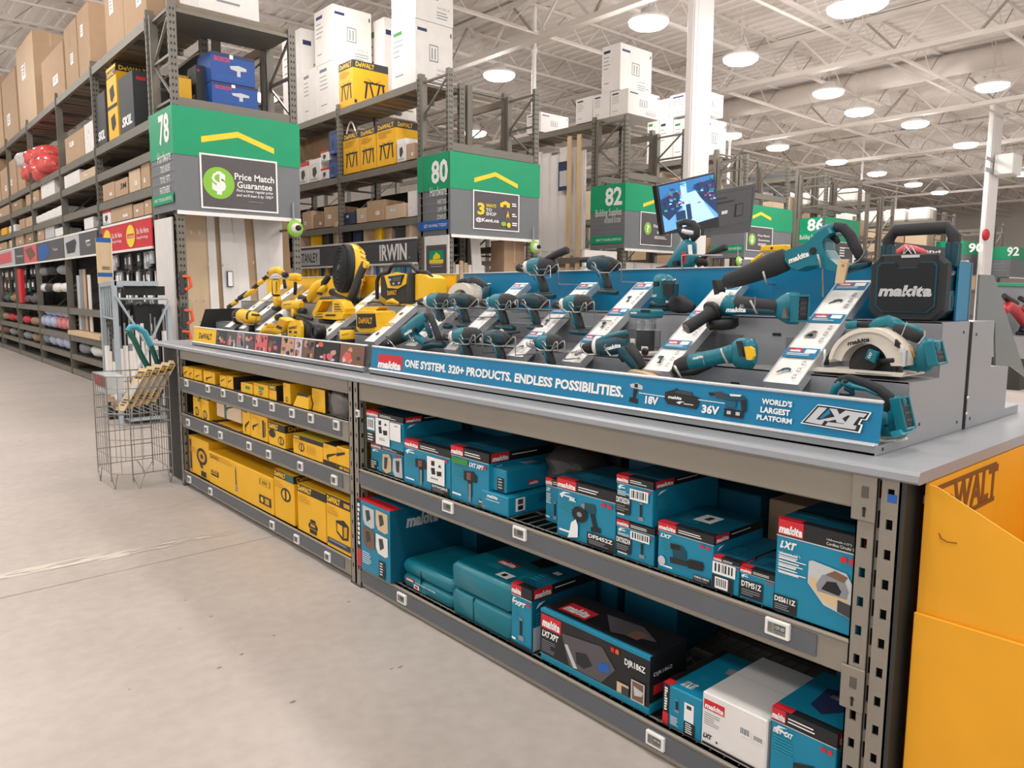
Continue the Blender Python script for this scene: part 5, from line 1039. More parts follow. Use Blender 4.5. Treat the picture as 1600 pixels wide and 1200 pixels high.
MK('teal box on the bottom shelf with a large dark picture on its top', 1207, 1308, 1103, ZB, .3, 1.9, kind='lamp', px=(.35, .5, .9, .98), lxt=False, seed=5, red=(.0, .22), pyr=1166, extra=lambda F, S, T: (F.text('LXT', .04, .24, .2, .31, 'white_print', .05, .3), F.text('CXT', .22, .24, .36, .31, 'white_print', .05, .3), T.rect(0, 0, 1, .9, 'mk_box'), T.poly([(.3, .3), (.75, .2), (.9, .5), (.6, .8), (.35, .7)], 'navy_print'), T.text('makita', .45, .35, .75, .45, 'grey_print', .03, .2)))
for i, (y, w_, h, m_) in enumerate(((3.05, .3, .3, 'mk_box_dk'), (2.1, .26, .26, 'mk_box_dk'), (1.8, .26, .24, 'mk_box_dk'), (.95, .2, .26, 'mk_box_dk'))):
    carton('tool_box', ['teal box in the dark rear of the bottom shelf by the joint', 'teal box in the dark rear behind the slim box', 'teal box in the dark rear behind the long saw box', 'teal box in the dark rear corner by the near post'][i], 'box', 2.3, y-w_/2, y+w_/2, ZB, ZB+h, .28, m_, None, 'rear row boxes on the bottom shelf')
# wire divider standing on the bottom deck
b = MB(); 
for k in range(9):
    y = 1.62-k*.055; b.tube([(2.1, y, ZB), (2.1, y, ZB+.09), (2.14, y-.02, ZB+.12), (2.2, y-.02, ZB+.06)], .003, 'wire_dark', 5)
b.tube([(2.1, 1.66, ZB+.05), (2.1, 1.15, ZB+.05)], .003, 'wire_dark', 5); tag(b.build('wire_divider', None, (2.1, 1.4, ZB)), 'bent wire divider behind the long saw box', 'divider')

# ------------------------------------------------------------------ yellow boxes
def st_dw(F, S, T, band=.22, kind='vac', px=(.3, .5, .75, .95), logo=True, topband=True, purple=False, seed=1, vert=False, plain=False, side=True, extra=None, lo=(.04, .6)):
    if vert: F.rect(0, 0, .16, 1, 'dw_deep'); F.rect(.03, .1, .12, .9, 'dw_print')
    elif topband and band: F.rect(0, 0, 1, band, 'dw_print')
    if logo and not vert and not plain: F.text('DeWALT', lo[0], band*.16 if topband else .06, lo[1], band*.84 if topband else .2, 'dw_yellow' if topband and band else 'dw_print', .055)
    if kind: pic(F, kind, *px)
    F.lines(.05, band+.06, .5, band+.22, 3, 'dw_deep', .4, seed)
    if purple: F.rect(.04, .82, .94, .93, 'navy_print'); F.lines(.1, .84, .8, .9, 1, 'grey_print', .5, 2)
    if side: S.rect(0, 0, 1, band, 'dw_print'); S.text('DeWALT', .06, band*.2, .5, band*.8, 'dw_deep', .03)
    T.lines(.1, .3, .8, .8, 4, 'dw_deep', .3, seed)
    if extra: extra(F, S, T)
def DW(label, pl, pr, pt, z, d=.3, xf=1.9, pyr=None, body='box_yellow', rz=0, **kw):
    return pbox('tool_box', label, 'box', pl, pr, pt, z, xf, d, body, st_dw, 'yellow power tool boxes', rz, .003, pyr, **kw)
Z1, Z2, Z3 = .847, .574, .126
# top shelf
DW('first small yellow blister box at the far end of the top shelf', 286, 293, 572, Z1, .3, kind='bar', px=(.2, .3, .8, .8), band=.0, topband=False, plain=True, side=False, pyr=574, rz=.05)
DW('second small yellow blister box at the far end of the top shelf', 294, 302, 574, Z1, .3, kind='bar', px=(.2, .3, .8, .8), band=.0, topband=False, plain=True, side=False, pyr=575, rz=-.04)
DW('third small yellow blister box, slightly turned, top shelf', 303, 313, 576, Z1, .3, kind='bar', px=(.2, .4, .8, .8), band=.0, topband=False, plain=True, side=False, pyr=578, rz=.05)
DW('notched yellow blister box alone on the top shelf', 318, 333, 579, Z1, .3, kind='bar', px=(.2, .3, .8, .8), band=0, topband=False, plain=True, side=True, pyr=583, rz=.06)
DW('left of the two joined yellow boxes with dark sides, top shelf', 343, 353, 586, Z1, .3, kind='bar', px=(.2, .2, .8, .6), band=0, topband=False, plain=True, side=False, pyr=587)
DW('right of the two joined yellow boxes with dark sides, top shelf', 354, 364, 587, Z1, .3, kind='bar', px=(.2, .2, .8, .6), band=0, topband=False, plain=True, pyr=590, extra=lambda F, S, T: S.rect(0, 0, 1, 1, 'dw_print'))
DW('orange-yellow box with a green sticker, left one', 376, 394, 597, Z1, .28, kind=None, band=0, topband=False, plain=True, side=False, pyr=600, extra=lambda F, S, T: F.rect(.4, .25, .8, .55, 'green_print'))
DW('orange-yellow box with a green sticker and a round picture', 396, 418, 598, Z1, .28, kind='ring', px=(.35, .5, .65, .85), band=0, topband=False, plain=True, side=False, pyr=602, extra=lambda F, S, T: F.rect(.38, .18, .72, .42, 'green_print'))
DW('black and yellow carton with black side on the top shelf', 420, 431.5, 600, Z1, .28, kind=None, band=.35, pyr=602, lo=(.1, .9), extra=lambda F, S, T: S.rect(0, 0, 1, 1, 'box_black'))
DW('tall narrow yellow box in the middle of the top shelf', 442, 452.5, 598, Z1, .3, kind='ring', px=(.3, .65, .75, .9), band=0, topband=False, plain=True, side=False, pyr=599)
b = MB(); b.prism([(1.885, ox(468, 618, 1.9).y, ox(468, 618, 1.9).z), (1.885, ox(486, 620, 1.9).y, ox(486, 620, 1.9).z), (1.885, ox(486, 641, 1.9).y, Z1+.005), (1.885, ox(462, 634, 1.9).y, Z1+.005)], (.06, 0, 0), 'dw_yellow'); q = ox(475, 628, 1.884); b.box(1.884, 1.886, q.y-.05, q.y+.08, q.z+.03, q.z+.045, 'dw_print'); b.tube([(1.883, q.y-.09, q.z+.04), (1.883, q.y-.11, q.z), (1.883, q.y-.09, q.z-.04)], .004, 'dw_print', 5)
tag(b.build('blade_pack', None, (1.9, q.y, Z1)), 'pale yellow slanted blade pack lying on the top shelf', 'pack')
DW('wide plain yellow box beside the black striped one, top shelf', 487, 507.5, 606, Z1, .2, kind=None, band=0, topband=False, plain=True, side=False, pyr=609, extra=lambda F, S, T: (F.lines(.1, .15, .8, .75, 7, 'dw_deep', .3, 3), S.rect(0, 0, 1, 1, 'dw_print'), S.text('DeWALT', .1, .1, .5, .9, 'dw_yellow', .02)))
DW('yellow box behind the crumpled grey bag, top shelf', 517, 538, 612, Z1, .25, 1.93, kind=None, band=.25, pyr=617, lo=(.05, .8))
bag('plastic_bag', 'crumpled grey plastic bag at the near end of the top shelf', 536, 634, 1.95, .06, .14, .085, 'bag', None, 3, jit=.55)
# middle shelf
DW('left of the two tall yellow boxes with printed windows, far end', 301, 312, 614, Z2, .28, kind='ring', px=(.2, .55, .8, .95), band=.16, lo=(.1, .9), pyr=616, extra=lambda F, S, T: F.rect(.7, .12, 1, .3, 'green_print'))
DW('right of the two tall yellow boxes with printed windows, far end', 313.5, 325, 617, Z2, .28, kind='ring', px=(.2, .6, .8, .98), band=.16, lo=(.1, .9), pyr=620)
DW('pale yellow box wrapped by a dark green stripe', 338, 376, 624, Z2+.06, .26, body='mdf_lt', kind='bar', px=(.4, .12, .7, .5), band=0, topband=False, plain=True, side=False, pyr=634, extra=lambda F, S, T: F.rect(.33, 0, .42, 1, 'hose_green'))
DW('dark based yellow box under the striped one', 340, 377, 660, Z2, .26, 1.91, kind=None, band=0, topband=False, plain=True, pyr=670, extra=lambda F, S, T: (F.rect(0, .2, 1, 1, 'dw_print'), F.rect(.6, .5, .95, .9, 'dw_yellow')))
DW('narrow yellow trimmer box in the middle of the middle shelf', 378, 390, 635, Z2, .3, kind='bar', px=(.3, .4, .9, .9), band=0, topband=False, side=False, pyr=638, lo=(.1, .7))
DW('yellow box with a sideways black brand name', 391, 417, 645, Z2, .3, 1.895, kind='bar', px=(.1, .3, .5, .7), band=0, topband=False, plain=True, side=False, pyr=651, extra=lambda F, S, T: (F.lines(.4, .15, .65, .8, 8, 'dw_deep', .3, 3), F.rect(.72, .15, .82, .85, 'dw_print'), F.rect(.86, .2, .9, .8, 'dw_print')))
DW('yellow and black box with a round black seal', 419, 444.5, 658, Z2, .38, 1.89, kind='ring', px=(.6, .5, .95, .88), band=.32, pyr=666, lo=(.05, .6), extra=lambda F, S, T: F.disc(.24, .48, .2, .18, 'dw_print', 14))
DW('wide yellow planer box with a printed clamp', 457.5, 504, 677, Z2, .34, 1.89, kind='ring', px=(.2, .35, .4, .8), band=.22, pyr=698, lo=(.03, .24), seed=3, extra=lambda F, S, T: (F.lines(.46, .38, .92, .8, 6, 'dw_deep', .4, 4), T.rect(0, 0, 1, 1, 'card_yellow')))
DW('left yellow half of the chainsaw box pair at the joint', 504.5, 525, 692, Z2, .3, 1.885, kind='bar', px=(.25, .25, 1, .75), band=0, topband=False, plain=True, side=False, pyr=696, extra=lambda F, S, T: (F.rect(0, .76, 1, 1, 'dw_print'), T.rect(0, 0, 1, 1, 'dw_print')))
DW('right yellow half of the chainsaw box pair at the joint', 525.5, 548, 697, Z2, .3, 1.885, kind=None, band=0, topband=False, plain=True, side=False, pyr=703, extra=lambda F, S, T: (F.poly([(0, .3), (.6, .15), (.6, .25), (0, .45)], 'dw_print'), F.rect(0, .78, 1, 1, 'dw_print'), F.text('60V MAX', .2, .82, .9, .96, 'dw_yellow', .03)))
# bottom shelf
DW('yellow fan box at the far end of the bottom shelf', 295, 325, 679, Z3, .32, 1.9, kind='fan', px=(.36, .22, .95, .75), vert=True, pyr=689, side=False, extra=lambda F, S, T: F.rect(.6, .82, .85, .96, 'dw_print'))
DW('very long yellow trimmer box lying on the bottom shelf', 325.5, 426, 704, Z3, .3, 1.893, kind='slim', px=(.42, .12, .5, .92), band=0, topband=False, pyr=742, lo=(.03, .19), side=False, seed=3, extra=lambda F, S, T: (F.rect(.04, .55, .17, .72, 'dw_print'), F.lines(.05, .57, .16, .7, 2, 'dw_yellow', .4, 2), F.ring(.82, .12, .96, .3, .006, 'dw_print'), F.text('20V', .85, .16, .93, .26, 'dw_print', .0), F.rect(.81, .58, .97, .82, 'dw_print'), F.disc(.85, .7, .02, .08, 'dw_yellow', 10), F.rect(.89, .62, .95, .78, 'dw_deep')))
DW('yellow reel box with a green topped label', 427.5, 458.5, 732, Z3, .3, 1.895, kind='ring', px=(.35, .3, .85, .58), band=.15, pyr=743, lo=(.04, .6), extra=lambda F, S, T: F.rect(.62, 0, 1, .15, 'hose_green'))
DW('yellow vacuum box second from the joint post', 464, 508, 754, Z3, .3, 1.893, kind='vac', px=(.35, .58, .76, .94), band=.17, pyr=768, lo=(.03, .52))
DW('yellow battery light box nearest the joint post', 509.5, 549, 770, Z3, .3, 1.888, kind='lamp', px=(.36, .36, .92, .76), band=.17, pyr=784, purple=True, lo=(.04, .56), extra=lambda F, S, T: F.rect(.72, .05, .95, .13, 'dw_deep'))
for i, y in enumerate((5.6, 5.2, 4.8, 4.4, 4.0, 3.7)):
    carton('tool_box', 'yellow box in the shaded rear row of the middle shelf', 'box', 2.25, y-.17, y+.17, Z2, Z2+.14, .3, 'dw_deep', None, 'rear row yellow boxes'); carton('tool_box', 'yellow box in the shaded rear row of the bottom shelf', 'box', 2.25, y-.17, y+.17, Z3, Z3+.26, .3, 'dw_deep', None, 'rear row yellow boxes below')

# ================================================================== display risers
def riser(y0, y1, label, sgn=1):
    return empty('display_riser', (2.3, (y0+y1)/2, ZT), label, 'display', 'stepped steel tool displays')
RY0, RY1 = .835, 3.375
rm = riser(RY0, RY1, 'stepped grey steel display with a blue lettered front rail')
DY0, DY1 = 3.43, ox(302, 512, 1.995).y
rd = riser(DY0, DY1, 'stepped grey steel display with a yellow and photo front rail')
def steps(root, y0, y1, back):
    t = .004
    for nm, x0, x1, za, zb in (('step_front', 2.168, 2.168+t, ZT+.002, 1.263), ('step_top', 2.168, 2.373, 1.259, 1.263), ('step_front', 2.373, 2.373+t, 1.263, 1.423), ('step_top', 2.373, 2.585, 1.419, 1.423)):
        b = MB(); b.box(x0, x1, y0+.0045, y1-.0045, za, zb, 'steel_grey'); b.build(nm, root)
    y0_, y1_ = y0, y1; b = MB(); y0 += .0045; y1 -= .0045; b.box(1.984, 2.168, y0, y1, ZT+.001, ZT+.006, 'steel_dark'); b.box(1.984, 1.988, y0, y1, ZT+.001, ZT+.026, 'steel_grey'); b.box(1.976, 1.99, y0, y1, ZT+.024, ZT+.03, 'alu', .002); b.build('front_tray', root); y0, y1 = y0_, y1_
    pr_ = [(1.982, ZT+.001), (1.982, ZT+.026), (2.06, ZT+.026), (2.168, ZT+.03), (2.168, 1.263), (2.373, 1.263), (2.373, 1.423), (2.585, 1.423), (2.585, ZT+.001)]
    for y in (y0, y1-.004):
        b = MB(); b.prism([(x, y, z) for x, z in pr_], (0, .004, 0), 'steel_grey')
        for x, z in ((2.02, ZT+.014), (2.54, ZT+.03), (2.54, 1.39), (2.25, 1.14)): b.cyl((x, y-.001, z), (x, y+.001, z), .005, .005, 'black', 8)
        b.build('end_plate', root)
    b = MB(); b.box(2.586, 2.6, y0+.02, y1-.005, 1.423, 1.6, back); b.build('back_panel', root)
    b = MB(); b.box(2.58, 2.604, y0+.02, y1-.005, 1.6, 1.606, 'alu', .002); b.box(2.6, 2.606, y0+.01, y1-.005, 1.2, 1.6, 'steel_dark'); b.build('panel_rim', root)
    n = int((y1-y0)/.42)
    for i in range(1, n+1):       # folded joints of the sheet steel
        y = y0+(y1-y0)*i/(n+1)
        b = MB(); b.box(2.164, 2.169, y-.1, y+.1, ZT+.06, 1.2, 'steel_grey', .002); b.build('joint_plate', root); b = MB(); b.box(2.369, 2.374, y-.08, y+.12, 1.29, 1.36, 'steel_dark', .002); b.build('joint_plate', root); b = MB(); b.box(2.165, 2.17, y-.2, y-.17, 1.2, 1.215, 'black'); b.build('slot', root); b = MB(); b.box(2.37, 2.375, y+.14, y+.17, 1.36, 1.37, 'black'); b.build('slot', root)
steps(rm, RY0, RY1, 'mk_blue'); steps(rd, DY0, DY1, 'dw_yellow')
# the tall blue end of the Makita back panel folds forward at the near end
b = MB(); b.box(2.5, 2.6, RY0+.012, RY0+.018, 1.424, 1.6, 'mk_blue'); b.build('panel_return', rm)
# rear half of the counter's display, seen from its end
rr_ = empty('display_riser', (2.88, 2, ZT), 'rear grey steel riser with a smoky hood behind the blue panel', 'display', 'stepped steel tool displays')
b = MB(); b.prism([(x, RY0, z) for x, z in ((2.61, ZT+.001), (2.61, 1.42), (2.81, 1.42), (2.81, 1.27), (2.985, 1.26), (2.985, ZT+.03), (3.13, ZT+.03), (3.13, ZT+.001))], (0, 2.5, 0), 'steel_grey')
for x, z in ((2.65, ZT+.03), (2.65, 1.38)): b.cyl((x, RY0-.001, z), (x, RY0+.001, z), .005, .005, 'black', 8)
b.build('step_block', rr_)
b = MB(); b.prism([oy(px, py, RY0+.05) for px, py in ((1531, 429), (1553, 430), (1604, 590), (1580, 572), (1556, 576), (1555, 503), (1526, 504))], (0, .006, 0), 'hood'); b.build('hood_plate', rr_)
b = MB(); b.box(2.606, 2.61, RY0-.002, RY0+.004, ZT+.002, 1.42, 'rack_dark'); b.build('seam', rr_)
for z in (ZT+.05, ZT+.1): b = MB(); b.lathe((2.605, RY0-.003, z), (0, -1, 0), [(0, .006), (.004, .005), (.006, 0)], 'chrome', 10); b.build('screw', rr_)

# front rails with print
def rail(root, y0, y1, mat_, draw, name='front_rail', split=None):
    xa, xb, za, zb = 1.992, 2.004, ZT+.03, ZT+.134
    b = MB(); b.prism([(xa, y0, za), (xb, y0, zb), (xb+.006, y0, zb), (xa+.006, y0, za)], (0, y1-y0, 0), mat_); b.build(name, root)
    b = MB()
    for ya, yb in ((y0, split-.001), (split+.001, y1)) if split else ((y0, y1),): b.box(xb-.004, xb+.012, ya, yb, zb, zb+.01, 'alu', .003)
    b.box(xa-.006, xa, y0, y1, za-.004, za+.002, 'alu', .001); b.build('rail_edge', root)
    b = MB(); F = Pr(b, (xb, y1, zb), (0, y0-y1, 0), (xa-xb, 0, za-zb), (-1, 0, .115), .0008); F.root = root; draw(F)
    if F.mb.f: F.mb.build('rail_print', root, fix=False)
def cut(F, name): F.mb.build(name, F.root, fix=False); F.mb = MB()
def d_mk(F):
    F.step = .0002
    F.rect(*F.R(592.5, 552.5, 627.5, 579), 'red'); F.text('makita', *F.R(591, 562, 626, 579.5), 'white_print', .06, .15)
    cut(F, 'brand_label'); F.text('ONE SYSTEM. 320+ PRODUCTS. ENDLESS POSSIBILITIES.', *F.R(633.5, 561, 974, 621.5), 'white_print', .042)
    cut(F, 'slogan'); q = F.R(985, 597, 1003, 632)
    for m_, pts in (('silver_label', [(0, .1), (.5, 0), (.95, .12), (.95, .3), (.1, .26)]), ('black', [(.3, .28), (.62, .28), (.5, .74), (.3, .74)]), ('black', [(.1, .72), (.7, .76), (.7, 1), (.05, .95)]), ('black', [(.35, .04), (.6, .05), (.6, .24), (.35, .22)])): F.poly(pts, m_, q)
    cut(F, 'drill_picture'); F.poly([F.at(999, 613.2), F.at(1041, 619.5), F.at(1041, 620.7), F.at(999, 614.4)], 'white_print')
    F.text('18V', *F.R(1009.5, 618, 1028.5, 633.5), 'white_print', .045)
    cut(F, 'voltage_text'); q = F.R(1041, 604, 1092, 640); F.poly([(0, .3), (.25, .12), (.32, 0), (.38, .1), (.78, .14), (.8, .3), (1, .38), (1, .72), (.94, 1), (.1, .92), (0, .7)], 'box_black', q); F.poly([(.3, .12), (.78, .16), (.78, .32), (.3, .28)], 'grey_dark', q); F.text('makita', q[0]+.1*(q[2]-q[0]), q[1]+.45*(q[3]-q[1]), q[0]+.5*(q[2]-q[0]), q[1]+.62*(q[3]-q[1]), 'white_print', .04, .15); F.poly([(.35, .78), (.45, .7), (.6, .7), (.5, .76), (.46, .86)], 'white_print', q); F.rect(q[0]+.58*(q[2]-q[0]), q[1]+.77*(q[3]-q[1]), q[0]+.85*(q[2]-q[0]), q[1]+.83*(q[3]-q[1]), 'silver_label')
    cut(F, 'battery_picture'); F.poly([F.at(1092, 624), F.at(1136, 630), F.at(1136, 631.2), F.at(1092, 625.2)], 'white_print'); F.text('36V', *F.R(1098.5, 631.5, 1124, 649), 'white_print', .045)
    cut(F, 'voltage_text'); q = F.R(1108.5, 609.5, 1167, 655)
    for m_, pts in (('black', [(0, .1), (.12, .08), (.2, .18), (.04, .24)]), ('grey_dark', [(.16, .06), (.3, 0), (.44, .1), (.42, .3), (.2, .28)]), ('teal_dark', [(.4, .1), (.86, .06), (.96, .2), (.8, .3), (.42, .32)]), ('white_print', [(.54, .06), (.84, .04), (.8, .12), (.56, .14)]), ('mk_box_dk', [(.44, .34), (.72, .34), (.72, .6), (.46, .6)]), ('black', [(.82, .26), (.96, .2), (.98, .7), (.88, .74)]), ('black', [(.45, .66), (.92, .68), (.92, 1), (.45, 1)]), ('silver_label', [(.52, .76), (.62, .76), (.62, .9), (.52, .9)]), ('silver_label', [(.74, .76), (.84, .76), (.84, .9), (.74, .9)])): F.poly(pts, m_, q)
    cut(F, 'hammer_picture'); F.text("WORLD'S", *F.R(1192.5, 622, 1239, 637), 'white_print', .04); F.text('LARGEST', *F.R(1190.5, 635, 1235.5, 650.5), 'white_print', .04); F.text('PLATFORM', *F.R(1184.5, 647, 1238.5, 663), 'white_print', .04)
    cut(F, 'platform_text')
    # chrome letters L X T with a dark and a white outline
    a, b_, c, d = F.R(1261, 632, 1354, 675); L_ = [(.22, .05), (.36, .05), (.2, .7), (.34, .72), (.3, .95), (.02, .9)]; X_ = [(.4, .05), (.52, .05), (.57, .3), (.66, .06), (.8, .08), (.62, .48), (.7, .72), (.54, .72), (.52, .58), (.4, .72), (.26, .7), (.5, .45)]; T_ = [(.78, .08), (1, .1), (.95, .3), (.88, .3), (.8, .74), (.86, .76), (.84, .96), (.36, .95), (.4, .76), (.66, .75), (.74, .3), (.7, .28)]
    def gl(pts, k):
        cx, cy = sum(p[0] for p in pts)/len(pts), sum(p[1] for p in pts)/len(pts); return [(cx+(x-cx)*(1+k)+(k*.04 if x > cx else -k*.04), cy+(y-cy)*(1+k*1.1)) for x, y in pts]
    bx = (a, b_, c, d)
    F.poly([(.2, -.08), (.4, -.08), (1.06, .0), (1.0, .42), (.93, .42), (.9, .64), (.95, .66), (.92, 1.1), (-.06, 1.02)], 'white_print', bx); F.poly([(.2, -.03), (.4, -.03), (1.03, .04), (.98, .38), (.91, .38), (.87, .68), (.92, .7), (.89, 1.04), (-.03, .97)], 'box_black', bx)
    F.poly([(.4, .05), (.42, .3), (.3, .62), (.25, .62)], 'mk_blue', bx)
    for g in (L_, X_, T_): F.poly(g, 'alu', bx)
    cut(F, 'series_logo')
rail(rm, RY0, RY1, 'mk_blue', d_mk, split=ox(852, 574, 2.0).y)
def d_dw(F):
    F.step = .0002
    e = F.at(338, 525)[0]; F.rect(0, 0, e, 1, 'dw_yellow'); F.text('DeWALT', e*.25, .32, e*.82, .75, 'dw_print', .04)
    cut(F, 'brand_label'); rn = random.Random(11); x = e; ws = [.075, .07, .055, .065, .075, .075, .07, .04, .06, .11, .1]; tot = sum(ws); k = (1-e)/tot
    bgs = ['grey_dark', 'plaque', 'grey_print', 'plaque', 'pink', 'grey_dark', 'skin_print', 'silver_label', 'brown_print', 'box_black', 'brown_print']
    for i, w_ in enumerate(ws):
        x1 = x+w_*k; F.rect(x, 0, x1-.003, 1, bgs[i]); F.step = 0.00002
        for j in range(9):
            cx, cy = rn.uniform(x+.008, x1-.014), rn.uniform(.12, .88); r1, r2 = w_*k*rn.uniform(.08, .24), rn.uniform(.1, .26)
            m_ = rn.choice(['skin_print', 'brown_print', 'navy_print', 'orange', 'skin_print', 'silver_label', 'black', 'pink', 'grey_dark'])
            F.poly([(min(max(cx+r1*math.cos(q)*rn.uniform(.5, 1), x), x1-.004), min(max(cy+r2*math.sin(q)*rn.uniform(.5, 1), .01), .99)) for q in [2*math.pi*t/7 for t in range(7)]], m_)
        F.step = .0002; x = x1; cut(F, 'photo_panel')
rail(rd, DY0, DY1, 'plaque', d_dw)

# slanted price strips between the lanes
def strip(root, pl, pr, py, mats, xb=2.12, xt=2.545, zt=1.548, dw_=False, draw=True, y1=None, y0=None):
    a, c = ox(pl, py, xb), ox(pr, py+3, xb); y1 = y1 or a.y; y0 = y0 or c.y; z0 = 1.236; d = V((xt-xb, 0, zt-z0)); L = d.length; n = V((-d.z, 0, d.x)).normalized()
    r = empty('price_strip', (xb, (y0+y1)/2, z0), None, None, None, None, root)
    b = MB(); q = [V((xb, y1, z0)), V((xb, y0, z0)), V((xt, y0, zt)), V((xt, y1, zt))]
    b.prism([p-n*.012 for p in q], n*.012, 'paper'); b.build('card', r)
    b = MB()
    for yy in (y0-.004, y1): b.prism([V((xb-.005, yy, z0)), V((xb-.005, yy, z0))-n*.03, V((xt, yy, zt))-n*.03, V((xt, yy, zt))+n*.001, V((xb-.005, yy, z0))+n*.001], (0, .004, 0), 'alu')
    b.prism([V((xb, y0, z0))-n*.03, V((xb, y0, z0)), V((xb, y1, z0)), V((xb, y1, z0))-n*.03], (-.004, 0, 0), 'alu')
    b.box(xb+.03, 2.168, y0+.02, y1-.02, ZT+.006, z0-.0, 'steel_dark'); b.build('channel', r)
    b = MB(); F = Pr(b, (xt, y1, zt), (0, y0-y1, 0), V((xb, 0, z0))-V((xt, 0, zt)), n, .0006); rn = random.Random(int(pl))
    for k in range(3):
        t = .02+k*.34
        if dw_: F.rect(.08, t, .55, t+.05, 'card_yellow'); F.lines(.6, t, .95, t+.06, 2, 'grey_print', .4, k); F.rect(.3, t+.16, .55, t+.2, 'grey_dark')
        else:
            F.rect(0, t, 1, t+.085, 'mk_blue'); F.rect(.1, t+.006, .5, t+.04, 'red'); F.text('makita', .14, t+.016, .46, t+.036, 'white_print', .05, .15); F.rect(.6, t+.012, .92, t+.045, 'white_print'); F.lines(.1, t+.05, .8, t+.076, 2, 'white_print', .4, k)
            pic(F, rn.choice(['drill', 'saw', 'recip']), .2, t+.17, .58, t+.25)
            for j in range(3): F.ring(.76, t+.12+j*.06, .86, t+.155+j*.06, .02, 'grey_print', .008)
    b.build('print', r, fix=False); return r
for pl, pr, py in ((1194.6, 1246.6, 598), (1007, 1046, 578), (880, 907, 567.6), (794, 817, 558.5), (695, 713, 551.5)): strip(rm, pl, pr, py, None, 2.1)
strip(rm, 634, 650, 545, None, 2.1)
for pl, pr, py in ((571, 585, 537), (498, 510, 527), (400, 409, 516), (374, 382, 513), (352, 360, 510)): strip(rd, pl, pr, py, None, 2.1, dw_=True)

# ================================================================== tools
def sc(p): return (p-CAM).dot(CF)/FPX
class Tool:
    """a tool whose side lies in a plane x = const; shapes are given as crop pixels (origin cx,cy and scale k) measured on the photograph"""
    def __init__(s, name, label, x, crop, at, cat='power tool', group='teal power tools on display', on_=None):
        s.x = x; s.cx, s.cy, s.k = crop; p = s.P(*at); s.r = empty(name, p, label, cat, group)
    def P(s, u, v, dx=0): return ox(s.cx+u/s.k, s.cy+v/s.k, s.x+dx)
    def loft(s, name, secs, m, tx=1.0, n=14, e=2.4, parent=None, dx=0, rnd=True, b=None, smooth=True):
        """secs: (u, v, radius[, thickness factor]) -> rounded tapering body"""
        own = b is None; b = b or MB(); pts = [s.P(q[0], q[1], dx) for q in secs]; L = len(pts); rr = []
        def ring(c, t, r, th):
            t = t.normalized(); nn = V((0, -t.z, t.y)); nn.normalize(); o = []
            for i in range(n):
                a = 2*math.pi*i/n; ca, sa = math.cos(a), math.sin(a)
                f = (abs(ca)**e+abs(sa)**e)**(-1/e)
                o.append(c+nn*(r*ca*f)+V((th*sa*f, 0, 0)))
            return o
        for i in range(L):
            t = pts[min(i+1, L-1)]-pts[max(i-1, 0)]; t.x = 0; r = secs[i][2]/s.k*sc(pts[i]); th = r*(secs[i][3] if len(secs[i]) > 3 else tx)
            if rnd and i == 0: rr.append(ring(pts[0]-t.normalized()*r*.28, t, r*.62, th*.62)); 
            rr.append(ring(pts[i], t, r, th))
            if rnd and i == L-1: rr.append(ring(pts[-1]+t.normalized()*r*.28, t, r*.62, th*.62))
        b.rings(rr, m, True, smooth)
        return b.build(name, parent or s.r) if own else b
    def plate(s, name, pts, m, d0, d1, parent=None, b=None, bev=.0):
        own = b is None; b = b or MB(); P = [s.P(u, v, d0) for u, v in pts]
        if bev:
            c = sum(P, V((0, 0, 0)))/len(P); I = [c+(p-c)*(1-bev) for p in P]; w_ = d1-d0
            b.rings([[V((p.x, p.y, p.z)) for p in I], [p+V((w_*.15, 0, 0)) for p in P], [p+V((w_*.85, 0, 0)) for p in P], [p+V((w_, 0, 0)) for p in I]], m, True, False)
        else: b.prism(P, (d1-d0, 0, 0), m)
        return b.build(name, parent or s.r) if own else b
    def logo(s, t, p0, p1, h, m, dx, name='logo', shear=.18, bold=.05):
        a, c = s.P(*p0, dx), s.P(*p1, dx); u = c-a; hh = h/s.k*sc(a); up = V((0, -u.z, u.y)).normalized()
        if up.z < 0: up = -up
        b = MB(); F = Pr(b, a+up*hh, u, -up*hh, (-1, 0, 0), .0004); F.text(t, 0, 0, 1, 1, m, bold, shear); return b.build(name, s.r, fix=False)
    def disc(s, name, u, v, r, m, d0, d1, b=None, n=20):
        own = b is None; b = b or MB(); c = s.P(u, v, d0); R_ = r/s.k*sc(c); b.lathe(c, (1, 0, 0), [(0, R_*.92), ((d1-d0)*.2, R_), ((d1-d0)*.8, R_), (d1-d0, R_*.92)], m, n)
        return b.build(name, s.r) if own else b
    def rad(s, r, dx=0): return r/s.k*sc(s.r.location)
    def part(s, b, name): return b.build(name, s.r)

def cradle(root, pl, pt, pr, pb, x, drop=26, m='wire'):
    """bent wire rest: curls up at the left, runs under the tool, rises and drops to the step"""
    P = [(pl+4, pt+8), (pl+1, pt+1), (pl-2, pt+1), (pl-3, pt+5), (pl+(pr-pl)*.25, pb), (pl+(pr-pl)*.62, pb), (pr-2, pt+2), (pr+1, pt+1), (pr+2, pt+5), (pr+2, pb+drop)]
    pts = [ox(a, c, x) for a, c in P]; pts.append(V((2.17 if x < 2.2 else (2.375 if x < 2.4 else 2.585), pts[-1].y, pts[-1].z)))
    b = MB(); b.tube(pts, .0026, m, 6); return b.build('wire_rest', root)

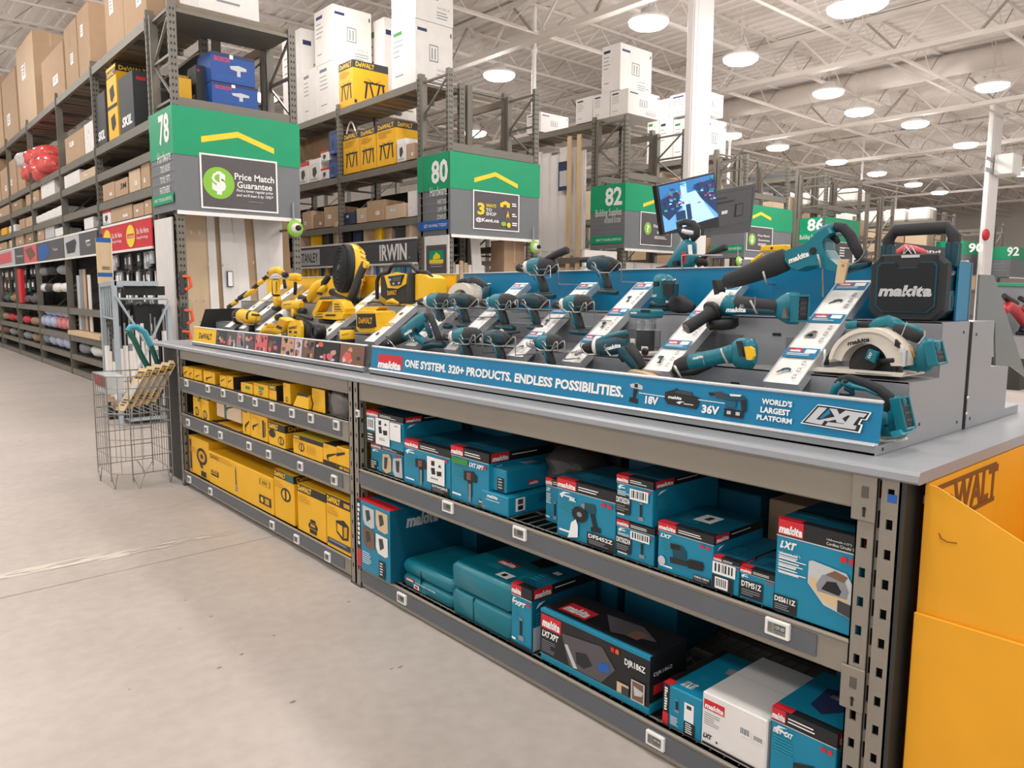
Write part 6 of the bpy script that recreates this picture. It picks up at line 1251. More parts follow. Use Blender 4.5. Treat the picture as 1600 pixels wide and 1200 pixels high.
def socket(T, u, v, hu, hv, dx, tilt=0.0, hx=.03, m='teal', dy=.02):
    """open battery rails at a tool's near end: a frame of four bars around a dark recess, facing -Y"""
    c = T.P(u, v, dx); s_ = sc(c)/T.k; hz = hv*s_; R_ = Matrix.Translation(c) @ Matrix.Rotation(tilt, 4, 'X'); b = MB()
    b.box(-hx, hx, -dy, 0, -hz, hz, 'black', .002, T=R_); b.build('battery_socket', T.r)
    b = MB(); t_ = .007
    for q in ((-hx-t_, -hx, -dy-.004, .004, -hz-t_, hz+t_), (hx, hx+t_, -dy-.004, .004, -hz-t_, hz+t_), (-hx, hx, -dy-.004, .004, hz, hz+t_), (-hx, hx, -dy-.004, .004, -hz-t_, -hz)): b.box(*q, m, .002, T=R_)
    for k in (-.5, 0, .5): b.box(-hx*.7, hx*.7, -dy-.002, -dy+.002, hz*k-.003, hz*k+.003, 'grey_dark', T=R_)
    b.build('battery_rails', T.r)
def battery_socket(T, spine, m='teal', name='battery_foot', face=None):
    T.loft(name, spine, m, .55, e=3.2)

# ---- large reciprocating saw
T = Tool('reciprocating_saw', 'large teal reciprocating saw with a black boot, held above the price strips', 2.44, (1120, 340, 6.4), (700, 480))
T.loft('boot', [(95, 640, 78), (220, 600, 92), (400, 535, 104), (560, 470, 122), (690, 420, 116)], 'rubber', .58)
T.loft('boot_collar', [(80, 642, 62), (110, 635, 74)], 'black', .62)
T.plate('motor_housing', [(662, 345), (700, 318), (870, 262), (940, 195), (1020, 130), (1110, 95), (1140, 150), (1085, 190), (1055, 235), (1070, 320), (1130, 410), (1215, 478), (1210, 555), (1090, 520), (1010, 480), (900, 490), (800, 535), (715, 500), (665, 430)], 'teal', -.042, .042, bev=.05)
T.loft('handle', [(1010, 190, 56), (1090, 120, 50), (1200, 88, 46), (1290, 120, 46)], 'teal', .75)
T.loft('rubber_grip', [(1180, 90, 50), (1270, 105, 52), (1340, 185, 56), (1385, 290, 56), (1430, 390, 44)], 'rubber', .75)
T.loft('trigger', [(1120, 170, 26), (1195, 215, 34), (1215, 250, 24)], 'black', .6)
T.loft('lower_guard', [(1000, 380, 70), (1080, 420, 62), (1150, 485, 40), (1230, 525, 34), (1340, 520, 38)], 'teal', .6)
T.loft('battery_foot', [(1310, 530, 34), (1400, 490, 44), (1520, 455, 36)], 'teal_dark', 1.0)
T.loft('foot_pad', [(1400, 440, 30), (1470, 425, 36), (1535, 460, 26)], 'rubber', 1.2)
T.disc('cap', 957, 333, 36, 'black', -.046, -.03)
b = MB()
for k in range(6): T.loft('', [(1010+k*10, 258+k*26, 4), (1070+k*6, 236+k*28, 4)], 'teal_dark', 1.0, n=6, b=b, dx=-.04)
b.build('vent_slots', T.r)
T.logo('makita', (722, 462), (928, 385), 58, 'white_print', -.0435)
b = MB(); T.plate('', [(1215, 415), (1318, 415), (1265, 660), (1180, 655)], 'wood_pale', -.06, -.05, b=b); b.build('wooden_tag', T.r)
T.disc('tag_hole', 1258, 480, 14, 'brass', -.062, -.055, n=10)
b = MB(); b.tube([T.P(*q, -.07) for q in ((1240, 430), (1330, 470), (1420, 430), (1470, 360), (1475, 320))], .0016, 'wire', 5); b.build('tag_wire', T.r)
b = MB(); T.loft('', [(465, 540, 12), (480, 600, 12), (500, 660, 12)], 'wire', 1, n=8, b=b, dx=-.06); T.loft('', [(1012, 370, 12), (1028, 440, 12), (1040, 500, 12)], 'wire', 1, n=8, b=b, dx=-.055)
b.tube([T.P(500, 660, -.06), T.P(510, 665, .1), V((2.59, T.P(510, 665, .1).y, T.P(510, 665, .1).z))], .003, 'wire', 6); b.tube([T.P(1060, 510, -.03), T.P(1060, 780, -.03), T.P(1060, 800, .1)], .003, 'wire', 6); b.build('wire_rest', rm)
# ---- angle grinder
T = Tool('angle_grinder', 'teal angle grinder with a black side handle pointing at the viewer', 2.3, (1050, 430, 6.667), (600, 420))
T.loft('gear_head', [(400, 330, 78), (450, 300, 112), (510, 300, 128), (560, 315, 118)], 'milk', .75)
T.loft('motor_housing', [(545, 312, 112), (620, 315, 110), (690, 318, 98)], 'teal', .8)
T.loft('sleeve', [(680, 305, 92), (860, 318, 84), (1000, 328, 78), (1110, 335, 78)], 'rubber', .85)
T.loft('sleeve_side', [(700, 350, 50), (900, 370, 46), (1090, 380, 40)], 'teal_dark', 1.2, dx=-.005)
T.loft('battery_foot', [(1090, 350, 90), (1150, 345, 130), (1220, 345, 165), (1300, 345, 168)], 'teal', .5, e=4)
socket(T, 1300, 345, 0, 118, 0, 0, .03)
T.plate('foot_panel', [(1175, 330), (1195, 450), (1140, 440)], 'bag', -.05, -.035)
p0, p1 = T.P(455, 360, -.02), ox(1050+150/6.667, 430+555/6.667, 2.17); s0 = sc(p0)/6.667
b = MB(); b.tube([p0, p0+(p1-p0)*.2, p0+(p1-p0)*.32, p0+(p1-p0)*.95, p1], [98*s0, 88*s0, 62*s0, 68*s0, 62*s0], 'rubber', 16); b.build('side_handle', T.r)
b = MB(); dd = (p1-p0).normalized(); b.lathe(p0+(p1-p0)*.1, dd, [(-.006, 110*s0), (0, 118*s0), (.008, 118*s0), (.01, 60*s0)], 'black', 20); b.build('handle_flange', T.r)
b = MB(); b.lathe(p1, dd, [(0, 52*s0), (.003, 50*s0), (.0035, 0)], 'bag', 16); b.build('handle_cap', T.r)
c = T.P(520, 500, 0); R_ = 165/6.667*sc(c); b = MB(); b.lathe(c+V((0, 0, .02)), (.12, 0, -1), [(0, R_*.5), (.004, R_), (.03, R_), (.034, R_*.9)], 'black', 28); b.build('wheel_guard', T.r)
b = MB(); b.lathe(c+V((0, 0, -.014)), (.12, 0, -1), [(0, R_*.88), (.004, R_*.88)], 'black_gloss', 28); b.build('wheel', T.r)
T.plate('guard_lever', [(415, 55), (452, 48), (490, 150), (485, 205), (440, 205)], 'black', -.02, .02)
T.logo('makita', (560, 385), (770, 388), 52, 'white_print', -.052)
T.logo('BL', (700, 335), (755, 335), 30, 'grey_print', -.052, 'badge')
b = MB(); T.loft('', [(815, 265, 13), (845, 320, 13), (880, 395, 13)], 'wire', 1, n=8, b=b, dx=-.055); b.tube([T.P(880, 395, -.055), T.P(940, 405, .06), V((2.375, T.P(940, 405, .06).y, T.P(940, 405, .06).z))], .003, 'wire', 6); b.build('wire_rest', rm)
b = MB(); b.tube([T.P(865, 225+20*k, -.05*math.sin(math.pi*k/9)) for k in range(10)], .0012, 'wire', 5); b.build('tie_wire', T.r)
# ---- multi tool
T = Tool('multi_tool', 'slim teal multi tool lying below the grinder with a yellow contact', 2.12, (1050, 430, 6.667), (450, 900))
T.loft('nose', [(40, 1010, 60), (80, 960, 90), (150, 930, 100), (215, 915, 98)], 'rubber', .75)
T.loft('motor_housing', [(205, 915, 96), (340, 885, 92), (470, 850, 84), (570, 825, 86), (650, 810, 100)], 'teal', .8)
T.loft('lower_rubber', [(110, 1010, 40), (230, 1000, 46), (400, 945, 26)], 'rubber', 1.5)
T.loft('battery_foot', [(640, 800, 108), (690, 805, 150), (770, 815, 162), (830, 820, 158)], 'teal', .5, e=4)
T.plate('foot_rail', [(665, 690), (705, 685), (740, 850), (700, 850)], 'rubber', -.045, -.03)
T.plate('contact_block', [(750, 745), (800, 740), (840, 765), (850, 840), (820, 885), (775, 880)], 'dw_yellow', -.044, -.03)
T.logo('makita', (218, 882), (325, 858), 32, 'white_print', -.043)
b = MB(); T.loft('', [(505, 770, 14), (535, 840, 14), (575, 910, 14)], 'wire', 1, n=8, b=b, dx=-.05); T.loft('', [(22, 940, 16), (60, 1010, 16), (100, 1080, 16)], 'wire', 1, n=8, b=b, dx=-.06); b.tube([T.P(575, 915, -.05), V((2.168, T.P(575, 915).y, T.P(575, 915).z))], .003, 'wire', 6); b.tube([T.P(100, 1080, -.06), V((2.168, T.P(100, 1080).y, T.P(100, 1080).z))], .003, 'wire', 6); b.build('wire_rest', rm)
b = MB(); b.tube([T.P(330+6*math.sin(k), 790+k*18, -.055) for k in range(9)], .0012, 'wire', 5); b.build('tie_wire', T.r)
# ---- circular saw near the end
T = Tool('circular_saw', 'teal circular saw with a cream blade guard at the near end', 2.24, (1270, 480, 6.957), (600, 700))
arc = lambda cx, cy, rx, ry, a0, a1, n: [(cx+rx*math.cos(math.radians(a0+(a1-a0)*i/n)), cy-ry*math.sin(math.radians(a0+(a1-a0)*i/n))) for i in range(n+1)]
T.plate('blade_guard', arc(590, 620, 425, 395, 172, 8, 22)+[(1005, 640), (850, 640), (835, 600)]+arc(560, 640, 255, 250, 15, 168, 16)+[(230, 560), (170, 600)], 'saw_white', -.05, .02)
T.plate('guard_rim', arc(590, 620, 425, 395, 172, 20, 18)+arc(590, 620, 385, 352, 20, 172, 18), 'saw_white', -.06, -.05)
T.disc('blade', 640, 650, 250, 'grey_dark', -.012, -.008, n=36)
T.disc('lower_guard', 700, 660, 265, 'bag', .002, .01, n=30)
T.disc('arbor', 600, 580, 110, 'black', -.05, -.01)
T.plate('arbor_badge', [(600, 455), (705, 490), (660, 610), (560, 560)], 'teal', -.07, -.05, bev=.12); T.logo('LXT', (615, 560), (655, 500), 30, 'white_print', -.071, 'badge')
T.loft('guard_lever', [(690, 580, 26), (780, 585, 28), (880, 575, 24)], 'black', .6, dx=-.05)
b = MB(); T.plate('', [(0, 665), (60, 650), (960, 715), (1010, 705), (960, 760), (0, 695)], 'saw_white', -.06, -.05, b=b)
pp = [T.P(0, 690, -.06), T.P(965, 760, -.06)]; b.prism([pp[0], pp[1], pp[1]+V((.16, 0, 0)), pp[0]+V((.16, 0, 0))], (0, 0, .004), 'saw_white'); b.build('base_plate', T.r)
T.loft('angle_post', [(130, 460, 14), (130, 560, 14), (100, 640, 18)], 'alu', .8, dx=-.055); T.loft('clamp', [(145, 540, 30), (145, 620, 34)], 'black', .8, dx=-.05)
T.loft('front_knob', [(370, 200, 38), (420, 190, 46), (480, 185, 42)], 'teal', .8, dx=.03); T.loft('knob_arm', [(480, 190, 30), (560, 190, 36), (640, 200, 50)], 'black', .8, dx=.03)
T.loft('motor_housing', [(640, 215, 50), (720, 170, 62), (820, 145, 62), (900, 180, 66), (960, 215, 62)], 'teal', .9, dx=.03)
T.loft('handle', [(900, 225, 62), (1000, 255, 74), (1100, 300, 76), (1160, 330, 70)], 'rubber', .75, dx=.02); T.loft('handle_ridge', [(880, 170, 40), (1000, 200, 34), (1110, 230, 34), (1180, 270, 30)], 'teal', 1.0, dx=.02)
T.loft('battery_foot', [(1290, 370, 90), (1255, 470, 110), (1220, 580, 112), (1190, 660, 86)], 'teal', .8, e=3.4, dx=.02)
socket(T, 1290, 510, 0, 105, .02, -.28, .03); T.loft('foot_arm', [(1000, 630, 50), (1080, 640, 46), (1160, 650, 60)], 'teal', .8, dx=.02)
T.plate('depth_slot', [(895, 350), (940, 400), (940, 450), (885, 420)], 'black', -.064, -.05); T.plate('guard_bracket', [(985, 440), (1010, 470), (1000, 640), (970, 650), (975, 470)], 'alu', -.066, -.05)
T.loft('brass_clip', [(1040, 430, 24), (1070, 480, 30), (1110, 540, 20)], 'brass', .8, dx=.0)
T.logo('makita', (378, 420), (622, 372), 50, 'black', -.061)
b = MB(); b.tube([T.P(*q, -.05) for q in ((1022, 160), (1000, 220), (965, 310))], .0016, 'chrome', 5); b.tube([T.P(*q, -.05) for q in ((1220, 255), (1215, 310), (1150, 400))], .002, 'chrome', 5); b.build('tie_wire', T.r)
# ---- jigsaw behind the rail end
T = Tool('jigsaw', 'teal jigsaw with an arched black handle behind the end of the blue rail', 2.1, (1280, 570, 8.571), (800, 980))
T.loft('front_body', [(150, 560, 60), (165, 440, 50), (215, 310, 50), (290, 240, 52)], 'teal', .8); T.loft('handle', [(235, 260, 44), (300, 190, 48), (400, 175, 52), (600, 240, 66), (800, 330, 72), (930, 430, 76), (930, 600, 86)], 'rubber', .7)
T.loft('handle_side', [(330, 230, 50), (470, 290, 44), (650, 330, 30), (800, 400, 26)], 'teal', 1.6); T.loft('trigger', [(350, 310, 38), (430, 340, 44), (450, 410, 30)], 'teal_dark', .7)
T.loft('motor_housing', [(880, 640, 80), (880, 780, 86), (890, 930, 90)], 'teal', .8, e=3); T.loft('battery_foot', [(1085, 450, 80), (1050, 570, 96), (1010, 700, 100), (980, 820, 96), (960, 920, 90)], 'teal', .6, e=3.6)
socket(T, 1070, 660, 0, 190, 0, -.28, .026); T.plate('clear_lip', [(940, 900), (1070, 870), (1115, 940), (990, 985)], 'teal_lite', -.05, .03)
T.loft('shoe', [(760, 1010, 22), (950, 1022, 26), (1090, 1010, 26), (1170, 985, 20)], 'saw_white', 2.0); T.disc('button', 335, 228, 26, 'black', -.045, -.03); T.disc('screw', 890, 815, 20, 'black', -.06, -.05, n=10)
# ---- jobsite radio
x0 = 2.4; ya, yb = ox(1356, 480, x0).y, ox(1474, 480, x0).y; z0, z1 = 1.424, ox(1366, 398, x0).z; D = .15
r = empty('jobsite_radio', (x0+D/2, (ya+yb)/2, z0), 'black and teal jobsite radio with a large speaker grille and top handle', 'radio')
def rbx(b, x0, x1, y0, y1, z0, z1, c, m):
    def ring(x, k):
        q = [(y0+c, z0), (y1-c, z0), (y1, z0+c), (y1, z1-c), (y1-c, z1), (y0+c, z1), (y0, z1-c), (y0, z0+c)]; cy, cz = (y0+y1)/2, (z0+z1)/2
        return [V((x, cy+(y-cy)*k, cz+(z-cz)*k)) for y, z in q]
    b.rings([ring(x0, .95), ring(x0+.01, 1), ring(x1-.01, 1), ring(x1, .95)], m, True, False)
b = MB(); rbx(b, x0, x0+.05, yb, ya, z0, z1, .03, 'rubber'); b.build('front_frame', r)
b = MB(); rbx(b, x0+.045, x0+D+.02, yb+.012, ya-.012, z0+.008, z1-.012, .02, 'teal_dark'); b.build('housing', r)
W_, H_ = ya-yb, z1-z0
P2 = lambda a, c, dx=0: V((x0+dx, ya-W_*a, z1-H_*c))
tr = [(.14, .12), (.34, .12), (.38, .2), (.64, .2), (.68, .12), (.86, .12), (.9, .18), (.9, .78), (.8, .88), (.2, .88), (.1, .78), (.1, .18)]
b = MB(); b.prism([P2(*q, -.004) for q in tr], (.02, 0, 0), 'teal_dark'); b.build('grille_rim', r)
b = MB(); c_ = (.5, .5); b.prism([P2(c_[0]+(q[0]-c_[0])*.93, c_[1]+(q[1]-c_[1])*.94, -.006) for q in tr], (.02, 0, 0), 'black_gloss')
b.build('speaker_grille', r)
b = MB(); F = Pr(b, P2(0, 0, -.0075), (0, -W_, 0), (0, 0, -H_), (-1, 0, 0), .0008); F.text('makita', .15, .47, .86, .64, 'silver_label', .05, .18); b.build('logo', r, fix=False)
b = MB(); F = Pr(b, P2(0, 0, -.001), (0, -W_, 0), (0, 0, -H_), (-1, 0, 0), .0008); F.rect(.42, .02, .66, .06, 'silver_label'); F.disc(.15, .06, .025, .03, 'black'); F.disc(.88, .06, .025, .03, 'black'); F.disc(.12, .92, .015, .02, 'black'); F.disc(.86, .95, .015, .02, 'black'); b.build('screws', r, fix=False)
hz = ox(1400, 353, x0+.09).z; hy0, hy1 = ox(1385, 400, x0+.09).y, ox(1487, 400, x0+.09).y
b = MB(); xx = x0+.1; b.tube([(xx, hy0, z1-.03), (xx, hy0, hz-.04), (xx, hy0-.02, hz-.012), (xx, hy1+.02, hz-.012), (xx, hy1, hz-.04), (xx, hy1, z1-.03)], [.019, .019, .02, .02, .019, .019], 'rubber', 8); b.build('handle', r)
b = MB()
for y in (hy0, hy1): b.box(xx-.018, xx+.018, y-.018, y+.018, z1-.04, z1+.035, 'teal_dark', .004)
b.build('handle_mount', r)
b = MB(); b.box(x0+.06, x0+.13, yb+.008, yb+.012, z0+.03, z0+.09, 'mk_box_dk', .002); b.box(x0+.08, x0+.12, yb+.006, yb+.009, z0+.04, z0+.075, 'grey_dark', .002); b.build('side_hatch', r)
b = MB(); yb2 = yb+.011; F = Pr(b, (x0+.05, yb2, z1-.02), (D-.03, 0, 0), (0, 0, -H_+.04), (0, -1, 0), .0008); F.text('LXT', .2, .2, .5, .27, 'silver_label', .03, .2); F.rect(0, .36, 1, .38, 'teal_dark'); b.build('side_print', r, fix=False)
# ---- hammer drill standing on the panel top
T = Tool('rotary_hammer', 'teal hammer drill standing on top of the blue panel with a black loop handle', 2.66, (980, 330, 7.06), (600, 640))
T.loft('gear_case', [(480, 610, 60), (540, 560, 84), (610, 500, 116), (670, 420, 118), (690, 340, 84)], 'teal', .7); T.loft('front_body', [(640, 640, 70), (680, 560, 86), (720, 480, 96)], 'teal', .7)
T.loft('loop_handle', [(660, 300, 46), (590, 215, 40), (570, 140, 40), (640, 118, 36), (730, 140, 40), (770, 190, 40), (765, 260, 44), (720, 300, 46)], 'rubber', .8); T.loft('handle_inset', [(610, 215, 22), (660, 230, 26), (720, 240, 22)], 'alu', .8, dx=-.03)
T.loft('chuck', [(330, 640, 26), (400, 630, 30), (470, 620, 40)], 'rubber', 1); T.loft('side_handle', [(800, 540, 26), (900, 470, 22), (1000, 430, 36), (1090, 395, 42)], 'rubber', 1); T.loft('handle_mount', [(790, 560, 60), (860, 560, 40), (870, 600, 30)], 'black', .8)
T.disc('side_cap', 522, 578, 34, 'black', -.05, -.03); T.plate('white_strip', [(668, 372), (696, 368), (706, 486), (678, 488)], 'white_print', -.07, -.06)
b = MB(); b.tube([T.P(605, 640, -.08), T.P(605, 490, -.08), T.P(640, 485, -.08), T.P(1050, 487, -.02)], .004, 'wire', 6); b.build('wire_rest', rm)
T.plate('red_label', [(600, 450), (628, 445), (635, 570), (612, 575)], 'red', -.075, -.065)
# ---- palm sander
T = Tool('palm_sander', 'teal palm sander with a black dust bag standing against the blue panel', 2.47, (960, 420, 7.5), (580, 480))
T.loft('top_housing', [(585, 100, 116), (580, 150, 128), (575, 240, 126), (570, 330, 122), (565, 380, 112)], 'teal', .8, e=3); T.plate('battery_socket', [(545, 130), (700, 130), (715, 180), (705, 320), (560, 330)], 'teal_dark', -.075, -.05, bev=.05)
T.plate('socket_inset', [(572, 180), (690, 180), (685, 300), (575, 310)], 'black', -.078, -.07); T.disc('stud', 565, 130, 14, 'chrome', -.082, -.07, n=10); T.disc('stud', 692, 130, 14, 'chrome', -.082, -.07, n=10)
T.plate('side_slot', [(462, 150), (508, 150), (508, 200), (462, 210)], 'black', -.07, -.06); T.loft('base', [(450, 410, 36), (560, 420, 40), (650, 420, 34)], 'teal_dark', 2.0); T.loft('sanding_pad', [(440, 450, 22), (560, 465, 24), (680, 470, 22)], 'black', 3.2)
T.logo('LXT', (440, 330), (496, 330), 28, 'white_print', -.082, 'badge'); T.loft('dust_bag', [(650, 420, 70), (700, 400, 108), (760, 410, 112), (850, 440, 84), (930, 450, 46)], 'rubber', .9); T.disc('clip', 612, 385, 18, 'chrome', -.09, -.075, n=10)
# ---- trim router
T = Tool('trim_router', 'upright trim router with a silver body and teal battery cap', 2.27, (960, 420, 7.5), (360, 1010))
c0 = T.P(360, 1010); S_ = sc(c0)/7.5; zf = lambda v: T.P(360, v).z; xc, yc = c0.x, c0.y
b = MB(); b.lathe((xc, yc, zf(720)), (0, 0, 1), [(0, 108*S_), (.004, 112*S_), (zf(600)-zf(720), 112*S_), (zf(585)-zf(720), 130*S_)], 'alu', 24)
for k in range(24): q = 2*math.pi*k/24; b.box(xc+113*S_*math.cos(q)-.001, xc+113*S_*math.cos(q)+.001, yc+113*S_*math.sin(q)-.001, yc+113*S_*math.sin(q)+.001, zf(700), zf(640), 'steel_dark')
b.build('motor_sleeve', T.r)
b = MB(); b.box(xc-130*S_, xc+130*S_, yc-165*S_, yc+165*S_, zf(575), zf(470), 'teal', 24*S_); b.build('battery_cap', T.r)
b = MB(); b.box(xc-134*S_, xc-126*S_, yc-160*S_, yc-20*S_, zf(510), zf(475), 'black', 3*S_); b.build('cap_socket', T.r)
b = MB(); a = T.P(225, 525); hh = 26*S_; F = Pr(b, (xc-130*S_, yc+130*S_, zf(500)), (0, -100*S_, 0), (0, 0, -hh), (-1, 0, 0), .0006); F.text('makita', 0, 0, 1, 1, 'white_print', .05, .15); b.build('logo', T.r, fix=False)
b = MB(); b.lathe((xc, yc, zf(960)), (0, 0, 1), [(0, 100*S_), (.002, 104*S_), (zf(725)-zf(960), 106*S_)], 'grey_dark', 22); b.build('collet_window', T.r)
b = MB(); b.box(xc-120*S_, xc+120*S_, yc-150*S_, yc+130*S_, zf(1010), zf(960), 'saw_white', 12*S_); b.box(xc-125*S_, xc-110*S_, yc+60*S_, yc+130*S_, zf(970), zf(820), 'saw_white', 4*S_); b.box(xc-125*S_, xc-105*S_, yc-130*S_, yc-40*S_, zf(970), zf(900), 'saw_white', 4*S_); b.build('base', T.r)
b = MB(); b.lathe((xc-125*S_, yc-110*S_, zf(960)), (-1, 0, 0), [(0, 40*S_), (.01, 42*S_), (.014, 30*S_)], 'black', 16); b.build('knob', T.r)
b = MB(); b.box(2.2, 2.36, yc-.03, yc+.08, zf(1060), zf(1012), 'steel_grey', .002); b.build('rest_plate', rm)
# ---- drywall screwdriver
T = Tool('drywall_screwdriver', 'teal drywall screwdriver with a pointed silver nose in the front row', 2.1, (840, 390, 6.0), (750, 960))
T.loft('nose', [(358, 985, 18), (400, 955, 26), (450, 930, 36)], 'alu', 1); T.loft('collar', [(440, 930, 48), (500, 918, 58), (560, 905, 70)], 'black', .8); T.loft('ring', [(548, 910, 76), (572, 908, 80)], 'milk', .8)
T.loft('motor_housing', [(575, 910, 80), (660, 905, 92), (760, 885, 92), (830, 870, 70)], 'teal_dark', .7); T.loft('top_cover', [(560, 860, 22), (680, 815, 30), (830, 775, 24)], 'teal', 1.6); T.loft('upper_rubber', [(640, 850, 34), (740, 820, 44), (830, 810, 40)], 'rubber', 1.1)
T.loft('grip', [(790, 910, 76), (850, 990, 72), (910, 1060, 66), (950, 1110, 58)], 'teal_dark', .7); T.loft('grip_rubber', [(860, 900, 44), (930, 1000, 40), (985, 1090, 34)], 'rubber', 1.2); T.loft('trigger', [(770, 985, 26), (810, 1040, 26)], 'black', .8)
T.logo('makita', (632, 950), (782, 915), 40, 'white_print', -.048); T.plate('wooden_tag', [(840, 1150), (870, 1125), (1020, 1165), (1060, 1190), (860, 1165)], 'wood_pale', -.04, .0)
b = MB(); b.tube([T.P(*q, -.055) for q in ((410, 880), (400, 900), (430, 960), (470, 985), (540, 985))], .003, 'wire', 6); b.tube([T.P(*q, -.055) for q in ((640, 890), (625, 905), (660, 970), (690, 1000))], .003, 'wire', 6); b.tube([T.P(540, 985, -.055), V((2.168, T.P(540, 985).y, T.P(540, 985).z))], .003, 'wire', 6); b.build('wire_rest', rm)
# ---- small reciprocating saw at the far end
T = Tool('reciprocating_saw', 'smaller teal reciprocating saw nose down behind the red logo', 2.1, (580, 400, 7.5), (560, 950))
T.loft('boot', [(165, 1045, 44), (230, 1005, 62), (310, 960, 80), (390, 915, 84)], 'rubber', .7); T.loft('motor_housing', [(375, 915, 78), (450, 870, 92), (540, 800, 100), (610, 735, 84), (650, 700, 44)], 'teal', .62)
T.loft('rubber_grip', [(640, 695, 34), (690, 700, 40), (730, 790, 38), (770, 900, 38), (800, 1000, 40)], 'rubber', .9); T.loft('inner_grip', [(600, 740, 34), (650, 810, 30), (700, 950, 26)], 'teal_dark', 1); T.loft('lower_guard', [(530, 950, 52), (590, 985, 46), (650, 1050, 40)], 'teal', .8)
T.loft('battery_foot', [(640, 1060, 34), (740, 1035, 42), (850, 1045, 34)], 'teal_dark', 1.4); T.loft('foot_pad', [(650, 1020, 26), (740, 1000, 28), (840, 1020, 22)], 'rubber', 1.8); T.disc('cap', 497, 868, 26, 'black', -.05, -.035); T.logo('makita', (392, 935), (480, 885), 40, 'white_print', -.05)
b = MB(); b.tube([T.P(*q, -.05) for q in ((205, 1030), (185, 1000), (205, 985), (230, 1010), (300, 1090))], .003, 'wire', 6); b.tube([T.P(*q, -.055) for q in ((440, 925), (470, 980), (510, 1000))], .003, 'wire', 6); b.tube([T.P(300, 1090, -.05), V((2.168, T.P(300, 1090).y, T.P(300, 1090).z))], .003, 'wire', 6); b.build('wire_rest', rm)
# ---- circular saw in the back row
T = Tool('circular_saw', 'teal circular saw with a white guard in the back row beside the yellow panel', 2.48, (640, 420, 7.5), (600, 440))
T.plate('blade_guard', arc(590, 330, 145, 165, 180, 0, 20)+[(720, 440), (640, 440)]+arc(590, 340, 85, 100, 0, 178, 14), 'saw_white', -.05, .02); T.disc('blade', 590, 350, 90, 'bag', -.01, -.004, n=24); T.disc('lower_guard', 590, 345, 118, 'silver_label', .0, .006, n=24)
T.loft('handle', [(690, 140, 34), (750, 120, 40), (830, 160, 40), (890, 210, 36)], 'grip', .9); T.loft('front_handle', [(570, 160, 20), (620, 135, 22), (690, 140, 30)], 'rubber', 1); T.loft('motor_housing', [(700, 300, 60), (770, 300, 62), (840, 310, 54)], 'teal', .9, dx=.03); T.loft('battery_foot', [(910, 220, 46), (900, 300, 54), (890, 360, 50)], 'teal_dark', .8)
T.loft('base_plate', [(500, 440, 10), (700, 450, 10), (860, 440, 10)], 'alu', 8); T.loft('lower_arm', [(760, 410, 40), (830, 410, 40)], 'teal', .8); T.logo('LXT', (745, 310), (815, 308), 34, 'white_print', -.02, 'badge'); T.disc('lock_knob', 915, 178, 12, 'chrome', -.03, -.01, n=10)

# ---- drills and impact drivers sharing one pattern
def drill(cx, cy, u, x, label, impact=False, side=False, head='rubber', rest=True, foot=True, lean=0.0, ringm='milk', short=False):
    T = Tool('cordless_impact_driver' if impact else 'cordless_drill', label, x, (cx, cy, u/100*6), (0, 0)); T.k = 100/u     # crop unit = u/100 px
    if impact:
        T.loft('motor_housing', [(-110, -2, 52), (-70, -15, 72), (20, -20, 80), (110, -5, 74), (165, 10, 52)], 'teal_deep', .75); T.loft('rubber_cover', [(-40, -50, 30), (40, -62, 36), (130, -35, 34), (180, 0, 34)], 'rubber', 1.3); T.loft('rear_cover', [(120, 0, 66), (160, 5, 58), (185, 8, 44)], 'rubber', .8)
        T.loft('nose', [(-150, 10, 22), (-110, 5, 36)], 'alu', 1); T.loft('side_panel', [(-60, 20, 22), (0, 30, 24), (60, 26, 16)], 'teal', 2.3)
    else:
        T.loft('chuck', [(-165, 12, 34), (-140, 8, 42), (-85, 4, 46)], head, 1); T.loft('collar', [(-85, 2, 56), (-55, 0, 62)], ringm, .9); T.loft('motor_housing', [(-58, -2, 62), (-20, -8, 74), (40, -10, 78), (80, -10, 74)], 'teal', .78)
        T.loft('rear_cover', [(60, -12, 76), (110, -12, 80), (165, -2, 70), (190, 5, 50)], 'rubber', .78); T.loft('ridge', [(70, 25, 20), (130, 30, 22), (180, 26, 14)], 'teal_dark', 2.9); T.loft('top_ridge', [(-30, -62, 22), (60, -74, 22), (150, -50, 20)], 'teal_deep', 1.2)
        T.logo('makita', (-35, 22), (45, 8), 26, 'white_print', -.7*74*sc(T.r.location)/T.k*.86-.002)
    gx = 20+lean
    T.loft('grip_spine', [(gx-8, 70, 20), (gx+14, 130, 18), (gx+34, 200, 18)], 'teal', 2.2); T.loft('grip', [(gx, 45, 48), (gx+28, 110, 42), (gx+48, 180, 40), (gx+62, 245, 44)], 'teal_deep', .8); T.loft('grip_rubber', [(gx+22, 60, 30), (gx+52, 130, 28), (gx+72, 200, 27), (gx+82, 250, 28)], 'rubber', 1.15)
    T.loft('trigger', [(gx-28, 78, 18), (gx-14, 116, 20)], 'black', .9)
    if foot: T.loft('battery_foot', [(gx-20, 268, 24), (gx+60, 272, 30), (gx+150, 280, 26)], 'teal_dark', 1.6); T.loft('foot_top', [(gx+10, 250, 18), (gx+80, 252, 22), (gx+140, 262, 16)], 'rubber', 1.9)
    if side: T.loft('side_handle', [(110, -70, 30), (200, -120, 34), (300, -160, 36)], 'rubber', 1)
    if rest:
        k = u/100; cradle(rm, cx-62*k if impact else cx-130*k, cy-30*k, cx+205*k, cy+78*k, x-.06, 14)
        if not impact: cradle(rm, cx-5*k, cy-20*k, cx+130*k, cy+80*k, x-.065, 4)
    return T
drill(836.7, 417, 16.5, 2.46, 'teal drill with a long side handle held up above the blue panel', side=True, foot=True)
T = drill(937, 414, 15.5, 2.46, 'teal impact driver held up above the blue panel', impact=True)
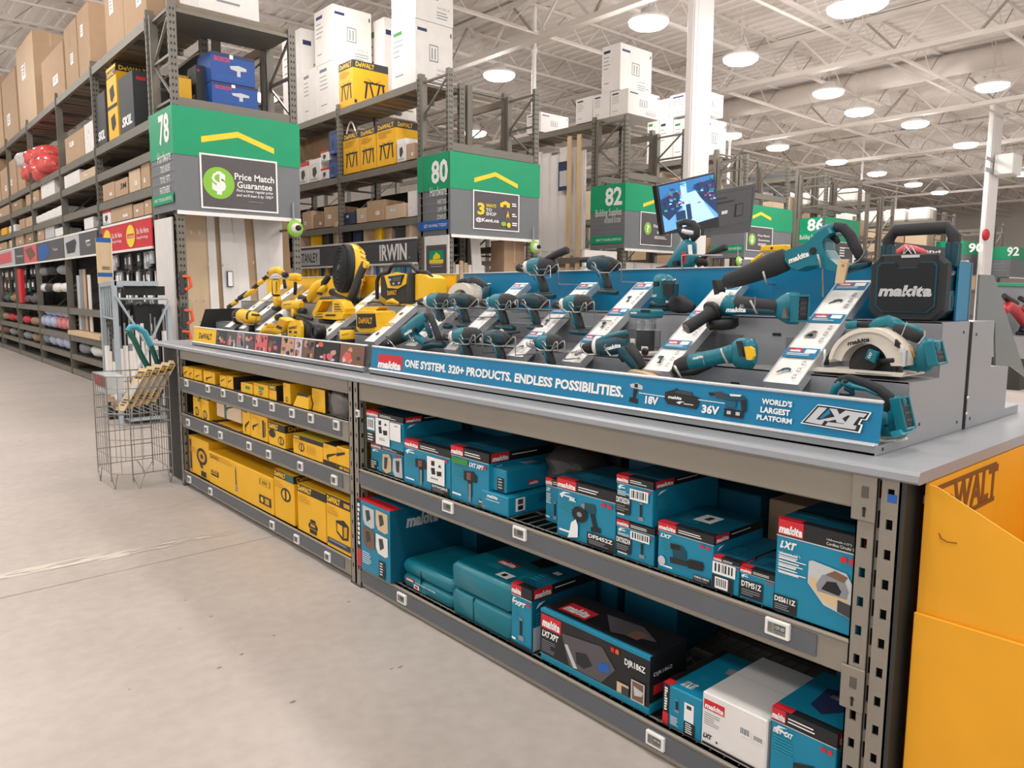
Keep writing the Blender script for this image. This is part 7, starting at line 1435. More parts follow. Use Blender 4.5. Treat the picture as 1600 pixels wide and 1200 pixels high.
b = MB(); b.tube([T.P(-190, -50), T.P(-120, -55), T.P(-60, -50)], .012, 'rubber', 8); b.build('belt_clip', T.r)
drill(893, 475, 16.3, 2.28, 'teal drill in the middle row next to the long price strip')
drill(826.7, 472, 14.8, 2.28, 'dark teal impact driver in the middle row', impact=True)
drill(777, 472, 14.8, 2.28, 'teal drill in the middle row left of the dark impact driver', ringm='teal_lite')
drill(679, 470.5, 14.3, 2.28, 'teal drill farthest left in the middle row')
drill(717, 471, 14.0, 2.28, 'dark impact driver in the middle row beside the farthest drill', impact=True)
drill(720, 525.5, 15.8, 2.1, 'teal hammer drill in the front row left of an impact driver', foot=False)
T = drill(773, 529.5, 14.8, 2.1, 'dark impact driver with a wooden tag in the front row', impact=True, foot=False)
T.loft('wooden_tag', [(60, -100, 10), (80, -80, 22), (90, -60, 24)], 'wood_pale', .5); T.loft('rear_rail', [(150, -60, 16), (260, -75, 14)], 'rubber', 1)
drill(850, 536, 14.8, 2.1, 'short teal angle drill in the front row between two price strips', ringm='teal_dark', head='alu', foot=False)

# ================================================================== yellow tools
GD = 'yellow power tools on display'
def DT(name, label, x, crop, at): return Tool(name, label, x, crop, at, 'power tool', GD)
A8, B8, C8 = (300, 390, 8), (420, 370, 8), (400, 460, 8)
# black side board of the yellow display
b = MB(); qa, qb = oy(321, 483, DY1+.004), oy(388, 481, DY1+.004); P = [V((2.01, DY1+.004, ZT+.03)), V((qb.x, DY1+.004, ZT+.03)), qb, qa]; b.prism(P, (0, .006, 0), 'dw_dark'); b.build('side_board', rd)
# long pole trimmer
T = DT('pole_trimmer', 'long jointed yellow and black pole trimmer leaning at the far end', 2.3, A8, (240, 900))
T.loft('handle', [(170, 925, 22), (210, 905, 32), (250, 895, 27)], 'dw_yellow', .8); T.loft('trigger_body', [(260, 880, 24), (330, 850, 37), (400, 810, 37), (450, 790, 24)], 'dw_yellow', .7); T.loft('grip', [(290, 860, 22), (370, 820, 22)], 'dw_dark', 1.4)
T.loft('pole', [(400, 780, 13), (460, 730, 14)], 'alu', 1); T.loft('joint', [(455, 720, 26), (500, 690, 27), (560, 640, 26)], 'dw_dark', .9); T.loft('clamp', [(510, 680, 29), (560, 650, 30)], 'dw_yellow', .9); T.loft('joint', [(590, 610, 27), (640, 580, 30), (690, 540, 27)], 'dw_dark', .9); T.loft('battery_body', [(660, 580, 26), (730, 535, 32), (790, 500, 24)], 'dw_yellow', .9)
T.loft('joint', [(770, 480, 26), (830, 430, 27)], 'dw_dark', .9); T.loft('coupler', [(835, 425, 29), (900, 380, 29)], 'dw_yellow', .9); T.loft('joint', [(890, 370, 24), (950, 330, 26)], 'dw_dark', .9); T.loft('head', [(950, 320, 27), (1000, 265, 37), (1070, 250, 42), (1130, 290, 40)], 'dw_yellow', .8); T.loft('head_cover', [(965, 300, 24), (1010, 240, 19)], 'dw_dark', 1.2); T.loft('motor_cap', [(1150, 315, 37), (1180, 320, 38)], 'dw_dark', .9)
T.loft('support', [(1150, 380, 21), (1165, 480, 21)], 'dw_dark', .9)
b = MB(); b.tube([T.P(*q, -.05) for q in ((210, 850), (185, 825), (200, 815), (240, 870), (290, 905), (330, 900))], .003, 'wire', 6); b.tube([T.P(*q, -.05) for q in ((130, 930), (95, 905), (115, 895), (170, 950), (260, 965), (320, 905))], .003, 'wire', 6); b.tube([T.P(*q, -.05) for q in ((950, 320), (1000, 340), (1080, 330), (1160, 370), (1210, 340))], .003, 'wire', 6); b.build('wire_rest', rd)
# polisher-like round driver
T = DT('cordless_sander', 'round yellow sander on a black stand in the far lane', 2.15, A8, (690, 900))
T.loft('motor_housing', [(585, 840, 66), (630, 830, 90), (700, 840, 92), (770, 850, 80), (815, 850, 60)], 'dw_yellow', .8); T.loft('front_disc', [(560, 838, 84), (585, 838, 96), (600, 838, 90)], 'dw_dark', .8); T.loft('dark_band', [(742, 846, 88), (760, 848, 86)], 'dw_dark', .82); T.loft('trigger', [(690, 925, 26), (700, 960, 22)], 'dw_dark', .8); T.loft('rubber_band', [(700, 870, 60), (760, 890, 60)], 'dw_deep', 1.2); T.loft('stand_grip', [(730, 930, 50), (735, 1040, 48)], 'dw_dark', .9); T.plate('badge', [(745, 800), (815, 810), (812, 835), (742, 825)], 'dw_print', -.06, -.045)
b = MB(); b.tube([T.P(*q, -.065) for q in ((520, 850), (545, 845), (660, 935), (770, 940), (820, 830))], .003, 'wire', 6); b.build('wire_rest', rd)
# upright tool with brand plate
T = DT('area_light', 'upright yellow and black work light with upright lettering', 2.3, A8, (1060, 760))
T.loft('light_panel', [(1050, 385, 62), (1050, 470, 64), (1050, 570, 62)], 'dw_dark', .6, e=4); T.plate('brand_plate', [(1003, 385), (1068, 380), (1072, 560), (1010, 560)], 'dw_yellow', -.05, -.03, bev=.05)
b = MB(); a = T.P(1052, 400, -.052); c = T.P(1052, 540, -.052); F = Pr(b, a, c-a, V((0, -.02, 0)), (-1, 0, 0), .0006); F.text('DeWALT', 0, -.5, 1, .9, 'dw_print', .03); b.build('logo', T.r, fix=False)
T.loft('base', [(1065, 600, 56), (1065, 660, 52), (1060, 700, 44)], 'dw_yellow', .8); T.loft('foot', [(1020, 730, 26), (1080, 740, 30)], 'dw_dark', 1.2); T.disc('knob', 1062, 640, 22, 'dw_deep', -.06, -.045, n=12)
# small spot light
T = DT('hand_light', 'small cube shaped yellow light on a black neck', 2.45, A8, (1290, 560))
T.loft('lamp_head', [(1235, 345, 46), (1290, 345, 52), (1340, 350, 44)], 'dw_yellow', .8, e=3.6); T.loft('neck', [(1292, 410, 22), (1292, 490, 22), (1285, 560, 20)], 'dw_dark', .9)
# angled cutter
T = DT('cut_off_tool', 'yellow cut-off tool leaning with a black nozzle in the back row', 2.42, B8, (600, 760))
T.loft('motor_housing', [(510, 790, 46), (540, 720, 66), (590, 650, 76), (640, 600, 64), (680, 570, 44)], 'dw_yellow', .8); T.loft('side_pack', [(640, 700, 40), (690, 650, 44), (710, 620, 30)], 'dw_yellow', 1.1); T.loft('nozzle', [(670, 600, 36), (710, 550, 40), (745, 500, 36)], 'dw_dark', .9); T.loft('hose_end', [(400, 770, 50), (460, 790, 44)], 'dw_dark', .9); T.plate('vent', [(600, 690), (660, 700), (640, 730), (600, 715)], 'dw_print', -.06, -.05)
# compact router
T = DT('compact_router', 'yellow router with a clear shield behind the reel', 2.28, B8, (300, 980))
T.loft('motor_housing', [(200, 860, 50), (290, 855, 62), (400, 860, 56)], 'dw_yellow', .9, e=3.2); T.loft('body', [(340, 900, 56), (340, 990, 62)], 'dw_yellow', .9, e=3); T.loft('clear_shield', [(230, 900, 44), (230, 960, 56), (230, 1010, 50)], 'plastic_clear', .9); T.loft('rubber_end', [(390, 930, 44), (450, 930, 40)], 'dw_dark', .9); T.logo('DeWALT', (185, 865), (285, 850), 24, 'dw_print', -.058, 'logo', 0, .03); b = MB()
for k in range(4): T.plate('', [(310, 905+k*22), (370, 905+k*22), (370, 912+k*22), (310, 912+k*22)], 'dw_print', -.066, -.055, b=b)
b.build('vent_slots', T.r)
# planer in the front row
T = DT('hand_planer', 'yellow planer with a tilted battery pack in the front row', 2.1, C8, (200, 480))
T.loft('body', [(60, 490, 28), (120, 450, 56), (190, 430, 74), (260, 450, 70), (330, 490, 40)], 'dw_yellow', .8); T.plate('battery_pack', [(290, 285), (395, 330), (335, 470), (225, 430)], 'dw_yellow', -.06, .02, bev=.1); T.plate('pack_face', [(290, 300), (378, 336), (328, 452), (240, 418)], 'dw_deep', -.063, -.058); T.plate('latch', [(262, 385), (320, 410), (308, 440), (248, 415)], 'dw_print', -.068, -.06); T.loft('rear_wheel', [(260, 290, 40), (300, 280, 44)], 'dw_dark', .8, dx=.02); b = MB()
for k in range(3): T.plate('', [(120+k*50, 380), (140+k*50, 370), (150+k*50, 410), (130+k*50, 420)], 'dw_deep', -.06, -.04, b=b)
b.build('fins', T.r); T.loft('shoe', [(40, 505, 14), (200, 510, 14), (350, 505, 14)], 'alu', 3)
# inflator
T = DT('tire_inflator', 'yellow inflator with a coiled black hose drum, front row', 2.12, C8, (600, 560))
T.plate('front_panel', [(395, 560), (395, 400), (420, 350), (470, 325), (540, 325), (560, 400), (560, 570)], 'dw_yellow', -.07, -.05); T.loft('casing', [(440, 350, 60), (470, 420, 90), (480, 500, 96), (480, 560, 96)], 'dw_dark', .8, e=3); T.loft('side_casing', [(600, 350, 50), (640, 430, 100), (640, 520, 100), (640, 560, 96)], 'dw_dark', .8, e=3)
T.disc('hose_drum', 720, 470, 100, 'black', -.08, -.02, n=28); T.disc('drum_center', 740, 465, 46, 'rubber', -.095, -.07); b = MB(); c = T.P(725, 470, -.085); R_ = 88/8*sc(c)
for rr2 in (R_, R_*.75): b.tube([c+V((0, rr2*math.cos(q), rr2*math.sin(q))) for q in [2*math.pi*k/24 for k in range(24)]], .004, 'rubber', 6, True)
b.build('coiled_hose', T.r); T.loft('carry_handle', [(480, 290, 20), (490, 262, 22), (570, 262, 22), (630, 285, 24), (700, 310, 22)], 'dw_dark', 1.0)
T.logo('DeWALT', (410, 440), (510, 425), 34, 'dw_print', -.072, 'logo', 0, .04); b = MB(); 
for u_, v_ in ((425, 465), (490, 470), (425, 530), (480, 530)): T.plate('', [(u_-15, v_-10), (u_+15, v_-10), (u_+15, v_+15), (u_-15, v_+15)], 'dw_print', -.073, -.07, b=b)
b.build('buttons', T.r)
# work light with handle
T = DT('portable_vacuum', 'yellow carry-handled vacuum with a black rounded back', 2.3, C8, (900, 320))
T.plate('body', [(690, 235), (720, 225), (1040, 215), (1110, 240), (1090, 310), (1000, 320), (720, 300)], 'dw_yellow', -.08, .06, bev=.05); T.plate('handle_frame', [(700, 235), (780, 75), (800, 65), (980, 60), (1060, 90), (1110, 180), (1110, 240), (950, 240), (950, 170), (960, 85), (830, 85), (790, 160), (760, 215)], 'dw_yellow', -.07, .0); T.loft('rounded_back', [(830, 60, 30), (960, 50, 34), (1080, 80, 50), (1140, 150, 56), (1160, 220, 50)], 'dw_dark', 1.4, dx=.02)
T.loft('lower_tank', [(840, 330, 34), (940, 335, 40), (1060, 320, 34)], 'dw_dark', 2.0); b = MB()
for k in range(4): T.plate('', [(975, 115+k*32), (1030+k*14, 118+k*32), (1030+k*14, 128+k*32), (975, 125+k*32)], 'dw_print', -.073, -.068, b=b)
for k in range(9): T.plate('', [(870+k*14, 250), (878+k*14, 250), (874+k*14, 270), (866+k*14, 270)], 'dw_print', -.083, -.078, b=b)
b.build('vent_slots', T.r); T.logo('DeWALT', (750, 262), (830, 255), 22, 'dw_print', -.083, 'logo', 0, .03); T.plate('stripe', [(730, 275), (830, 275), (825, 285), (735, 285)], 'dw_print', -.083, -.078)
# big fan
T = DT('jobsite_fan', 'big black and yellow jobsite fan, tallest of the yellow tools', 2.47, B8, (950, 760))
cf = T.P(965, 400, 0); k8 = sc(cf)/8; ax = V((-.985, .15, .1)).normalized(); side_ = ax.cross(V((0, 0, 1))).normalized(); up_ = side_.cross(ax)
def ell(c, rx, ry, n=28): return [c+side_*(rx*math.cos(2*math.pi*i/n))+up_*(ry*math.sin(2*math.pi*i/n)) for i in range(n)]
RX, RY = 262*k8, 300*k8
b = MB(); b.rings([ell(cf+ax*.02, RX*.9, RY*.92), ell(cf+ax*.035, RX, RY), ell(cf-ax*.01, RX*1.02, RY*1.02)], 'black', True); b.build('front_grille', T.r)
b = MB()
for f_ in (.3, .45, .6, .75, .88): b.tube(ell(cf+ax*.045, RX*f_, RY*f_), .003, 'rubber', 5, True)
for i in range(16): q = 2*math.pi*i/16; b.tube([cf+ax*.045+side_*(RX*.15*math.cos(q))+up_*(RY*.15*math.sin(q)), cf+ax*.04+side_*(RX*.95*math.cos(q))+up_*(RY*.95*math.sin(q))], .0025, 'rubber', 5)
b.build('grille_bars', T.r)
b = MB(); b.rings([ell(cf+ax*.05, RX*.18, RY*.14, 16), ell(cf+ax*.056, RX*.14, RY*.1, 16)], 'grey_dark', True); b.build('hub', T.r)
b = MB(); b.rings([ell(cf-ax*.01, RX*1.0, RY*1.04), ell(cf-ax*.04, RX*1.02, RY*1.06), ell(cf-ax*.09, RX*.86, RY*.92), ell(cf-ax*.11, RX*.5, RY*.55)], 'dw_yellow', True); b.build('yellow_shroud', T.r)
b = MB()
for i in range(24):
    q = 2*math.pi*i/24; p0 = cf-ax*.05+side_*(RX*1.02*math.cos(q))+up_*(RY*1.06*math.sin(q)); p1 = cf-ax*.1+side_*(RX*.8*math.cos(q))+up_*(RY*.84*math.sin(q)); b.tube([p0, p1], .004, 'dw_deep', 5)
b.build('shroud_ribs', T.r)
T.loft('arm', [(1195, 350, 66), (1150, 450, 72), (1100, 580, 76), (1060, 700, 80), (1040, 790, 84)], 'dw_dark', .3, dx=-.07, e=4); T.disc('pivot', 1195, 350, 44, 'dw_yellow', -.105, -.08)
T.loft('base', [(850, 700, 40), (930, 700, 50), (1000, 730, 40)], 'dw_yellow', 1.2); T.loft('base_foot', [(820, 690, 50), (1000, 800, 50), (1150, 790, 40)], 'dw_dark', 1.6)
b = MB(); b.tube([T.P(1170, 540, -.1), T.P(1130, 770, -.06)], .0016, 'chrome', 5); b.lathe(T.P(1170, 540, -.1), (0, 0, 1), [(-.006, .003), (0, .006), (.006, .003)], 'chrome', 8); b.build('tether', T.r)
# jobsite radio with roll cage
T = DT('jobsite_radio', 'yellow and black jobsite radio in a roll cage', 2.42, (580, 400, 7.5), (380, 570))
T.plate('front_body', [(105, 230), (420, 190), (480, 200), (480, 560), (330, 560), (200, 540), (105, 470)], 'dw_dark', -.05, .0, bev=.04); T.plate('rear_body', [(440, 205), (620, 215), (690, 260), (700, 440), (640, 500), (440, 540)], 'dw_yellow', -.03, .08, bev=.05); T.plate('face_frame', [(150, 230), (290, 190), (420, 215), (400, 330), (310, 385), (190, 375)], 'dw_yellow', -.058, -.045, bev=.03); T.plate('display', [(195, 240), (380, 215), (340, 340), (230, 350)], 'black_gloss', -.064, -.055); T.plate('lcd', [(250, 255), (360, 240), (345, 290), (245, 300)], 'lcd_dark', -.067, -.06)
b = MB(); T.disc('', 215, 280, 14, 'silver_label', -.072, -.06, b=b, n=12); T.disc('', 255, 325, 13, 'silver_label', -.072, -.06, b=b, n=12); T.disc('', 318, 318, 13, 'silver_label', -.072, -.06, b=b, n=12); b.build('dials', T.r)
T.logo('DeWALT', (190, 462), (298, 455), 56, 'dw_deep', -.055, 'logo', 0, .05); T.loft('yellow_foot', [(200, 540, 24), (260, 525, 34), (330, 560, 20)], 'dw_yellow', 1.2, dx=-.045); T.loft('side_box', [(500, 270, 50), (560, 265, 54), (620, 280, 46)], 'dw_yellow', 1.2, e=3, dx=.04); T.loft('side_lower', [(500, 390, 60), (600, 400, 60), (680, 420, 50)], 'dw_yellow', 1.1, e=3, dx=.04)
T.loft('roll_cage', [(70, 500, 26), (68, 300, 26), (90, 225, 28), (210, 185, 26), (235, 120, 24), (280, 105, 24), (470, 105, 24), (510, 150, 24), (540, 180, 24), (660, 195, 24), (710, 250, 24), (720, 420, 24)], 'dw_dark', .8, dx=.0, n=10); T.loft('post', [(450, 180, 34), (450, 360, 34), (450, 530, 34)], 'grip', .8, dx=-.04)
# cube speaker
T = DT('cube_speaker', 'cube shaped yellow speaker with orange lettering before the caged radio', 2.22, C8, (1370, 480))
T.plate('casing', [(1250, 220), (1270, 200), (1480, 205), (1495, 225), (1495, 450), (1470, 480), (1290, 478), (1250, 440)], 'dw_yellow', -.06, .07, bev=.04); T.plate('grille', [(1258, 240), (1478, 240), (1480, 410), (1440, 420), (1300, 425), (1258, 400)], 'dw_dark', -.066, -.05, bev=.03); T.logo('DeWALT', (1285, 365), (1455, 370), 78, 'dw_deep', -.068, 'logo', 0, .05)
T.plate('top_lid', [(1290, 205), (1340, 155), (1540, 160), (1480, 210)], 'dw_yellow', -.02, .05); T.loft('black_edge', [(1510, 210, 26), (1520, 330, 26), (1510, 450, 24)], 'dw_dark', 1.4, dx=-.02); T.loft('strap', [(1400, 110, 12), (1470, 95, 14), (1560, 100, 12), (1600, 130, 12)], 'dw_dark', 1.2)
# cross laser
T = DT('laser_level', 'small round yellow and black laser level near the joint', 2.08, C8, (1140, 620))
c = T.P(1145, 610); S8 = sc(c)/8; b = MB(); b.lathe(c, (0, .05, 1), [(0, 84*S8), (.004, 92*S8), (44*S8, 94*S8), (50*S8, 90*S8)], 'dw_dark', 22); b.build('base', T.r); b = MB(); b.lathe(c+V((0, 0, 50*S8)), (0, .05, 1), [(0, 94*S8), (.003, 97*S8), (110*S8, 92*S8), (118*S8, 84*S8)], 'dw_yellow', 22); b.build('body', T.r); b = MB(); b.lathe(c+V((0, .004, 166*S8)), (0, .05, 1), [(0, 88*S8), (24*S8, 84*S8), (34*S8, 60*S8), (36*S8, 0)], 'dw_dark', 22); b.build('cap', T.r)
T.logo('DeWALT', (1075, 520), (1175, 500), 24, 'dw_print', -97*S8-.001, 'logo', 0, .03)

# ================================================================== wire basket and its goods
bc = V((1.72, 6.34, 0)); br = .3; n_ = 6; ang = [math.radians(20+60*i) for i in range(6)]
BX0, BX1, BY0, BY1 = 1.42, 1.83, 6.10, 6.62
zb1 = 1.0*ox(200, 590, 1.6).z; zmid = ox(180, 640, 1.55).z
r = empty('wire_basket', ((BX0+BX1)/2, (BY0+BY1)/2, 0), 'tall folding wire basket on the floor by the end of the counter', 'basket')
cor = [V((BX0, BY1, 0)), V((BX0, BY0+.12, 0)), V((BX0+.12, BY0, 0)), V((BX1, BY0, 0)), V((BX1, BY1, 0))]
b = MB(); zt_ = .86; zs_ = .58
for i in range(5):
    p = cor[i]; q = cor[(i+1) % 5]
    b.tube([p+V((0, 0, .06)), p+V((0, 0, zt_))], .005, 'wire', 6)
    b.tube([p+V((0, 0, .1)), (p*.85+q*.15)+V((0, 0, 0)), (p*.7+q*.3)+V((0, 0, .12))], .004, 'wire', 5)
    for z in (.12, .25, .38, .5, zs_, .68, .77, zt_): b.tube([p+V((0, 0, z)), q+V((0, 0, z))], .0034 if z not in (zs_, zt_) else .005, 'wire', 6)
    L_ = (q-p).length; m_ = max(2, int(L_/.06))
    for k in range(1, m_): e_ = p+(q-p)*(k/m_); b.tube([e_+V((0, 0, .12)), e_+V((0, 0, zt_))], .0024, 'wire', 5)
for k in range(1, 8): x = BX0+(BX1-BX0)*k/8; b.tube([(x, BY0, zs_), (x, BY1, zs_)], .0024, 'wire', 5)
b.build('wire_cage', r)
rn = random.Random(3)
def blisters(n, base, step, label, m1, m2, name, group, lean, h, w_):
    for i in range(n):
        o = V(base)+V(step)*i; a = V((0, -.09, .22)).normalized(); a = V(lean).normalized(); u = V((.35, -.94, 0)).normalized()*w_; nrm = a.cross(u).normalized(); q = [o-u/2, o+u/2, o+u/2+a*h, o-u/2+a*h]; b = MB()
        b.prism(q, nrm*.004, m1); F = Pr(b, q[3]-nrm*.001 if nrm.dot(CAM-o) > 0 else q[3], u, -a*h, (CAM-o), .0012)
        F.rect(.1, .08, .9, .25, 'dw_print'); F.text('DeWALT', .15, .11, .85, .22, 'dw_yellow', .03); F.rect(.2, .35, .8, .7, m2); F.lines(.2, .74, .8, .92, 3, 'grey_dark', .4, i); tag(b.build(name, None, o), label, 'pack', group)
blisters(5, (1.5, 6.2, .6), (.055, .0, .012), 'yellow blade blister card leaning in the wire basket', 'sand_print', 'silver_label', 'blister_card', 'yellow blister cards in the basket', (.38, .05, .62), .36, .1)
for i in range(5):
    b = MB(); y = BY1-.02-i*.07; b.box(1.43, 1.55, y-.06, y, .72, .86, 'plastic_clear', .004); b.box(1.428, 1.5, y-.055, y-.008, .76, .85, 'red_tool' if i < 3 else 'brown_print'); tag(b.build('clear_pack', None, (1.5, y, .72)), 'clear pack with a dark red insert on the far rim of the basket', 'pack', 'clear packs in the basket')
b = MB(); pp = [oy(208+0, 512, 6.5), oy(200, 517, 6.5)]
arcp = [(236, 582, 6.45), (222, 558, 6.45), (209, 530, 6.45), (200, 517, 6.45), (204, 511, 6.45), (214, 511, 6.45), (226, 519, 6.45), (236, 540, 6.45), (245, 565, 6.45), (250, 590, 6.45)]
P = [oy(a, c, y) for a, c, y in arcp]; b.tube(P[:4], .022, 'hose_green', 8); b.tube(P[3:8], .024, 'hose_teal', 8); b.tube(P[7:], .02, 'hose_green', 8); b.tube([P[0], V((P[0].x, P[0].y, .6))], .02, 'hose_green', 8); tag(b.build('bent_hose', None, V((P[0].x, P[0].y, .6))), 'green and turquoise hose bent into a loop above the basket', 'hose')
b = MB(); q = oy(241, 590, 6.3); b.tube([(q.x, 6.3, .6), (q.x, 6.3, oy(241, 569, 6.3).z)], .006, 'card_yellow', 6); tag(b.build('yellow_rod', None, (q.x, 6.3, .6)), 'thin yellow rod standing in the basket', 'rod')

# ================================================================== pipe stand with black bags and wrapped poles
SY0, SY1 = 9.0, 9.3
sx0, sx1 = oy(181, 500, SY0).x, oy(264, 500, SY0).x; szt = oy(181, 438, SY0).z
r = empty('tool_stand', ((sx0+sx1)/2, 9.3, 0), 'tall pale grey tube stand with crossed braces left of the counter', 'stand')
b = MB()
bx = oy(158, 445, 10.0).x
b.box(sx0-.025, sx0+.025, SY0-.025, SY0+.025, 0, szt, 'stand_grey', .006); b.build('post', r)
b = MB(); b.box(sx1-.025, sx1+.025, SY0-.025, SY0+.025, 0, oy(264, 478, SY0).z, 'stand_grey', .006); b.build('post', r)
b = MB(); b.box(bx-.025, bx+.025, 9.975, 10.025, 0, szt-.02, 'stand_grey', .006); b.build('post', r)
zA, zB = oy(184, 462, SY0).z, oy(262, 470, SY0).z; zC, zD = oy(225, 545, SY0).z, oy(198, 612, SY0).z; mx_ = oy(226, 543, SY0).x
b = MB(); b.bar((sx0, SY0-.03, zA), (mx_+.05, SY0-.03, zC), .035, .02, 'stand_grey'); b.build('brace', r)
b = MB(); b.bar((sx1, SY0-.032, zB), (oy(200, 606, SY0).x, SY0-.032, zD), .035, .02, 'stand_grey'); b.build('brace', r)
b = MB(); b.bar((sx0, SY0, szt-.03), (sx1-.1, SY0, szt-.03), .05, .05, 'stand_grey'); b.bar((sx0, SY0, szt-.03), (bx, 10.0, szt-.05), .05, .05, 'stand_grey'); b.bar((bx, 10, szt-.05), (sx1, 10, szt-.05), .04, .04, 'stand_grey'); b.build('top_rail', r)
b = MB(); zr = oy(200, 454, SY0).z; b.box(bx, sx1-.02, SY0+.03, SY0+.06, zr-.05, zr+.05, 'black'); b.build('black_rail', r)
b = MB()
for k in range(6):
    t = k/6; p = V((sx0, SY0, 0))*(1-t)+V((bx, 10, 0))*t; b.tube([(p.x, p.y, szt-.05), (p.x, p.y, szt-.42)], .009, 'stand_grey', 6)
b.tube([(sx0, SY0, szt-.42), (bx, 10, szt-.42)], .009, 'stand_grey', 6); b.tube([(sx0, SY0+.02, zr-.09), (sx1, SY0+.02, zr-.09)], .012, 'stand_grey', 6); b.build('side_grid', r)
b = MB(); b.box(bx, sx1, SY0+.05, 9.95, .05, .08, 'stand_grey'); b.build('floor_shelf', r)
# sign on the stand
q0, q1, q2 = oy(150, 384, 9.95), oy(174, 372, 9.95), oy(152, 432, 9.95); b = MB(); b.box(q0.x, q1.x, 9.95, 9.965, q2.z-.08, q1.z, 'sand_print'); F = Pr(b, (q0.x, 9.95, q1.z), (q1.x-q0.x, 0, 0), (0, 0, q2.z-q1.z), (0, -1, 0), .002); F.rect(0, 0, 1, .12, 'sign_blue'); F.rect(0, .9, 1, 1, 'sign_blue'); F.rect(.2, .25, .75, .72, 'mdf_lt'); F.lines(.3, .75, .8, .84, 2, 'grey_dark', .4, 2); F.rect(.95, 0, 1, 1, 'white_print')
tag(b.build('stand_sign', None, (q0.x, 9.95, q2.z)), 'tan poster with blue edges standing on the tube stand', 'sign')
rn = random.Random(21); nb = 16
for i in range(nb):
    t = (i+.5)/nb; x = bx+.1+(sx1-bx-.15)*t; y = 9.15+.5*rn.random(); b = MB(); w_ = .05; zt2 = zr-.1; zb_2 = rn.uniform(.2, .4)
    w_ = .085; b.box(x-w_, x+w_, y-.02, y+.02, zb_2+.05, zt2-.05, 'black', .015); b.tube([(x, y, zt2-.06), (x, y, zt2), (x+.02, 9.05, zt2+.02)], .006, 'wire', 5); b.box(x-.03, x-.01, y-.024, y-.018, zt2-.35, zt2-.27, 'white_print')
    tag(b.build('tool_sleeve', None, (x, y, zb_2)), 'long black sleeve hanging in the tube stand', 'bag', 'black sleeves in the stand')
poles = ((171, 549, 600), (179, 565, 612), (189, 545, 605), (196, 540, 600), (203, 520, 585), (208, 528, 590), (214, 510, 580), (221, 505, 570), (228, 524, 575), (236, 525, 560), (243, 530, 570), (256, 517, 545), (167, 540, 590))
for i, (px, pt, pb2) in enumerate(poles):
    q = oy(px, pt, 9.15); b = MB(); zw = max(.3, q.z-.5); b.tube([(q.x, 9.15, zw), (q.x, 9.15, q.z)], .026, 'milk', 10); b.tube([(q.x, 9.15, zw-.12), (q.x, 9.15, zw)], .0265, 'kraft', 10); b.tube([(q.x, 9.15, .08), (q.x, 9.15, zw-.12)], .02, 'black', 8)
    if i % 3 == 1: b.tube([(q.x, 9.15, q.z-.2), (q.x, 9.15, q.z-.12)], .027, 'grey_print', 10)
    b.tube([(q.x, 9.15, q.z), (q.x, 9.15, q.z+.25)], .011, 'grey_print', 6); tag(b.build('wrapped_pole', None, (q.x, 9.15, .08)), 'white wrapped pole standing in the tube stand', 'pole', 'wrapped poles in the stand')

# ================================================================== yellow dump bin at the near end
SXB = 1.926; BYB = .69
r = empty('dump_bin', (2.35, .3, 0), 'yellow cardboard bin with a dark brand name standing against the counter end', 'bin')
zt_ = 1.052; zs_ = ox(1432, 957, SXB-.01).z; e0 = ox(1466, 762, SXB); e1 = ox(1600, 893, SXB); dy = -.2-e0.y; zed = e0.z+(e1.z-e0.z)/(e1.y-e0.y)*dy
b = MB(); b.box(SXB+.004, 2.85, BYB-.006, BYB, 0, zt_, 'bin_yellow'); b.build('back_wall', r)
b = MB(); b.prism([(SXB, BYB, 0), (SXB, -.2, 0), (SXB, -.2, max(zed, .62)), (SXB, e0.y, e0.z), (SXB, e0.y+.012, zt_-.004), (SXB, BYB, zt_-.004)], (.005, 0, 0), 'bin_yellow'); b.build('side_wall', r)
b = MB(); b.box(SXB, 2.85, -.205, -.2, 0, .62, 'bin_yellow'); b.box(2.845, 2.85, -.2, BYB, 0, 1.0, 'bin_yellow'); b.box(SXB, 2.85, -.2, BYB, .5, .505, 'bin_yellow'); b.build('front_wall', r)
b = MB(); b.box(SXB-.012, SXB-.002, -.21, BYB+.002, 0, zs_, 'bin_yellow', .002); b.build('lower_sleeve', r)
b = MB(); F = Pr(b, (SXB+.004, BYB-.006, zt_), (2.85-SXB, 0, 0), (0, 0, -zt_), (0, -1, 0), .001)
F.text('DeWALT', *(lambda a, c: (a[0]-(c[0]-a[0])*.38, a[1], c[0], c[1]))(F.at(1490, 753), F.at(1556, 775)), 'bin_print', .04)
tl, tr_ = F.at(1462, 758), F.at(1557, 723); F.rect(F.at(1470, 757)[0]-.02, F.at(1470, 757)[1], tr_[0], F.at(1470, 757)[1]+.012, 'bin_print'); yy_ = F.at(1508, 797)[1]; F.rect(F.at(1470, 757)[0]+.04, yy_, tr_[0], yy_+.012, 'bin_print'); b.build('brand_print', r, fix=False)
b = MB(); b.tube([ox(1467, 833, SXB-.002), ox(1470, 841, SXB-.002), ox(1480, 847, SXB-.002), ox(1495, 849, SXB-.002)], .0012, 'bin_print', 5); b.build('pen_mark', r)
for i in range(4):
    b = MB(); b.box(2.05+.16*i, 2.18+.16*i, .1+.08*(i % 2), .4+.08*(i % 2), .506, .7, ['towel_blue', 'silver_label', 'box_black', 'card_yellow'][i], .01); tag(b.build('bin_pack', None, (2.1+.16*i, .25, .506)), ['pale violet', 'grey', 'black', 'yellow'][i]+' pack inside the yellow bin', 'pack')

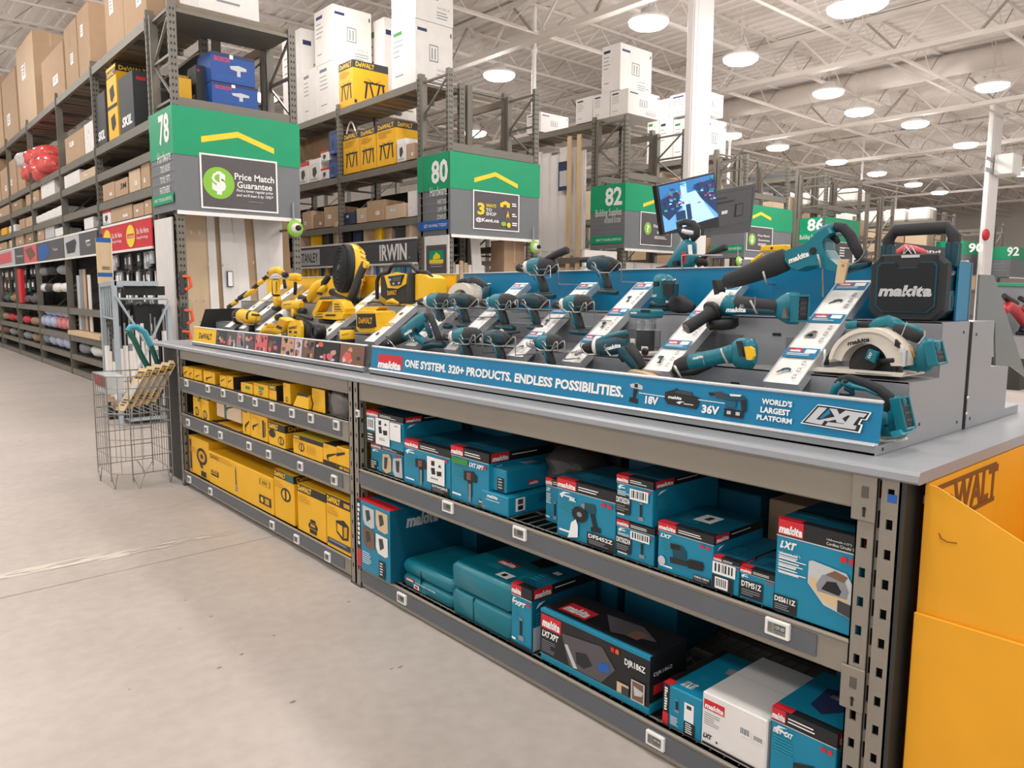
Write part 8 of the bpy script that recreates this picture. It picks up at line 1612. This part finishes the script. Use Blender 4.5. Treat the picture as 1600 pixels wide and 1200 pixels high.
# ================================================================== right edge: the rear display's red tools, far desk
T = Tool('red_drill', 'pink-red tool with a cable tie seen under the radio handle', 2.75, (1340, 330, 6.315), (520, 420), 'power tool', None)
T.loft('body', [(400, 410, 34), (470, 370, 46), (560, 385, 44), (680, 410, 22)], 'pink', .8); T.loft('inset', [(470, 390, 20), (560, 400, 18)], 'grey_dark', 1.2, dx=-.03)
b = MB(); c = T.P(520, 385, -.05)
for s_ in (-1, 1): b.tube([T.P(450+60*s_*0, 430, -.05), T.P(500+30*s_, 340, -.05), T.P(560+20*s_, 430, -.05)], .0016, 'milk', 5)
b.build('cable_tie', T.r); b = MB(); q5 = T.P(520, 420); b.box(2.72, 2.78, q5.y-.05, q5.y+.05, 1.421, q5.z, 'black', .004); b.build('battery', T.r)
q0, q1 = oy(1556, 441, 4.2), oy(1660, 450, 4.2); zs5 = oy(1590, 524, 3.95).z; r = empty('far_gondola', ((q0.x+q1.x)/2, 4.1, 0), 'pale display with a green header strip at the far right', 'display')
b = MB(); b.box(q0.x, q1.x, 4.2, 4.25, q1.z, q0.z, 'sign_green', .004); b.build('header', r); b = MB(); b.box(q0.x, q1.x, 4.22, 4.26, 0, q1.z, 'grey_print', .004); b.build('panel', r)
b = MB(); b.box(q0.x, q1.x, 3.7, 4.22, zs5-.35, zs5, 'steel_grey', .004); b.build('shelf', r); b = MB(); b.box(q0.x, q1.x, 3.75, 4.22, 0, zs5-.35, 'panel_dark'); b.build('base', r)
for i, (lab, red, blk) in enumerate((('red power tool with a black grip on the far display', ((1570, 486), (1576, 478), (1586, 484), (1594, 496), (1600, 508)), ((1569, 462), (1578, 470), (1588, 474))), ('second red power tool leaving the photo at its right edge', ((1596, 486), (1606, 480), (1618, 492), (1626, 506)), ((1594, 466), (1606, 470), (1620, 468))))):
    R5 = [oy(a, c, 3.93) for a, c in red]; K5 = [oy(a, c, 3.96) for a, c in blk]; o5 = empty('red_power_tool', (R5[2].x, 3.93, zs5), lab, 'power tool', 'red power tools on the far display')
    b = MB(); b.tube(R5, [.05, .075, .08, .075, .05], 'red_tool', 10) if len(R5) == 5 else b.tube(R5, [.05, .08, .08, .05], 'red_tool', 10); b.build('body', o5)
    b = MB(); b.tube(K5, [.04, .06, .045], 'black', 10); b.tube([K5[1], R5[2]], .05, 'black', 8); b.build('grip', o5); b = MB(); e5 = R5[-1]; b.tube([e5, V((e5.x-.05, 3.93, zs5+.05))], [.05, .07], 'rubber', 8); b.box(e5.x-.16, e5.x+.08, 3.86, 4.0, zs5, zs5+.06, 'black', .01); b.build('battery', o5)
a_, c_ = oy(1322, 388, 8.2), oy(1352, 408, 8.2); b = MB(); b.box(a_.x, c_.x+.1, 8.2, 8.23, 0, c_.z-.6, 'rack'); b.box(a_.x, c_.x+.1, 8.2, 8.23, c_.z-.6, a_.z, 'tv_back'); F = Pr(b, (a_.x, 8.2, a_.z), (c_.x+.1-a_.x, 0, 0), (0, 0, c_.z-.6-a_.z), (0, -1, 0), .002); F.text('Pic', .3, .12, .8, .4, 'white_print', .03); F.lines(.4, .5, .8, .62, 1, 'white_print', .5, 1); tag(b.build('dark_board', None, (a_.x, 8.2, c_.z-.6)), 'dark board with white letters left of the radio handle', 'sign')
a_, c_ = oy(1398, 378, 8.2), oy(1490, 398, 8.2); b = MB(); b.box(a_.x, c_.x, 8.2, 8.23, 0, c_.z-.6, 'rack'); b.box(a_.x, c_.x, 8.2, 8.23, c_.z-.6, a_.z, 'tv_back'); F = Pr(b, (a_.x, 8.2, a_.z), (c_.x-a_.x, 0, 0), (0, 0, c_.z-.6-a_.z), (0, -1, 0), .002); F.text('land', *F.R(1440, 388, 1469, 397), 'white_print', .03); tag(b.build('dark_board', None, (a_.x, 8.2, c_.z-.6)), 'dark board with white letters behind the radio handle', 'sign')
b = MB(); q = ox(1208, 388, 2.75); b.box(2.74, 2.78, q.y-.06, q.y+.05, q.z-.012, q.z+.012, 'dw_yellow', .004); b.cyl((2.738, q.y, q.z), (2.742, q.y, q.z), .005, .005, 'black', 8); b.tube([(2.76, q.y+.05, q.z-.02), (2.76, q.y+.16, q.z-.09)], .008, 'dw_yellow', 6); b.box(2.745, 2.775, q.y+.1, q.y+.13, 1.42, q.z-.04, 'steel_grey'); tag(b.build('yellow_level', None, (2.76, q.y, 1.42)), 'small yellow level peeking above the large saw', 'level')
